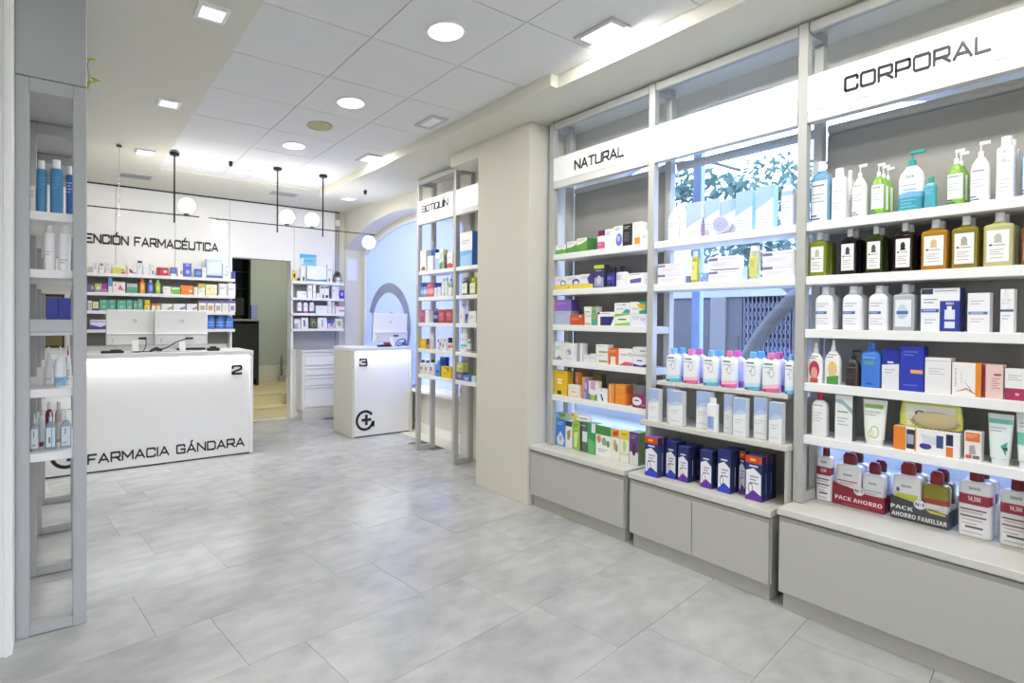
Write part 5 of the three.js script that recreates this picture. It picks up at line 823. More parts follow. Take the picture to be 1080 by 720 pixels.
["flat","bottle","bottle","bottle hidden behind the first white blue-banded bottle on the third CORPORAL shelf",3.13,1.3626,-1.164,"R",0.076,0.206,0.05,"#f2f3f6|l 0.15 0.28 0.6 2 #a8b0c0|r .06 .5 .62 .07 #3c5c9c|r .12 .52 .4 .03 #9ab0d8|l 0.15 0.68 0.6 3 #c4c8d0","#eeeef0"],
["flat","bottle","bottle","second white bottle with a blue band on the third CORPORAL shelf",3.07,1.3626,-1.05,"R",0.078,0.205,0.05,"#f2f3f6|l 0.15 0.28 0.6 2 #a8b0c0|r .06 .5 .62 .07 #3c5c9c|r .12 .52 .4 .03 #9ab0d8|l 0.15 0.68 0.6 3 #c4c8d0","#eeeef0"],
["flat","bottle","bottle","bottle hidden behind the second white blue-banded bottle on the third CORPORAL shelf",3.13,1.3626,-1.05,"R",0.078,0.205,0.05,"#f2f3f6|l 0.15 0.28 0.6 2 #a8b0c0|r .06 .5 .62 .07 #3c5c9c|r .12 .52 .4 .03 #9ab0d8|l 0.15 0.68 0.6 3 #c4c8d0","#eeeef0"],
["flat","bottle","bottle","third white bottle with a blue band on the third CORPORAL shelf",3.07,1.3626,-0.951,"R",0.072,0.203,0.05,"#f2f3f6|l 0.15 0.28 0.6 2 #a8b0c0|r .06 .5 .62 .07 #3c5c9c|r .12 .52 .4 .03 #9ab0d8|l 0.15 0.68 0.6 3 #c4c8d0","#eeeef0"],
["flat","bottle","bottle","bottle hidden behind the third white blue-banded bottle on the third CORPORAL shelf",3.13,1.3626,-0.951,"R",0.072,0.203,0.05,"#f2f3f6|l 0.15 0.28 0.6 2 #a8b0c0|r .06 .5 .62 .07 #3c5c9c|r .12 .52 .4 .03 #9ab0d8|l 0.15 0.68 0.6 3 #c4c8d0","#eeeef0"],
["flask","shampoo_bottle","bottle","clear bottle with a blue band and white cap on the third CORPORAL shelf",3.072,1.3626,-0.858,"R",0.076,0.205,0.055,"~#d9e0e2~#e8edf2|c .45 .45 .3 #c4d4ea|r .1 .42 .7 .12 #4a6aa8|l 0.15 0.6 0.6 2 #a8b4c8","#e4e6e8"],
["flask","shampoo_bottle","bottle","rear clear bottle with a blue band on the third CORPORAL shelf",3.137,1.3626,-0.858,"R",0.076,0.205,0.055,"~#d9e0e2~#e8edf2|c .45 .45 .3 #c4d4ea|r .1 .42 .7 .12 #4a6aa8|l 0.15 0.6 0.6 2 #a8b4c8","#e4e6e8"],
["box","gift_box","box","white and blue gift set carton with a bottle picture on the third CORPORAL shelf",3.083,1.3626,-0.737,"R",0.124,0.181,0.075,"!#eef0f4|r 0 0 1 .14 #e8e8ea|r .02 .02 .3 .12 #333a48|l 0.36 0.06 0.55 1 #8a8e98|r .5 .3 .5 .7 #2b3c98|t .75 .36 .07 #f4f6fa REGALO|r .62 .5 .26 .42 #e4e8f0|r .62 .72 .26 .05 #3c5c9c|r .68 .42 .12 .1 #eef0f4|l 0.08 0.25 0.36 2 #8088a0|r .02 .48 .46 .08 #3c5ca8|r .06 .5 .34 .03 #a8bce0|l 0.1 0.72 0.3 2 #a8b0c0|s #2b3680",null],
["box","medicine_box","box","white carton with a blue band on the third CORPORAL shelf",3.07,1.3626,-0.619,"R",0.065,0.157,0.05,"#f0eff2|l 0.15 0.2 0.6 2 #b8b8c4|r .06 .48 .84 .07 #5870ac|r .12 .5 .6 .03 #b0c0e0|l 0.15 0.65 0.6 2 #d0b8b8",null],
["box","medicine_box","box","slim white carton with a thin blue band on the third CORPORAL shelf",3.067,1.3626,-0.538,"R",0.038,0.169,0.045,"#f0f1f2|l 0.15 0.25 0.6 2 #b8b8c4|r 0 .47 .95 .05 #4a5a80|l 0.15 0.6 0.6 2 #b8bcc8|c .4 .18 .2 #e6e8ea",null],
["spray","spray_bottle","bottle","white spray bottle with a pink-red printed figure on the fourth CORPORAL shelf",3.065,1.1006,-1.2,"R",0.065,0.195,0.04,"#f0efec|l 0.15 0.1 0.6 2 #4a4a4a|c .5 .56 .34 #c03a5c|c .5 .66 .22 #e8a890|r .25 .84 .5 .16 #c8483c","#f4f4f2"],
["spray","spray_bottle","bottle","white spray bottle with a yellow and green printed figure on the fourth CORPORAL shelf",3.065,1.1006,-1.126,"R",0.067,0.212,0.04,"#f0f0ec|l 0.15 0.1 0.6 2 #4a4a4a|c .55 .55 .28 #ecd060|c .58 .62 .2 #ecc0a0|p #4a9a4a .2,.78 .9,.72 .9,1 .2,1","#f0f0ee"],
["pump","pump_bottle","bottle","dark brown pump bottle on the fourth CORPORAL shelf",3.067,1.1006,-1.046,"R",0.058,0.168,0.045,"#2e221e|l 0.15 0.3 0.6 1 #7a948c|l 0.15 0.55 0.6 3 #6a5a54","#17130f"],
["flat","bottle","bottle","bright blue bottle with a blue cap on the fourth CORPORAL shelf",3.07,1.1006,-0.974,"R",0.077,0.205,0.05,"#3f7cd8|l 0.15 0.2 0.6 1 #a8c8f4|r .2 .3 .5 .1 #6a9a98|r .3 .88 .3 .03 #1c3a80","#3a70c8"],
["box","medicine_box","box","white carton with a dark blue top on the fourth CORPORAL shelf",3.08,1.1006,-0.9,"R",0.062,0.179,0.07,"#e8eaee|p #22309a 0,0 1,0 1,.36 0,.4|t .5 .33 .08 #e6e9f4 ▬▬|l 0.15 0.5 0.6 2 #b0b4bc|s #1f2c88|u #2b3ab0",null],
["box","medicine_box","box","dark blue carton with an orange mark on the fourth CORPORAL shelf",3.075,1.1006,-0.826,"R",0.081,0.195,0.06,"#2b3cb0|l 0.15 0.12 0.6 2 #7a88d4|r .45 .52 .5 .08 #e8b060|l 0.15 0.85 0.6 1 #6a78c8|s #24329a",null],
["box","medicine_box","box","white carton right of the dark blue one on the fourth CORPORAL shelf",3.075,1.1006,-0.74,"R",0.083,0.15,0.06,"#ebebea|r 0 .08 1 .03 #d0d0ce|l 0.15 0.3 0.6 3 #c4c4c4|u #f4f4f2",null],
["box","medicine_box","box","white carton with an orange side panel on the fourth CORPORAL shelf",3.072,1.1006,-0.651,"R",0.088,0.136,0.055,"!#f1efec|r .8 0 .2 1 #e58a2c|l .1 .2 .08 8 #8a8480|l .3 .3 .05 5 #a8a29c|p #c86a3c .1,.9 .5,.75 .8,.9 .8,.93 .5,.8|p #5a5050 .4,.5 .7,.85 .68,.87|s #d87f28",null],
["box","medicine_box","box","pink carton with a dark red edge on the fourth CORPORAL shelf",3.07,1.1006,-0.574,"R",0.057,0.134,0.05,"#e9cac2|r 0 0 .14 1 #8c2a3c|t .72 .3 .1 #9c4048 ▬▬|l .45 .4 .4 5 #b8807c",null],
["box","medicine_box","box","white carton with a magenta base on the fourth CORPORAL shelf",3.07,1.1006,-0.51,"R",0.062,0.122,0.05,"#eeeeea|r 0 .62 1 .38 #a8325c|l 0.15 0.2 0.6 3 #b4b4b0|t .55 .8 .14 #e8b0c4 ▬",null],
["flat","bottle","bottle","white bottle with a raspberry cap on the fifth CORPORAL shelf",3.067,0.8406,-1.178,"R",0.067,0.212,0.045,"#efeeec|l 0.15 0.15 0.6 1 #8a8a88|l 0.15 0.35 0.6 4 #c0c0be","#b8204c"],
["box","medicine_box","box","white carton with a grey-green wave on the fifth CORPORAL shelf",3.07,0.8406,-1.074,"R",0.07,0.212,0.05,"#eceeec|p #9db8bc 0,.1 .4,.1 1,.3 1,.42 .5,.22 0,.16|l 0.15 0.36 0.6 1 #5a6a6c|l 0.15 0.5 0.6 3 #b0b8b8|s #5c6460|u #e0e4e2",null],
["tube","cream_tube","tube","white tube with a green band on the fifth CORPORAL shelf",3.067,0.8406,-0.96,"R",0.091,0.204,0.045,"#eff2ea|r .1 .12 .75 .1 #9ac06a|l 0.15 0.3 0.6 2 #b0b8a8|o .55 .8 .16 #a8c850|o .4 .85 .1 #c8d88a","#f0f0ee"],
["box","carton","box","wide orange and white carton beneath the yellow pouch on the fifth CORPORAL shelf",3.075,0.8406,-0.776,"R",0.218,0.103,0.06,"!#f0efee|r 0 0 .2 1 #e8862c|r .21 .1 .13 .8 #30343c|r .22 .3 .1 .4 #a8b0c8|r .34 0 .02 1 #e8862c|c .5 .7 .09 #4a3a94|p #d8dce6 .42,.2 .66,.3 .7,.6 .48,.6|r .66 .2 .1 .5 #3a5080|r .8 .1 .1 .45 #20284c|r .8 .6 .1 .4 #e07a2c|s #e8e6e4",null],
["pouch","pouch","pouch","clear yellow-edged pouch holding a brush on the fifth CORPORAL shelf",3.079,0.9446,-0.77,"R",0.207,0.108,0.045,"!#e2e06a|p #f0f0d8 .1,.1 .9,.1 .85,.9 .15,.9|p #ecece4 .25,.15 .8,.2 .8,.55 .25,.5|o .35 .42 .06 #333|l .15 .55 .18 3 #b8c898",null],
["box","medicine_box","box","small white carton with an orange top on the fifth CORPORAL shelf",3.067,0.8406,-0.629,"R",0.05,0.119,0.045,"#efece8|r .08 .05 .84 .3 #e07a3c|l 0.15 0.12 0.6 2 #f4c8a8|p #a8a8a8 .3,.5 .6,.45 .7,.75 .3,.8|r .1 .8 .35 .12 #d0603c|r .5 .8 .4 .12 #7a7470",null],
["tube","cream_tube","tube","white tube with a mint band on the fifth CORPORAL shelf",3.07,0.8406,-0.554,"R",0.073,0.199,0.05,"#e4efec|r .05 .12 .9 .1 #7ecab8|l 0.15 0.3 0.6 2 #b0b8b8|p #3f9a90 .55,.7 .8,.6 .75,.9|p #20282c .6,.75 .8,.72 .8,.8","#e8ecea"],
["tube","cream_tube","tube","white tube with a wide mint band at the picture edge on the fifth CORPORAL shelf",3.07,0.8406,-0.477,"R",0.07,0.212,0.05,"#eef2f0|r 0 .4 1 .25 #74c4ae|l 0.15 0.2 0.6 2 #b0b8b8","#e8ecea"],
["slab","lotion_bottle","bottle","tall white bottle with a price sticker, leftmost on the right-hand base cabinet",3.198,0.4986,-1.199,"R",0.069,0.265,0.065,"#f2f1f0|t .5 .13 .08 #6a6a6c Eucerin|p #a02c44 0,.24 1,.24 1,.38 .9,.42 0,.42|t .5 .32 .11 #fbeef0 14,50€|r .1 .5 .75 .022 #5c3038|l 0.15 0.55 0.6 1 #c8b0b4|r .1 .62 .75 .022 #5c3038|l 0.15 0.68 0.6 2 #c8b0b4|t .5 .82 .06 #4a4a4c ▬▬▬|l 0.15 0.9 0.6 1 #c0c0c0|s #e6e4e4","#7a1c2c"],
["slab","lotion_bottle","bottle","price-stickered white bottle right of the twin packs on the right-hand base cabinet",3.2,0.4986,-0.646,"R",0.104,0.278,0.07,"#f2f1f0|t .5 .13 .08 #6a6a6c Eucerin|p #a02c44 0,.24 1,.24 1,.38 .9,.42 0,.42|t .5 .32 .11 #fbeef0 14,50€|r .1 .5 .75 .022 #5c3038|l 0.15 0.55 0.6 1 #c8b0b4|r .1 .62 .75 .022 #5c3038|l 0.15 0.68 0.6 2 #c8b0b4|t .5 .82 .06 #4a4a4c ▬▬▬|l 0.15 0.9 0.6 1 #c0c0c0|s #e6e4e4","#6e1826"],
["slab","lotion_bottle","bottle","bottle behind the price-stickered one right of the packs on the right-hand base cabinet",3.282,0.4986,-0.646,"R",0.104,0.278,0.07,"#f2f1f0|t .5 .13 .08 #6a6a6c Eucerin|p #a02c44 0,.24 1,.24 1,.38 .9,.42 0,.42|t .5 .32 .11 #fbeef0 14,50€|r .1 .5 .75 .022 #5c3038|l 0.15 0.55 0.6 1 #c8b0b4|r .1 .62 .75 .022 #5c3038|l 0.15 0.68 0.6 2 #c8b0b4|t .5 .82 .06 #4a4a4c ▬▬▬|l 0.15 0.9 0.6 1 #c0c0c0|s #e6e4e4","#6e1826"],
["slab","lotion_bottle","bottle","tall white bottle with a price sticker, at the picture edge on the right-hand base cabinet",3.2,0.4986,-0.524,"R",0.096,0.269,0.07,"#f2f1f0|t .5 .13 .08 #6a6a6c Eucerin|p #a02c44 0,.24 1,.24 1,.38 .9,.42 0,.42|t .5 .32 .11 #fbeef0 14,50€|r .1 .5 .75 .022 #5c3038|l 0.15 0.55 0.6 1 #c8b0b4|r .1 .62 .75 .022 #5c3038|l 0.15 0.68 0.6 2 #c8b0b4|t .5 .82 .06 #4a4a4c ▬▬▬|l 0.15 0.9 0.6 1 #c0c0c0|s #e6e4e4","#6e1826"],
["box","medicine_box","box","tall white carton at the left end on the top BOTIQUÍN shelf",3.135,1.8956,-4.858,"R",0.105,0.219,0.07,"#f3f2f0|p #8a5a40 .2,.85 .5,.75 .9,.8 .9,.95 .2,.95|l 0.15 0.2 0.6 3 #d8a8b0",null],
["box","medicine_box","box","tall navy-topped carton on the top BOTIQUÍN shelf",3.207,1.8956,-4.787,"R",0.108,0.225,0.07,"#2f57a8|r 0 .5 1 .5 #e8ecf4|s #204088",null],
["box","medicine_box","box","white and pink carton before the navy one on the top BOTIQUÍN shelf",3.106,1.8956,-4.7,"R",0.095,0.145,0.04,"#f4f0f0|l 0.15 0.25 0.6 3 #d08898",null],
["box","medicine_box","box","pale blue carton on the top BOTIQUÍN shelf",3.13,1.8956,-4.595,"R",0.065,0.17,0.06,"#b4c2f0|r 0 0 1 .35 #f0f2f6",null],
["box","medicine_box","box","white and green carton on the top BOTIQUÍN shelf",3.13,1.8956,-4.522,"R",0.068,0.196,0.06,"#eaf0e6|p #4a9a60 .1,.7 .9,.6 .9,1 .1,1|c .5 .3 .25 #9ac8b0",null],
["bottle","bottle","bottle","slim dark bottle with an olive cap on the top BOTIQUÍN shelf",3.115,1.8956,-4.453,"R",0.046,0.179,0.03,"#4a4440|l 0.15 0.4 0.6 3 #a8a090","#a8a040"],
["box","medicine_box","box","white carton with a red base on the top BOTIQUÍN shelf",3.13,1.8956,-4.373,"R",0.095,0.153,0.06,"#f1eeee|p #d04c54 0,.75 .5,.65 1,.8 1,1 0,1|l 0.15 0.25 0.6 3 #c8b0b4",null],
["box","medicine_box","box","large white and blue package on the top BOTIQUÍN shelf",3.15,1.8956,-4.113,"R",0.192,0.317,0.1,"#eef0ee|r 0 .55 1 .45 #7cb4ec|p #a8d0f4 .1,.7 .9,.65 .9,1 .1,1|l 0.15 0.25 0.6 2 #a8b4b8|s #2f62b8",null],
["jar","jar","jar","left blue jar of a pair on the second BOTIQUÍN shelf",3.118,1.6256,-4.887,"R",0.0697,0.154,0.035,"#7898dc|r 0 .3 1 .4 #b4c8f0","#3c50a0"],
["jar","jar","jar","right blue jar of a pair on the second BOTIQUÍN shelf",3.118,1.6256,-4.825,"R",0.0497,0.15,0.035,"#88a4e0|r 0 .3 1 .4 #c4d4f4","#3c50a0"],
["bottle","bottle","bottle","left red bottle of a pair on the second BOTIQUÍN shelf",3.115,1.6256,-4.763,"R",0.054,0.152,0.03,"#e06a64|r 0 .35 1 .4 #f4b0a8","#d85850"],
["bottle","bottle","bottle","right red bottle of a pair on the second BOTIQUÍN shelf",3.115,1.6256,-4.703,"R",0.053,0.149,0.03,"#e4645c|r 0 .35 1 .4 #f4b8b0","#d85850"],
["canister","canister","bottle","left white canister with a dark blue lid on the second BOTIQUÍN shelf",3.115,1.6256,-4.633,"R",0.052,0.14,0.03,"#e4e8f4|r 0 0 1 .25 #3c50a8|l 0.15 0.4 0.6 4 #8898c8","#2c3c88"],
["canister","canister","bottle","right white canister with a dark blue lid on the second BOTIQUÍN shelf",3.115,1.6256,-4.57,"R",0.055,0.137,0.03,"#e8ecf6|r 0 0 1 .2 #3c50a8|l 0.15 0.4 0.6 4 #8898c8","#2c3c88"],
["bottle","bottle","bottle","left clear bottle of a tall pair on the second BOTIQUÍN shelf",3.115,1.6256,-4.498,"R",0.049,0.181,0.03,"#d8e2e0|r 0 .3 1 .5 #eef2f0|l 0.15 0.4 0.6 3 #8d93a0","#c8d4d4"],
["bottle","bottle","bottle","right clear bottle of a tall pair on the second BOTIQUÍN shelf",3.115,1.6256,-4.44,"R",0.047,0.182,0.03,"#ccd8d2|r 0 .3 1 .5 #e4ecdc|l 0.15 0.4 0.6 3 #8d93a0","#98a8a8"],
["pump","pump_bottle","bottle","grey-green pump bottle on the second BOTIQUÍN shelf",3.12,1.6256,-4.371,"R",0.074,0.197,0.04,"#8ea89c|r 0 .45 1 .5 #e6ece6","#5c7a74"],
["bottle","bottle","bottle","dark green bottle with a white label on the second BOTIQUÍN shelf",3.125,1.6256,-4.132,"R",0.113,0.164,0.05,"~#5c7a1c~#f2f0e4|l 0.15 0.3 0.6 4 #8d93a0","#8a86b0"],
["bottle","bottle","bottle","yellow-green bottle with a white label on the second BOTIQUÍN shelf",3.125,1.6256,-4.01,"R",0.105,0.157,0.05,"~#c4cc28~#f4f2d8|l 0.15 0.3 0.6 4 #8d93a0","#d0d43c"],
["box","medicine_box","box","pink carton on the third BOTIQUÍN shelf",3.13,1.3586,-4.866,"R",0.1115,0.136,0.06,"#c06098|l 0.15 0.3 0.6 3 #e0a8c8|r 0 0 .2 1 #d888b0",null],
["box","medicine_box","box","white carton beside the pink one on the third BOTIQUÍN shelf",3.125,1.3586,-4.772,"R",0.0725,0.13,0.05,"#f0ecf0|l 0.15 0.2 0.6 5 #c8a8c0",null],
["bottle","bottle","bottle","dark blue bottle on the third BOTIQUÍN shelf",3.118,1.3586,-4.628,"R",0.076,0.148,0.035,"#33407e|r 0 .35 1 .3 #8c98c8","#7c98b8"],
["box","medicine_box","box","left of two dark red cartons on the third BOTIQUÍN shelf",3.13,1.3586,-4.51,"R",0.117,0.134,0.06,"#b04c54|r .2 .2 .6 .6 #c8707a|l 0.15 0.3 0.6 3 #e0b0b0",null],
["box","medicine_box","box","right of two dark red cartons on the third BOTIQUÍN shelf",3.13,1.3586,-4.38,"R",0.132,0.136,0.06,"#a8484f|r .2 .2 .6 .6 #c06a70|l 0.15 0.3 0.6 3 #e0b0b0",null],
["lotion","lotion_bottle","bottle","white lotion bottle on the third BOTIQUÍN shelf",3.12,1.3586,-4.174,"R",0.078,0.16,0.04,"#ecebea|l 0.15 0.4 0.6 3 #8d93a0","#f0f0ee"],
["bottle","bottle","bottle","white bottle with a purple stripe on the third BOTIQUÍN shelf",3.115,1.3586,-4.102,"R",0.047,0.212,0.03,"#c8cdf4|p #4a3c94 0,.5 1,.5 .6,1 .4,1","#c4ccf4"],
["box","medicine_box","box","wide white carton on the third BOTIQUÍN shelf",3.13,1.3586,-4.012,"R",0.109,0.114,0.06,"#eeeeea|l 0.15 0.4 0.6 3 #8d93a0",null],
["box","medicine_box","box","bright yellow carton on the fourth BOTIQUÍN shelf",3.13,1.0876,-4.856,"R",0.1307,0.102,0.06,"#e8c02c|p #d0a020 0,0 .4,0 .2,1 0,1|l 0.15 0.4 0.6 2 #f4e4a0",null],
["bottle","bottle","bottle","small purple bottle on the fourth BOTIQUÍN shelf",3.114,1.0876,-4.768,"R",0.0427,0.106,0.028,"#6a3c80|r 0 .5 1 .5 #b0a040","#503068"],
["bottle","bottle","bottle","beige bottle on the fourth BOTIQUÍN shelf",3.118,1.0876,-4.703,"R",0.068,0.167,0.035,"#dccfc8|l 0.15 0.4 0.6 3 #8d93a0","#e8dcd4"],
["box","medicine_box","box","left of two white cartons with violet spots on the fourth BOTIQUÍN shelf",3.125,1.0876,-4.544,"R",0.078,0.118,0.05,"#eae8f0|c .3 .25 .15 #6a58a0|c .7 .5 .18 #8a6a98|c .4 .8 .15 #d08898",null],
["box","medicine_box","box","right of two white cartons with violet spots on the fourth BOTIQUÍN shelf",3.125,1.0876,-4.46,"R",0.075,0.121,0.05,"#e8e8f0|c .6 .2 .12 #333a58|c .3 .6 .2 #9a90b0",null],
["box","medicine_box","box","white carton with a navy panel on the fourth BOTIQUÍN shelf",3.125,1.0876,-4.352,"R",0.087,0.143,0.05,"#eceaf0|r .1 .1 .8 .35 #1f2150|p #e08a6a 0,.6 1,.55 1,.75 0,.85",null],
["lotion","lotion_bottle","bottle","white lotion bottle with a teal band on the fourth BOTIQUÍN shelf",3.123,1.0876,-4.152,"R",0.089,0.217,0.045,"#eef0ee|r 0 .6 1 .1 #6ac0b4|l 0.15 0.3 0.6 2 #8d93a0|l 0.15 0.75 0.6 2 #8d93a0","#e8eaea"],
["bottle","bottle","bottle","small white bottle with a pink band on the fourth BOTIQUÍN shelf",3.115,1.0876,-4.072,"R",0.058,0.13,0.03,"#e6ecec|r 0 .7 1 .2 #c898a0|r .5 0 .5 .2 #3a9a94","#f2f4f4"],
["flat","bottle","bottle","left of three white bottles on the lowest BOTIQUÍN shelf",3.123,0.8186,-4.877,"R",0.0872,0.146,0.045,"#efecee|c .5 .5 .2 #8a8698|l 0.15 0.75 0.6 2 #8d93a0","#3c2c70"],
["flat","bottle","bottle","middle of three white bottles on the lowest BOTIQUÍN shelf",3.123,0.8186,-4.789,"R",0.0852,0.147,0.045,"#efecee|c .5 .5 .2 #8a8698|l 0.15 0.75 0.6 2 #8d93a0","#3a3034"],
["flat","bottle","bottle","right of three white bottles on the lowest BOTIQUÍN shelf",3.123,0.8186,-4.692,"R",0.089,0.159,0.045,"#efecee|c .5 .5 .2 #8a8698|l 0.15 0.75 0.6 2 #8d93a0","#3a3438"],
["bottle","bottle","bottle","light blue bottle on the lowest BOTIQUÍN shelf",3.12,0.8186,-4.584,"R",0.079,0.161,0.04,"#6a9ad8|r .1 .5 .8 .2 #3c64b0","#a8ccec"],
["box","medicine_box","box","dark blue carton behind the yellow one on the lowest BOTIQUÍN shelf",3.175,0.8186,-4.556,"R",0.093,0.195,0.05,"#2c5cb0|r 0 0 1 .1 #5c88d0",null],
["box","medicine_box","box","yellow carton with dark print on the lowest BOTIQUÍN shelf",3.125,0.8186,-4.424,"R",0.163,0.111,0.05,"#f0cc14|r .3 .1 .5 .08 #3c4a20|r .6 .25 .2 .15 #7a7020|l 0.15 0.5 0.6 3 #c8a010",null],
["box","medicine_box","box","violet carton below the lime one on the lowest BOTIQUÍN shelf",3.13,0.8186,-4.198,"R",0.106,0.078,0.06,"#6c6890|c .5 .5 .25 #a8a0c8",null],
["box","medicine_box","box","blue carton on the lowest BOTIQUÍN shelf",3.13,0.8186,-4.089,"R",0.112,0.053,0.06,"#5878c0|r .2 .3 .5 .5 #b0c4ec",null],
["box","medicine_box","box","mint carton on the lowest BOTIQUÍN shelf",3.125,0.8186,-3.978,"R",0.076,0.058,0.05,"#a8d0c8|r .3 0 .4 1 #d8ece6",null],
["box","medicine_box","box","lime carton on top of the violet one on the lowest BOTIQUÍN shelf",3.13,0.8972,-4.198,"R",0.106,0.0864,0.06,"#c8d070|c .4 .4 .15 #f4f4e4|r .6 .6 .2 .2 #7a8a40",null],
["box","medicine_box","box","leftmost white carton on the top shelf behind the counter",0.263,1.8906,-7.3,"B",0.045,0.123,0.05,"#eceef0|r .2 .1 .6 .6 #c8ccd4",null],
["box","medicine_box","box","white carton with a red mark on the top shelf behind the counter",0.324,1.8906,-7.3,"B",0.046,0.121,0.05,"#f0eeee|r .2 .1 .6 .25 #c87880|l 0.15 0.5 0.6 3 #8d93a0",null],
["box","medicine_box","box","white carton with a dark ring on the top shelf behind the counter",0.384,1.8906,-7.3,"B",0.041,0.131,0.05,"#f0f0f0|o .5 .4 .25 #5a6068",null],
["box","medicine_box","box","wide yellow-printed carton on the top shelf behind the counter",0.493,1.8906,-7.3,"B",0.128,0.105,0.05,"#f2f0d8|p #e0d860 0,.4 .6,.3 1,.6 1,1 0,1|p #d8586c .7,.8 1,.7 1,1 .7,1|c .8 .55 .1 #7aa040",null],
["box","medicine_box","box","white carton with a dark red print on the top shelf behind the counter",0.631,1.8906,-7.3,"B",0.089,0.091,0.05,"#f2eeec|p #8a4048 .1,.3 .4,.4 .7,.9 .2,.8|c .8 .8 .1 #5a6068",null],
["box","medicine_box","box","tall white carton with a black top on the top shelf behind the counter",0.708,1.8906,-7.3,"B",0.047,0.162,0.05,"#e8eaec|r 0 0 1 .16 #2c3034|l 0.15 0.3 0.6 4 #8d93a0",null],
["box","medicine_box","box","blank white carton left of the ringed one on the top shelf behind the counter",0.775,1.8906,-7.3,"B",0.066,0.116,0.05,"#f3f3f1|l 0.15 0.3 0.6 2 #d0d0d0",null],
["box","medicine_box","box","white carton with a black ring on the top shelf behind the counter",0.838,1.8906,-7.3,"B",0.052,0.137,0.05,"#eef0ee|o .5 .4 .25 #4a5058|p #5a6068 .4,.7 .8,.6 .7,1",null],
["box","medicine_box","box","wide red carton on the top shelf behind the counter",0.952,1.8906,-7.3,"B",0.127,0.099,0.05,"#c83c44|c .7 .5 .18 #ecd0c8|p #a02830 0,0 .3,0 .3,1 0,1",null],
["box","medicine_box","box","small blue carton on the top shelf behind the counter",1.07,1.8906,-7.3,"B",0.066,0.106,0.05,"#5a7cc8|r 0 .7 1 .3 #dfe6f2|l 0.15 0.3 0.6 2 #b8c8ec",null],
["box","medicine_box","box","white carton left of the stacked blue pair on the top shelf behind the counter",1.144,1.8906,-7.3,"B",0.059,0.104,0.05,"#f2f0ee|r .5 .3 .4 .4 #c89a88",null],
["box","medicine_box","box","lower blue carton of a stacked pair on the top shelf behind the counter",1.226,1.8906,-7.3,"B",0.088,0.12,0.05,"#5868c4|c .5 .5 .25 #a8b4e8",null],
["box","medicine_box","box","upper blue carton of a stacked pair on the top shelf behind the counter",1.226,2.0112,-7.3,"B",0.088,0.045,0.05,"#5c6ec8|c .5 .5 .25 #b0bcec",null],
["box","medicine_box","box","small dark blue carton on the top shelf behind the counter",1.348,1.8906,-7.3,"B",0.077,0.104,0.05,"#4a6cb8|r .1 .3 .8 .4 #7a98d4",null],
["box","medicine_box","box","narrow white carton beside the pale blue package on the top shelf behind the counter",1.416,1.8906,-7.3,"B",0.047,0.126,0.05,"#f1efec|l 0.15 0.3 0.6 3 #e0a090",null],
["box","medicine_box","box","large pale blue package on the top shelf behind the counter",1.538,1.8906,-7.315,"B",0.187,0.234,0.08,"#cfe2ee|p #e6f0f6 .1,.2 .9,.1 .9,.7 .1,.8|r 0 .86 1 .14 #5c62b0",null],
["box","medicine_box","box","white carton with a violet ring on the top shelf behind the counter",1.688,1.8906,-7.305,"B",0.099,0.183,0.06,"#eef1f4|o .6 .35 .25 #7a88c8|l 0.15 0.7 0.6 2 #8d93a0",null],
["box","medicine_box","box","tiny violet carton at the right end on the top shelf behind the counter",1.767,1.8906,-7.295,"B",0.05,0.091,0.04,"#5058b0",null],
["box","medicine_box","box","purple carton on the second shelf behind the counter",0.222,1.6726,-7.3,"B",0.062,0.083,0.05,"#6c5aa8|r .5 .2 .4 .5 #b8b058",null],
["box","medicine_box","box","lime carton on the second shelf behind the counter",0.291,1.6726,-7.3,"B",0.064,0.097,0.05,"#b8c070|c .5 .5 .25 #e0e4b0|r 0 .7 1 .3 #8a98a8",null],
["box","medicine_box","box","magenta carton on the second shelf behind the counter",0.353,1.6726,-7.3,"B",0.051,0.099,0.05,"#a03c98|r 0 .6 1 .4 #c078b8",null],
["box","medicine_box","box","tall blue and white carton on the second shelf behind the counter",0.41,1.6726,-7.3,"B",0.039,0.177,0.05,"#e6ecf0|r 0 0 1 .6 #5c94cc",null],
["box","medicine_box","box","white carton with pink print on the second shelf behind the counter",0.496,1.6726,-7.3,"B",0.124,0.124,0.05,"#f2ecec|p #d07888 .4,.7 .6,.2 .9,.8|c .2 .3 .08 #c89098|l 0.15 0.1 0.6 1 #8d93a0",null],
["box","medicine_box","box","green and grey carton on the second shelf behind the counter",0.629,1.6726,-7.3,"B",0.11,0.111,0.05,"#5aa888|r 0 0 1 .4 #b8bcb8|l 0.15 0.55 0.6 2 #a8d4c4",null],
["bottle","bottle","bottle","orange bottle on the second shelf behind the counter",0.734,1.6726,-7.3,"B",0.061,0.171,0.05,"#ec9038|c .5 .5 .3 #f4c070","#e05c38"],
["bottle","bottle","bottle","blue bottle on the second shelf behind the counter",0.822,1.6726,-7.3,"B",0.061,0.164,0.05,"#5c74d0|c .5 .5 .3 #98a8e8","#e8ecf4"],
["bottle","bottle","bottle","lime bottle on the second shelf behind the counter",0.9,1.6726,-7.3,"B",0.06,0.167,0.05,"#a8c83c|c .5 .5 .3 #d0e078","#d4dc50"],
["box","medicine_box","box","low white carton right of the lime bottle on the second shelf behind the counter",0.995,1.6726,-7.3,"B",0.083,0.092,0.05,"#eff0ec|l 0.15 0.3 0.6 2 #8d93a0",null],
["box","medicine_box","box","low white and green carton on the second shelf behind the counter",1.092,1.6726,-7.3,"B",0.099,0.084,0.05,"#d8ecc8|p #78c048 0,.4 1,.2 1,1 .2,1",null],
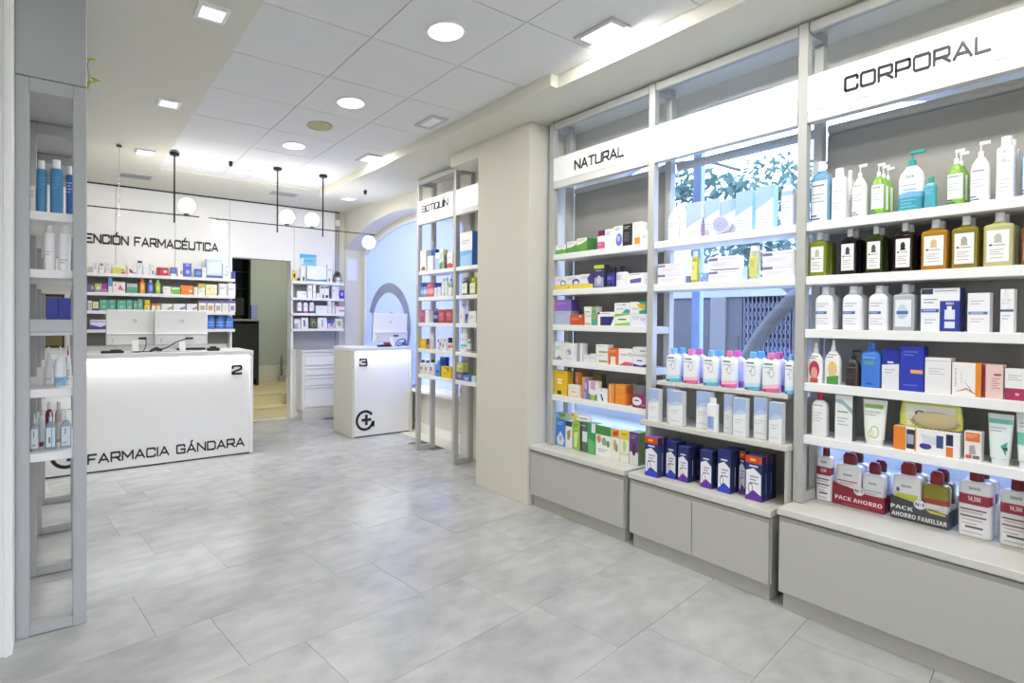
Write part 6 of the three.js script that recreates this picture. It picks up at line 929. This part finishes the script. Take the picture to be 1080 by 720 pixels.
["box","medicine_box","box","wide orange carton on the second shelf behind the counter",1.218,1.6726,-7.3,"B",0.14,0.112,0.05,"#f08a34|c .8 .6 .15 #f8d0a0|l 0.15 0.4 0.6 2 #f8c898",null],
["box","medicine_box","box","small white carton beside the orange one on the second shelf behind the counter",1.32,1.6726,-7.3,"B",0.045,0.098,0.05,"#f0eee8|l 0.15 0.3 0.6 2 #8d93a0",null],
["box","medicine_box","box","white carton with a yellow top on the second shelf behind the counter",1.386,1.6726,-7.3,"B",0.077,0.142,0.05,"#f0efe0|p #d8c850 0,0 1,0 1,.3 0,.5|l 0.15 0.6 0.6 2 #8d93a0",null],
["box","medicine_box","box","white carton with a yellow ring on the second shelf behind the counter",1.502,1.6726,-7.3,"B",0.133,0.135,0.05,"#f4f0d0|o .5 .45 .28 #e0c020|c .4 .4 .1 #e8d060|r 0 .8 1 .2 #f0e498",null],
["box","medicine_box","box","white carton with a mauve edge on the second shelf behind the counter",1.636,1.6726,-7.3,"B",0.096,0.152,0.05,"#f2f0ef|r 0 .1 .12 .8 #c8a8b8|l 0.15 0.3 0.6 3 #8d93a0",null],
["box","medicine_box","box","white carton at the right end on the second shelf behind the counter",1.743,1.6726,-7.3,"B",0.104,0.157,0.05,"#f1f0ef|r .1 .1 .06 .8 #a8a8b0|l 0.15 0.4 0.6 2 #8d93a0",null],
["box","medicine_box","box","grey carton at the left on the third shelf behind the counter",0.212,1.4646,-7.3,"B",0.041,0.11,0.05,"#c8c8c8|r 0 0 1 .2 #e8e8e8",null],
["box","medicine_box","box","white carton with a yellow disc on the third shelf behind the counter",0.267,1.4646,-7.3,"B",0.053,0.1,0.05,"#f0eedc|c .5 .4 .28 #e4d43c|r 0 .75 1 .25 #5058a0",null],
["box","medicine_box","box","lower left green carton of the first stack on the third shelf behind the counter",0.344,1.4646,-7.305,"B",0.079,0.078,0.06,"#6ab098|c .5 .4 .2 #b8dcd0|l 0.15 0.2 0.6 4 #3c7c6c",null],
["box","medicine_box","box","upper left green carton of the first stack on the third shelf behind the counter",0.344,1.5432,-7.305,"B",0.079,0.0454,0.06,"#6ab098|c .5 .4 .2 #b8dcd0|l 0.15 0.2 0.6 4 #3c7c6c",null],
["box","medicine_box","box","lower right green carton of the first stack on the third shelf behind the counter",0.426,1.4646,-7.305,"B",0.075,0.079,0.06,"#6ab098|c .5 .4 .2 #b8dcd0|l 0.15 0.2 0.6 4 #3c7c6c",null],
["box","medicine_box","box","upper right green carton of the first stack on the third shelf behind the counter",0.426,1.5442,-7.305,"B",0.075,0.045,0.06,"#6ab098|c .5 .4 .2 #b8dcd0|l 0.15 0.2 0.6 4 #3c7c6c",null],
["box","medicine_box","box","lower left green carton of the second stack on the third shelf behind the counter",0.522,1.4646,-7.305,"B",0.089,0.077,0.06,"#6ab098|c .5 .4 .2 #b8dcd0|l 0.15 0.2 0.6 4 #3c7c6c",null],
["box","medicine_box","box","upper left green carton of the second stack on the third shelf behind the counter",0.522,1.5422,-7.305,"B",0.089,0.045,0.06,"#6ab098|c .5 .4 .2 #b8dcd0|l 0.15 0.2 0.6 4 #3c7c6c",null],
["box","medicine_box","box","lower right green carton of the second stack on the third shelf behind the counter",0.601,1.4646,-7.305,"B",0.059,0.079,0.06,"#6ab098|c .5 .4 .2 #b8dcd0|l 0.15 0.2 0.6 4 #3c7c6c",null],
["box","medicine_box","box","upper right green carton of the second stack on the third shelf behind the counter",0.601,1.5442,-7.305,"B",0.059,0.045,0.06,"#6ab098|c .5 .4 .2 #b8dcd0|l 0.15 0.2 0.6 4 #3c7c6c",null],
["box","medicine_box","box","narrow green carton left of the jar on the third shelf behind the counter",0.662,1.4646,-7.3,"B",0.041,0.121,0.05,"#6ab098|c .5 .4 .2 #b8dcd0|l 0.15 0.2 0.6 4 #3c7c6c",null],
["box","medicine_box","box","tall green carton beside the jar on the third shelf behind the counter",0.713,1.4646,-7.3,"B",0.052,0.141,0.05,"#6ab098|c .5 .4 .2 #b8dcd0|l 0.15 0.2 0.6 4 #3c7c6c",null],
["jar","jar","jar","yellow jar on the third shelf behind the counter",0.787,1.4646,-7.303,"B",0.068,0.135,0.055,"#e8b828|r 0 .3 1 .45 #f4dc78|c .4 .55 .12 #c87830","#e0d020"],
["box","medicine_box","box","first small white and orange carton on the third shelf behind the counter",0.855,1.4646,-7.3,"B",0.044,0.092,0.05,"#f4e8e0|r 0 0 1 .3 #e07858",null],
["box","medicine_box","box","second small white and orange carton on the third shelf behind the counter",0.905,1.4646,-7.3,"B",0.043,0.093,0.05,"#f0e4cc|r 0 0 1 .3 #d89858",null],
["box","medicine_box","box","low white carton with a green swoosh on the third shelf behind the counter",0.998,1.4646,-7.3,"B",0.12,0.091,0.05,"#f2f1ee|p #a8b848 .5,.6 1,.3 1,.6 .6,.8",null],
["box","medicine_box","box","low white carton with a violet swoosh on the third shelf behind the counter",1.136,1.4646,-7.3,"B",0.133,0.094,0.05,"#f0eff4|p #8a80c0 .5,.6 1,.3 1,.6 .6,.8",null],
["box","medicine_box","box","low white carton with a grey swoosh on the third shelf behind the counter",1.276,1.4646,-7.3,"B",0.119,0.097,0.05,"#ecebea|p #a8a4a8 .5,.6 1,.3 1,.6 .6,.8",null],
["box","medicine_box","box","first of five white cartons with violet tops on the third shelf behind the counter",1.399,1.4646,-7.3,"B",0.086,0.139,0.05,"#f1eeea|r 0 0 1 .22 #6a64a4|r .2 .45 .6 .4 #c8b088",null],
["box","medicine_box","box","second of five white cartons with violet tops on the third shelf behind the counter",1.494,1.4646,-7.3,"B",0.084,0.141,0.05,"#f1eeea|r 0 0 1 .22 #6a64a4|r .2 .45 .6 .4 #d0a878",null],
["box","medicine_box","box","third of five white cartons with violet tops on the third shelf behind the counter",1.585,1.4646,-7.3,"B",0.076,0.143,0.05,"#f1eeea|r 0 0 1 .22 #6a64a4|r .2 .45 .6 .4 #c0a488",null],
["box","medicine_box","box","fourth of five white cartons with violet tops on the third shelf behind the counter",1.67,1.4646,-7.3,"B",0.075,0.145,0.05,"#f1eeea|r 0 0 1 .22 #6a64a4|r .2 .45 .6 .4 #e8e4e4",null],
["box","medicine_box","box","last of five white cartons with violet tops on the third shelf behind the counter",1.757,1.4646,-7.3,"B",0.075,0.147,0.05,"#f1eeea|r 0 0 1 .22 #6a64a4|r .2 .45 .6 .4 #9a94c0",null],
["box","medicine_box","box","white and violet carton left of the monitors on the lowest shelf behind the counter",0.298,1.2506,-7.31,"B",0.168,0.111,0.07,"#e8e8f0|p #54489c 0,.5 .6,.75 1,.5 1,1 0,1|r .05 .1 .8 .2 #c8c8d8",null],
["canister","canister","bottle","first blue canister right of the monitors on the lowest shelf behind the counter",1.501,1.2506,-7.305,"B",0.095,0.159,0.06,"#4a7cd0|r 0 .3 1 .1 #88b0ec|r 0 .6 1 .1 #88b0ec|l 0.15 0.45 0.6 1 #c8dcf8","#3c68c0"],
["canister","canister","bottle","second blue canister right of the monitors on the lowest shelf behind the counter",1.614,1.2506,-7.305,"B",0.098,0.16,0.06,"#4a7cd0|r 0 .3 1 .1 #88b0ec|r 0 .6 1 .1 #88b0ec|l 0.15 0.45 0.6 1 #c8dcf8","#3c68c0"],
["canister","canister","bottle","third blue canister right of the monitors on the lowest shelf behind the counter",1.723,1.2506,-7.305,"B",0.098,0.161,0.06,"#4a7cd0|r 0 .3 1 .1 #88b0ec|r 0 .6 1 .1 #88b0ec|l 0.15 0.45 0.6 1 #c8dcf8","#3c68c0"],
["canister","canister","bottle","yellow container on the top shelf right of the doorway",2.57,1.8986,-7.295,"B",0.053,0.146,0.04,"#f0d83c|c .5 .4 .3 #4a3c10","#e8cc30"],
["disc","display_disc","display","black and white round display disc on the top shelf right of the doorway",2.628,1.8986,-7.29,"B",0.053,0.149,0.03,"#232323|o .5 .5 .42 #e8e8e8|s #eee","#f0f0f0"],
["box","medicine_box","box","white carton left of the wide panel on the top shelf right of the doorway",2.692,1.8986,-7.3,"B",0.061,0.185,0.05,"#f1f1f0|c .6 .8 .2 #3a3440",null],
["box","leaflet_board","board","wide white panel with a blue foot on the top shelf right of the doorway",2.886,1.8986,-7.29,"B",0.299,0.216,0.03,"!#f3f6f8|p #5c90b8 .05,.82 .5,.86 1,.8 1,.95 .05,.95|r 0 0 .04 1 #5a6a70",null],
["box","medicine_box","box","white carton right of the wide panel on the top shelf right of the doorway",3.083,1.8986,-7.3,"B",0.07,0.254,0.05,"#f2f3f3|c .2 .3 .06 #444|c .6 .3 .06 #444|c .4 .85 .12 #3a3a44",null],
["pouch","pouch","pouch","white soft package on the second shelf right of the doorway",2.684,1.6756,-7.305,"B",0.141,0.089,0.06,"#eef2f4|p #c4d4e0 .1,.4 .9,.3 .8,.6",null],
["box","medicine_box","box","tall white carton beside the soft package on the second shelf right of the doorway",2.794,1.6756,-7.3,"B",0.058,0.178,0.05,"#f2f2f3|l 0.15 0.3 0.6 3 #8d93a0",null],
["box","medicine_box","box","narrow tall white carton on the second shelf right of the doorway",2.857,1.6756,-7.3,"B",0.042,0.187,0.05,"#f4f4f4|l 0.15 0.5 0.6 2 #8d93a0",null],
["box","medicine_box","box","tiny white carton on the second shelf right of the doorway",2.91,1.6756,-7.3,"B",0.047,0.07,0.05,"#eeeeee",null],
["box","medicine_box","box","left white carton with black print on the second shelf right of the doorway",2.972,1.6756,-7.3,"B",0.063,0.178,0.05,"#f1f1f1|r .1 .1 .8 .12 #4a4a50|c .7 .85 .2 #5a5a5c",null],
["box","medicine_box","box","right white carton with black print on the second shelf right of the doorway",3.042,1.6756,-7.3,"B",0.065,0.181,0.05,"#f1f1f1|r .1 .1 .8 .12 #4a4a50|r .2 .75 .6 .2 #4a4a4c",null],
["box","medicine_box","box","white carton, left of the last pair on the second shelf right of the doorway",3.149,1.6756,-7.3,"B",0.049,0.179,0.05,"#eff0f2|l 0.15 0.3 0.6 3 #8d93a0",null],
["box","medicine_box","box","white carton, right of the last pair on the second shelf right of the doorway",3.204,1.6756,-7.3,"B",0.045,0.181,0.05,"#f1f2f4|r .5 .1 .3 .7 #b8bcd4",null],
["box","medicine_box","box","violet carton at the right end on the second shelf right of the doorway",3.27,1.6756,-7.3,"B",0.069,0.122,0.05,"#5a3fc0|c .5 .45 .25 #c8c0f0",null],
["flat","bottle","bottle","left of three white and violet bottles on the third shelf right of the doorway",2.649,1.4636,-7.3,"B",0.063,0.179,0.05,"#efeaf4|r 0 .8 1 .2 #5a4a98|l 0.15 0.3 0.6 3 #b8a8d0","#5c4c9c"],
["flat","bottle","bottle","middle of three white and violet bottles on the third shelf right of the doorway",2.736,1.4636,-7.3,"B",0.06,0.181,0.05,"#efeaf4|r 0 .8 1 .2 #d070a8|l 0.15 0.3 0.6 3 #b8a8d0","#5c4c9c"],
["flat","bottle","bottle","right of three white and violet bottles on the third shelf right of the doorway",2.824,1.4636,-7.3,"B",0.062,0.184,0.05,"#efeaf4|r 0 .8 1 .2 #5c60b0|l 0.15 0.3 0.6 3 #b8a8d0","#5c4c9c"],
["box","medicine_box","box","wide white carton on the third shelf right of the doorway",2.97,1.4636,-7.305,"B",0.169,0.107,0.06,"#eff0f1|l 0.15 0.3 0.6 3 #c8ccd0",null],
["box","medicine_box","box","tall white carton on the third shelf right of the doorway",3.086,1.4636,-7.3,"B",0.048,0.181,0.05,"#eff0f1|l 0.15 0.3 0.6 3 #8d93a0",null],
["box","medicine_box","box","narrow grey-white carton on the third shelf right of the doorway",3.141,1.4636,-7.3,"B",0.038,0.162,0.05,"#e6e8ea|l 0.15 0.2 0.6 5 #8d93a0",null],
["box","medicine_box","box","white and red carton on the third shelf right of the doorway",3.243,1.4636,-7.305,"B",0.138,0.113,0.06,"#f0e8ea|r 0 0 1 .12 #c84c58|r .4 .55 .6 .18 #d87c88",null],
["pouch","pouch","pouch","grey-white soft pack at the left end on the lowest shelf right of the doorway",2.62,1.2506,-7.305,"B",0.093,0.13,0.06,"#dfe0e2|p #a8b0b0 0,.5 .5,.4 .5,1 0,1",null],
["pouch","pouch","pouch","white soft pack with a dark stripe on the lowest shelf right of the doorway",2.726,1.2506,-7.305,"B",0.109,0.15,0.06,"#eeeef0|r .3 .2 .2 .6 #4a4a58",null],
["pouch","pouch","pouch","dark olive soft pack on the lowest shelf right of the doorway",2.848,1.2506,-7.305,"B",0.103,0.151,0.06,"#5c6450|c .5 .55 .3 #8a9078|c .5 .6 .15 #3c4034",null],
["pouch","pouch","pouch","white soft pack with a violet stripe on the lowest shelf right of the doorway",2.983,1.2506,-7.305,"B",0.144,0.152,0.06,"#ecebee|r .4 .2 .1 .6 #8a80b8",null],
["pouch","pouch","pouch","blue, white and red soft pack on the lowest shelf right of the doorway",3.115,1.2506,-7.305,"B",0.104,0.119,0.06,"#d8d4e0|p #4a58a8 0,0 1,0 .7,.5 0,.4|p #c8485c .1,.6 .6,.5 .7,.8",null],
["pouch","pouch","pouch","white and olive soft pack on the lowest shelf right of the doorway",3.232,1.2506,-7.305,"B",0.114,0.14,0.06,"#e8eadc|p #a8b070 .2,.3 .8,.2 .7,.8 .3,.7",null],
["lotion","bottle","bottle","left blue bottle with a white cap on the top shelf at the left edge",-0.096,1.8626,-3.055,"B",0.041,0.238,0.05,"#3e86b4|l 0.15 0.2 0.6 4 #5a9cc4|s #3478a4","#f4f4f4"],
["lotion","bottle","bottle","right blue bottle with a white cap on the top shelf at the left edge",-0.04,1.8626,-3.057,"B",0.051,0.25,0.055,"#3e86b4|l 0.15 0.2 0.6 4 #5a9cc4|s #3478a4","#f4f4f4"],
["lotion","bottle","bottle","half-hidden blue bottle on the top shelf at the left edge",0.01,1.8626,-3.105,"B",0.031,0.241,0.05,"#3a6fb8|l 0.15 0.2 0.6 4 #dfe6f0","#f4f4f4"],
["box","medicine_box","box","small white carton left of the blue bottles on the top shelf at the left edge",-0.128,1.8626,-3.05,"B",0.017,0.115,0.04,"#e8e8ea|l 0.15 0.2 0.6 4 #8d93a0",null],
["lotion","lotion_bottle","bottle","left white lotion bottle on the second shelf at the left edge",-0.067,1.6066,-3.055,"B",0.048,0.205,0.05,"#ececec|l 0.15 0.5 0.6 2 #b8b8b8","#e6e6e6"],
["lotion","lotion_bottle","bottle","right white lotion bottle on the second shelf at the left edge",-0.011,1.6066,-3.055,"B",0.048,0.213,0.05,"#f2f2f2|l 0.15 0.7 0.6 2 #a8a8a8","#f2f2f2"],
["box","medicine_box","box","left navy carton of a pair on the third shelf at the left edge",-0.056,1.3506,-3.08,"B",0.044,0.13,0.1,"#27349c|s #202c88|r .97 0 .03 1 #5a66c0",null],
["box","medicine_box","box","right navy carton of a pair on the third shelf at the left edge",-0.009,1.3506,-3.08,"B",0.046,0.132,0.1,"#27349c|s #202c88|r 0 0 .03 1 #5a66c0",null],
["cone","bottle","bottle","white cone-shaped bottle on the fourth shelf at the left edge",-0.073,1.0756,-3.175,"B",0.038,0.178,0.05,"#e2e4e4|l 0.15 0.8 0.6 1 #8d93a0","#eeeeee"],
["spray","spray_bottle","bottle","white spray bottle with a pale blue label on the fourth shelf at the left edge",-0.026,1.0756,-3.057,"B",0.046,0.187,0.055,"#eceeee|r 0 .66 1 .3 #8ebfe0|l 0.15 0.72 0.6 2 #4a5a70","#e4e6e8"],
["spray","spray_bottle","bottle","white bottle with a raspberry nozzle on the fourth shelf at the left edge",0.004,1.0756,-3.13,"B",0.025,0.187,0.04,"#e8eaec|l 0.15 0.5 0.6 5 #888","#b0245c"],
["spray","spray_bottle","bottle","left clear spray bottle on the lowest shelf at the left edge",-0.123,0.7906,-3.072,"B",0.036,0.166,0.045,"~#c4d6de~#dfe8ee|r .4 .1 .1 .35 #444|l 0.15 0.8 0.6 2 #333","#e8eaec"],
["spray","spray_bottle","bottle","middle clear spray bottle on the lowest shelf at the left edge",-0.063,0.7906,-3.072,"B",0.044,0.169,0.045,"~#b8d0dc~#dfe8ee|r .6 0 .1 1 #5ab0c0|r .3 .5 .15 .3 #444","#e8eaec"],
["spray","spray_bottle","bottle","right clear spray bottle on the lowest shelf at the left edge",-0.005,0.7906,-3.072,"B",0.045,0.168,0.045,"~#c4d4de~#dfe8ee|r .4 .1 .1 .3 #444|l 0.15 0.8 0.6 2 #333","#e8eaec"],
["bottle","bottle","bottle","clear bottle with a red foot, set back, on the lowest shelf at the left edge",-0.102,0.7906,-3.16,"B",0.022,0.173,0.04,"#d8dcdc|r 0 .85 1 .15 #8a2030","#c8cccc"],
["bottle","bottle","bottle","dark red bottle, set back, on the lowest shelf at the left edge",-0.072,0.7906,-3.232,"B",0.032,0.196,0.045,"#7a2030|r .1 .4 .8 .5 #8a2c3c","#f0f0f0"],
["bottle","bottle","bottle","grey bottle, set back between the spray bottles, on the lowest shelf at the left edge",-0.034,0.7906,-3.232,"B",0.031,0.193,0.045,"#b8a8a8|r .1 .4 .8 .5 #d0c8c8","#d8d8d8"],
]) product(r);

// twin packs: two bottles held by a printed sleeve
function twinPack(label, x, z0, z1, y, sleeve, bodies, caps, hs, split) {
  const t = thing('twin_pack', label, 'bottle pack', [x, y, (z0 + z1) / 2]); t.rotation.y = -Math.PI / 2;
  const w = z1 - z0, ws = [w * split, w * (1 - split)]; let u = -w / 2;
  ws.forEach((q, k) => {
    const b = part('bottle', loft(q - .003, hs[k], .06, PR.boxy, 5, bodies[k]), plastic, t, u + q / 2, 0, -.032);
    part('cap', (() => { const g = loft(q * .5, .055, .034, [[0, 1], [.7, 1], [1, .7]], 3, '#ffffff'); return g; })(), solid(caps[k]), b, 0, hs[k] - .002, 0);
    u += q;
  });
  const c = cell(sleeve), s = new THREE.Shape(), W = w / 2 + .002;
  s.moveTo(-W, 0); s.lineTo(W, 0); s.lineTo(W, .075); s.quadraticCurveTo(.02, .07, -.004, .085); s.quadraticCurveTo(-W * .5, .092, -W, .104); s.closePath();
  const g = new THREE.ExtrudeGeometry(s, { depth: .0012, bevelEnabled: false, curveSegments: 10 }), p = g.attributes.position;
  for (let i = 0; i < p.count; i++) g.attributes.uv.setXY(i, c.u0 + (c.u1 - c.u0) * (p.getX(i) / (2 * W) + .5), c.v0 + (c.v1 - c.v0) * p.getY(i) / .106);
  part('sleeve', g, paper, t, 0, .001, 0);
  part('sleeve_side', bx(W - .0012, .001, -.062, W, .075, 0), solid(sleeve.slice(1, 8)), t); part('sleeve_side', bx(-W, .001, -.062, -W + .0012, .1, 0), solid(sleeve.slice(1, 8)), t);
  const bc = cell(badge), bg = new THREE.CylinderGeometry(.021, .021, .0014, 26), bu = bg.attributes.uv, bp = bg.attributes.position;
  for (let i = 0; i < bu.count; i++) bu.setXY(i, bc.u0 + (bc.u1 - bc.u0) * (.5 + bp.getX(i) / .044), bc.v0 + (bc.v1 - bc.v0) * (.5 - bp.getZ(i) / .044));
  bg.rotateX(Math.PI / 2); part('badge', bg, paper, t, .004, .084, .0022);
  return t;
}
const badge = '#f2f0ef|t .5 .5 .42 #3a3440 N·1';
{
  const wb = '#f1f0ef|t .5 .26 .08 #5a5a5e Eucerin|r .12 .4 .72 .022 #a03048|l .2 .46 .5 2 #c0b0b4|s #dedddc', wc = '#efefee|t .5 .25 .08 #5a5a5e Eucerin|l .1 .45 .8 3 #a8a8ac|s #dedddc';
  const red = '!#9c2a3a|t .5 .68 .26 #f8eeee PACK AHORRO|r .2 .9 .5 .03 #c87884', gry = '!#4a4c50|p #d8c84a .6,.36 .95,.4 .95,.5 .7,.48|p #eeeeec .62,.02 .98,.05 .98,.38 .6,.32|l .66 .1 .26 4 #5a5a5e|t .2 .5 .22 #f4f4f2 PACK|t .5 .8 .26 #f4f4f2 AHORRO FAMILIAR';
  twinPack('twin bottle pack with a dark red sleeve reading PACK AHORRO, front copy', 3.175, -1.156, -.956, .499, red, [wb, wc], ['#7a1c2c', '#7a1c2c'], [.203, .178], .56);
  twinPack('second twin bottle pack with a dark red sleeve, behind the front one', 3.25, -1.156, -.956, .499, red, [wb, wc], ['#5c1422', '#5c1422'], [.203, .178], .56);
  const yb = '#f1f0ee|t .5 .25 .08 #5a5a5e Eucerin|c .22 .35 .06 #6a6a6a|p #cdd05a .1,.42 .9,.42 .8,.56 .2,.56|s #dedddc', gb = '#8f8a2c|r 0 .36 1 .12 #b04434|r 0 .48 1 .5 #efeeea|s #7c7624';
  twinPack('twin bottle pack with a dark grey sleeve reading PACK AHORRO FAMILIAR, front copy', 3.175, -.928, -.729, .499, gry, [yb, gb], ['#8c1c2a', '#8c1c2a'], [.205, .188], .54);
  twinPack('second twin bottle pack with a dark grey sleeve, behind the front one', 3.25, -.928, -.729, .499, gry, [yb, gb], ['#6a1624', '#6a1624'], [.205, .188], .54);
}
// trailing plant, wall card and small extras
{
  const t = thing('trailing_plant', 'dark trailing plant in a small pot at the end of the top back shelf', 'plant', [3.225, 1.899, -7.33]);
  part('pot', cyl(.03, .045, .08, 18), M.white, t); const m = mat(0x54594a, .8), lf = new THREE.SphereGeometry(1, 6, 4);
  for (let k = 0; k < 11; k++) {
    const a = k * .57, r = .035 + .025 * rnd(), pts = [[0, .08, 0], [Math.cos(a) * r * .6, .13 + .04 * rnd(), Math.sin(a) * r * .4], [Math.cos(a) * r * 1.1, .09, Math.sin(a) * r * .5 + .01], [Math.cos(a) * r * 1.25, .015, Math.sin(a) * r * .5 + .01]];
    const s = part('strand', tube(pts, .0035, 14), m, t), ls = [];
    const c = new THREE.CatmullRomCurve3(pts.map(p => new THREE.Vector3(...p)));
    for (let i = 1; i < 9; i++) { const q = c.getPoint(i / 9), g = lf.clone(); g.scale(.011, .005, .008); g.rotateZ(rnd() * 6); g.rotateY(rnd() * 6); g.translate(q.x, q.y, q.z); ls.push(g); }
    part('leaves', merged(ls), m, s);
  }
  const cell1 = '!#8fd4f2|p #5cb8ea 0,0 1,0 1,.2 0,.35|l .2 .5 .7 3 #5a6a9a|p #e8f6fc 0,.4 .25,.3 .2,.9 0,1';
  const c = tag(mesh('wall_card', cartonGeo(.245, .16, .004, cell1), paper), 'pale blue card on the white panel above the short back shelves', 'card'); c.position.set(2.83, 2.135, ZB + .001);
  const sl = thing('folded_cloth', 'pinkish patterned cloth bundle on the sill behind the first-aid shelves', 'cloth', [3.60, .536, -4.75]);
  part('bundle', loft(.2, .16, .09, PR.pouch, 2.6, '#c8a8a4|c .3 .4 .2 #a07c80|c .7 .6 .2 #e0cccc|c .5 .8 .15 #8a6a70'), paper, sl).rotation.y = -Math.PI / 2;
  const po = tag(mesh('window_poster', cartonGeo(.26, .36, .003, '!#8fa8a4|r .06 .06 .88 .6 #6c8884|c .4 .3 .12 #b4c8c0|l .1 .75 .8 2 #dfe8e4'), paper), 'grey-green poster hanging in the arched window behind the first-aid shelves', 'poster'); po.position.set(3.64, 1.98, -4.86); po.rotation.y = -Math.PI / 2;
}

// the bath brush inside the yellow pouch
{
  const pouch = scene.children.find(o => o.userData.label?.startsWith('clear yellow-edged pouch'));
  const g = new THREE.SphereGeometry(1, 24, 14); g.scale(.075, .036, .014);
  const b = part('brush', g, mat(0xc9b98a, .6), pouch, .02, .038, .018);
  const br = []; for (let k = 0; k < 17; k++) { const a = Math.PI * (1.05 + .9 * k / 16), q = cyl(.0035, .002, .014, 6); q.rotateZ(a + Math.PI / 2 + Math.PI); q.translate(.07 * Math.cos(a), .033 * Math.sin(a), .004); br.push(q); }
  part('bristles', merged(br), mat(0xa8946a, .7), b);
  pouch.children[0].position.z = -.004;
}

scene.traverse(o => {
  if (o.isMesh) { o.castShadow = true; o.receiveShadow = true; }
  if ((o.isPointLight || o.isSpotLight || o.isDirectionalLight)) o.castShadow = true;
});
renderer.render(scene, camera);
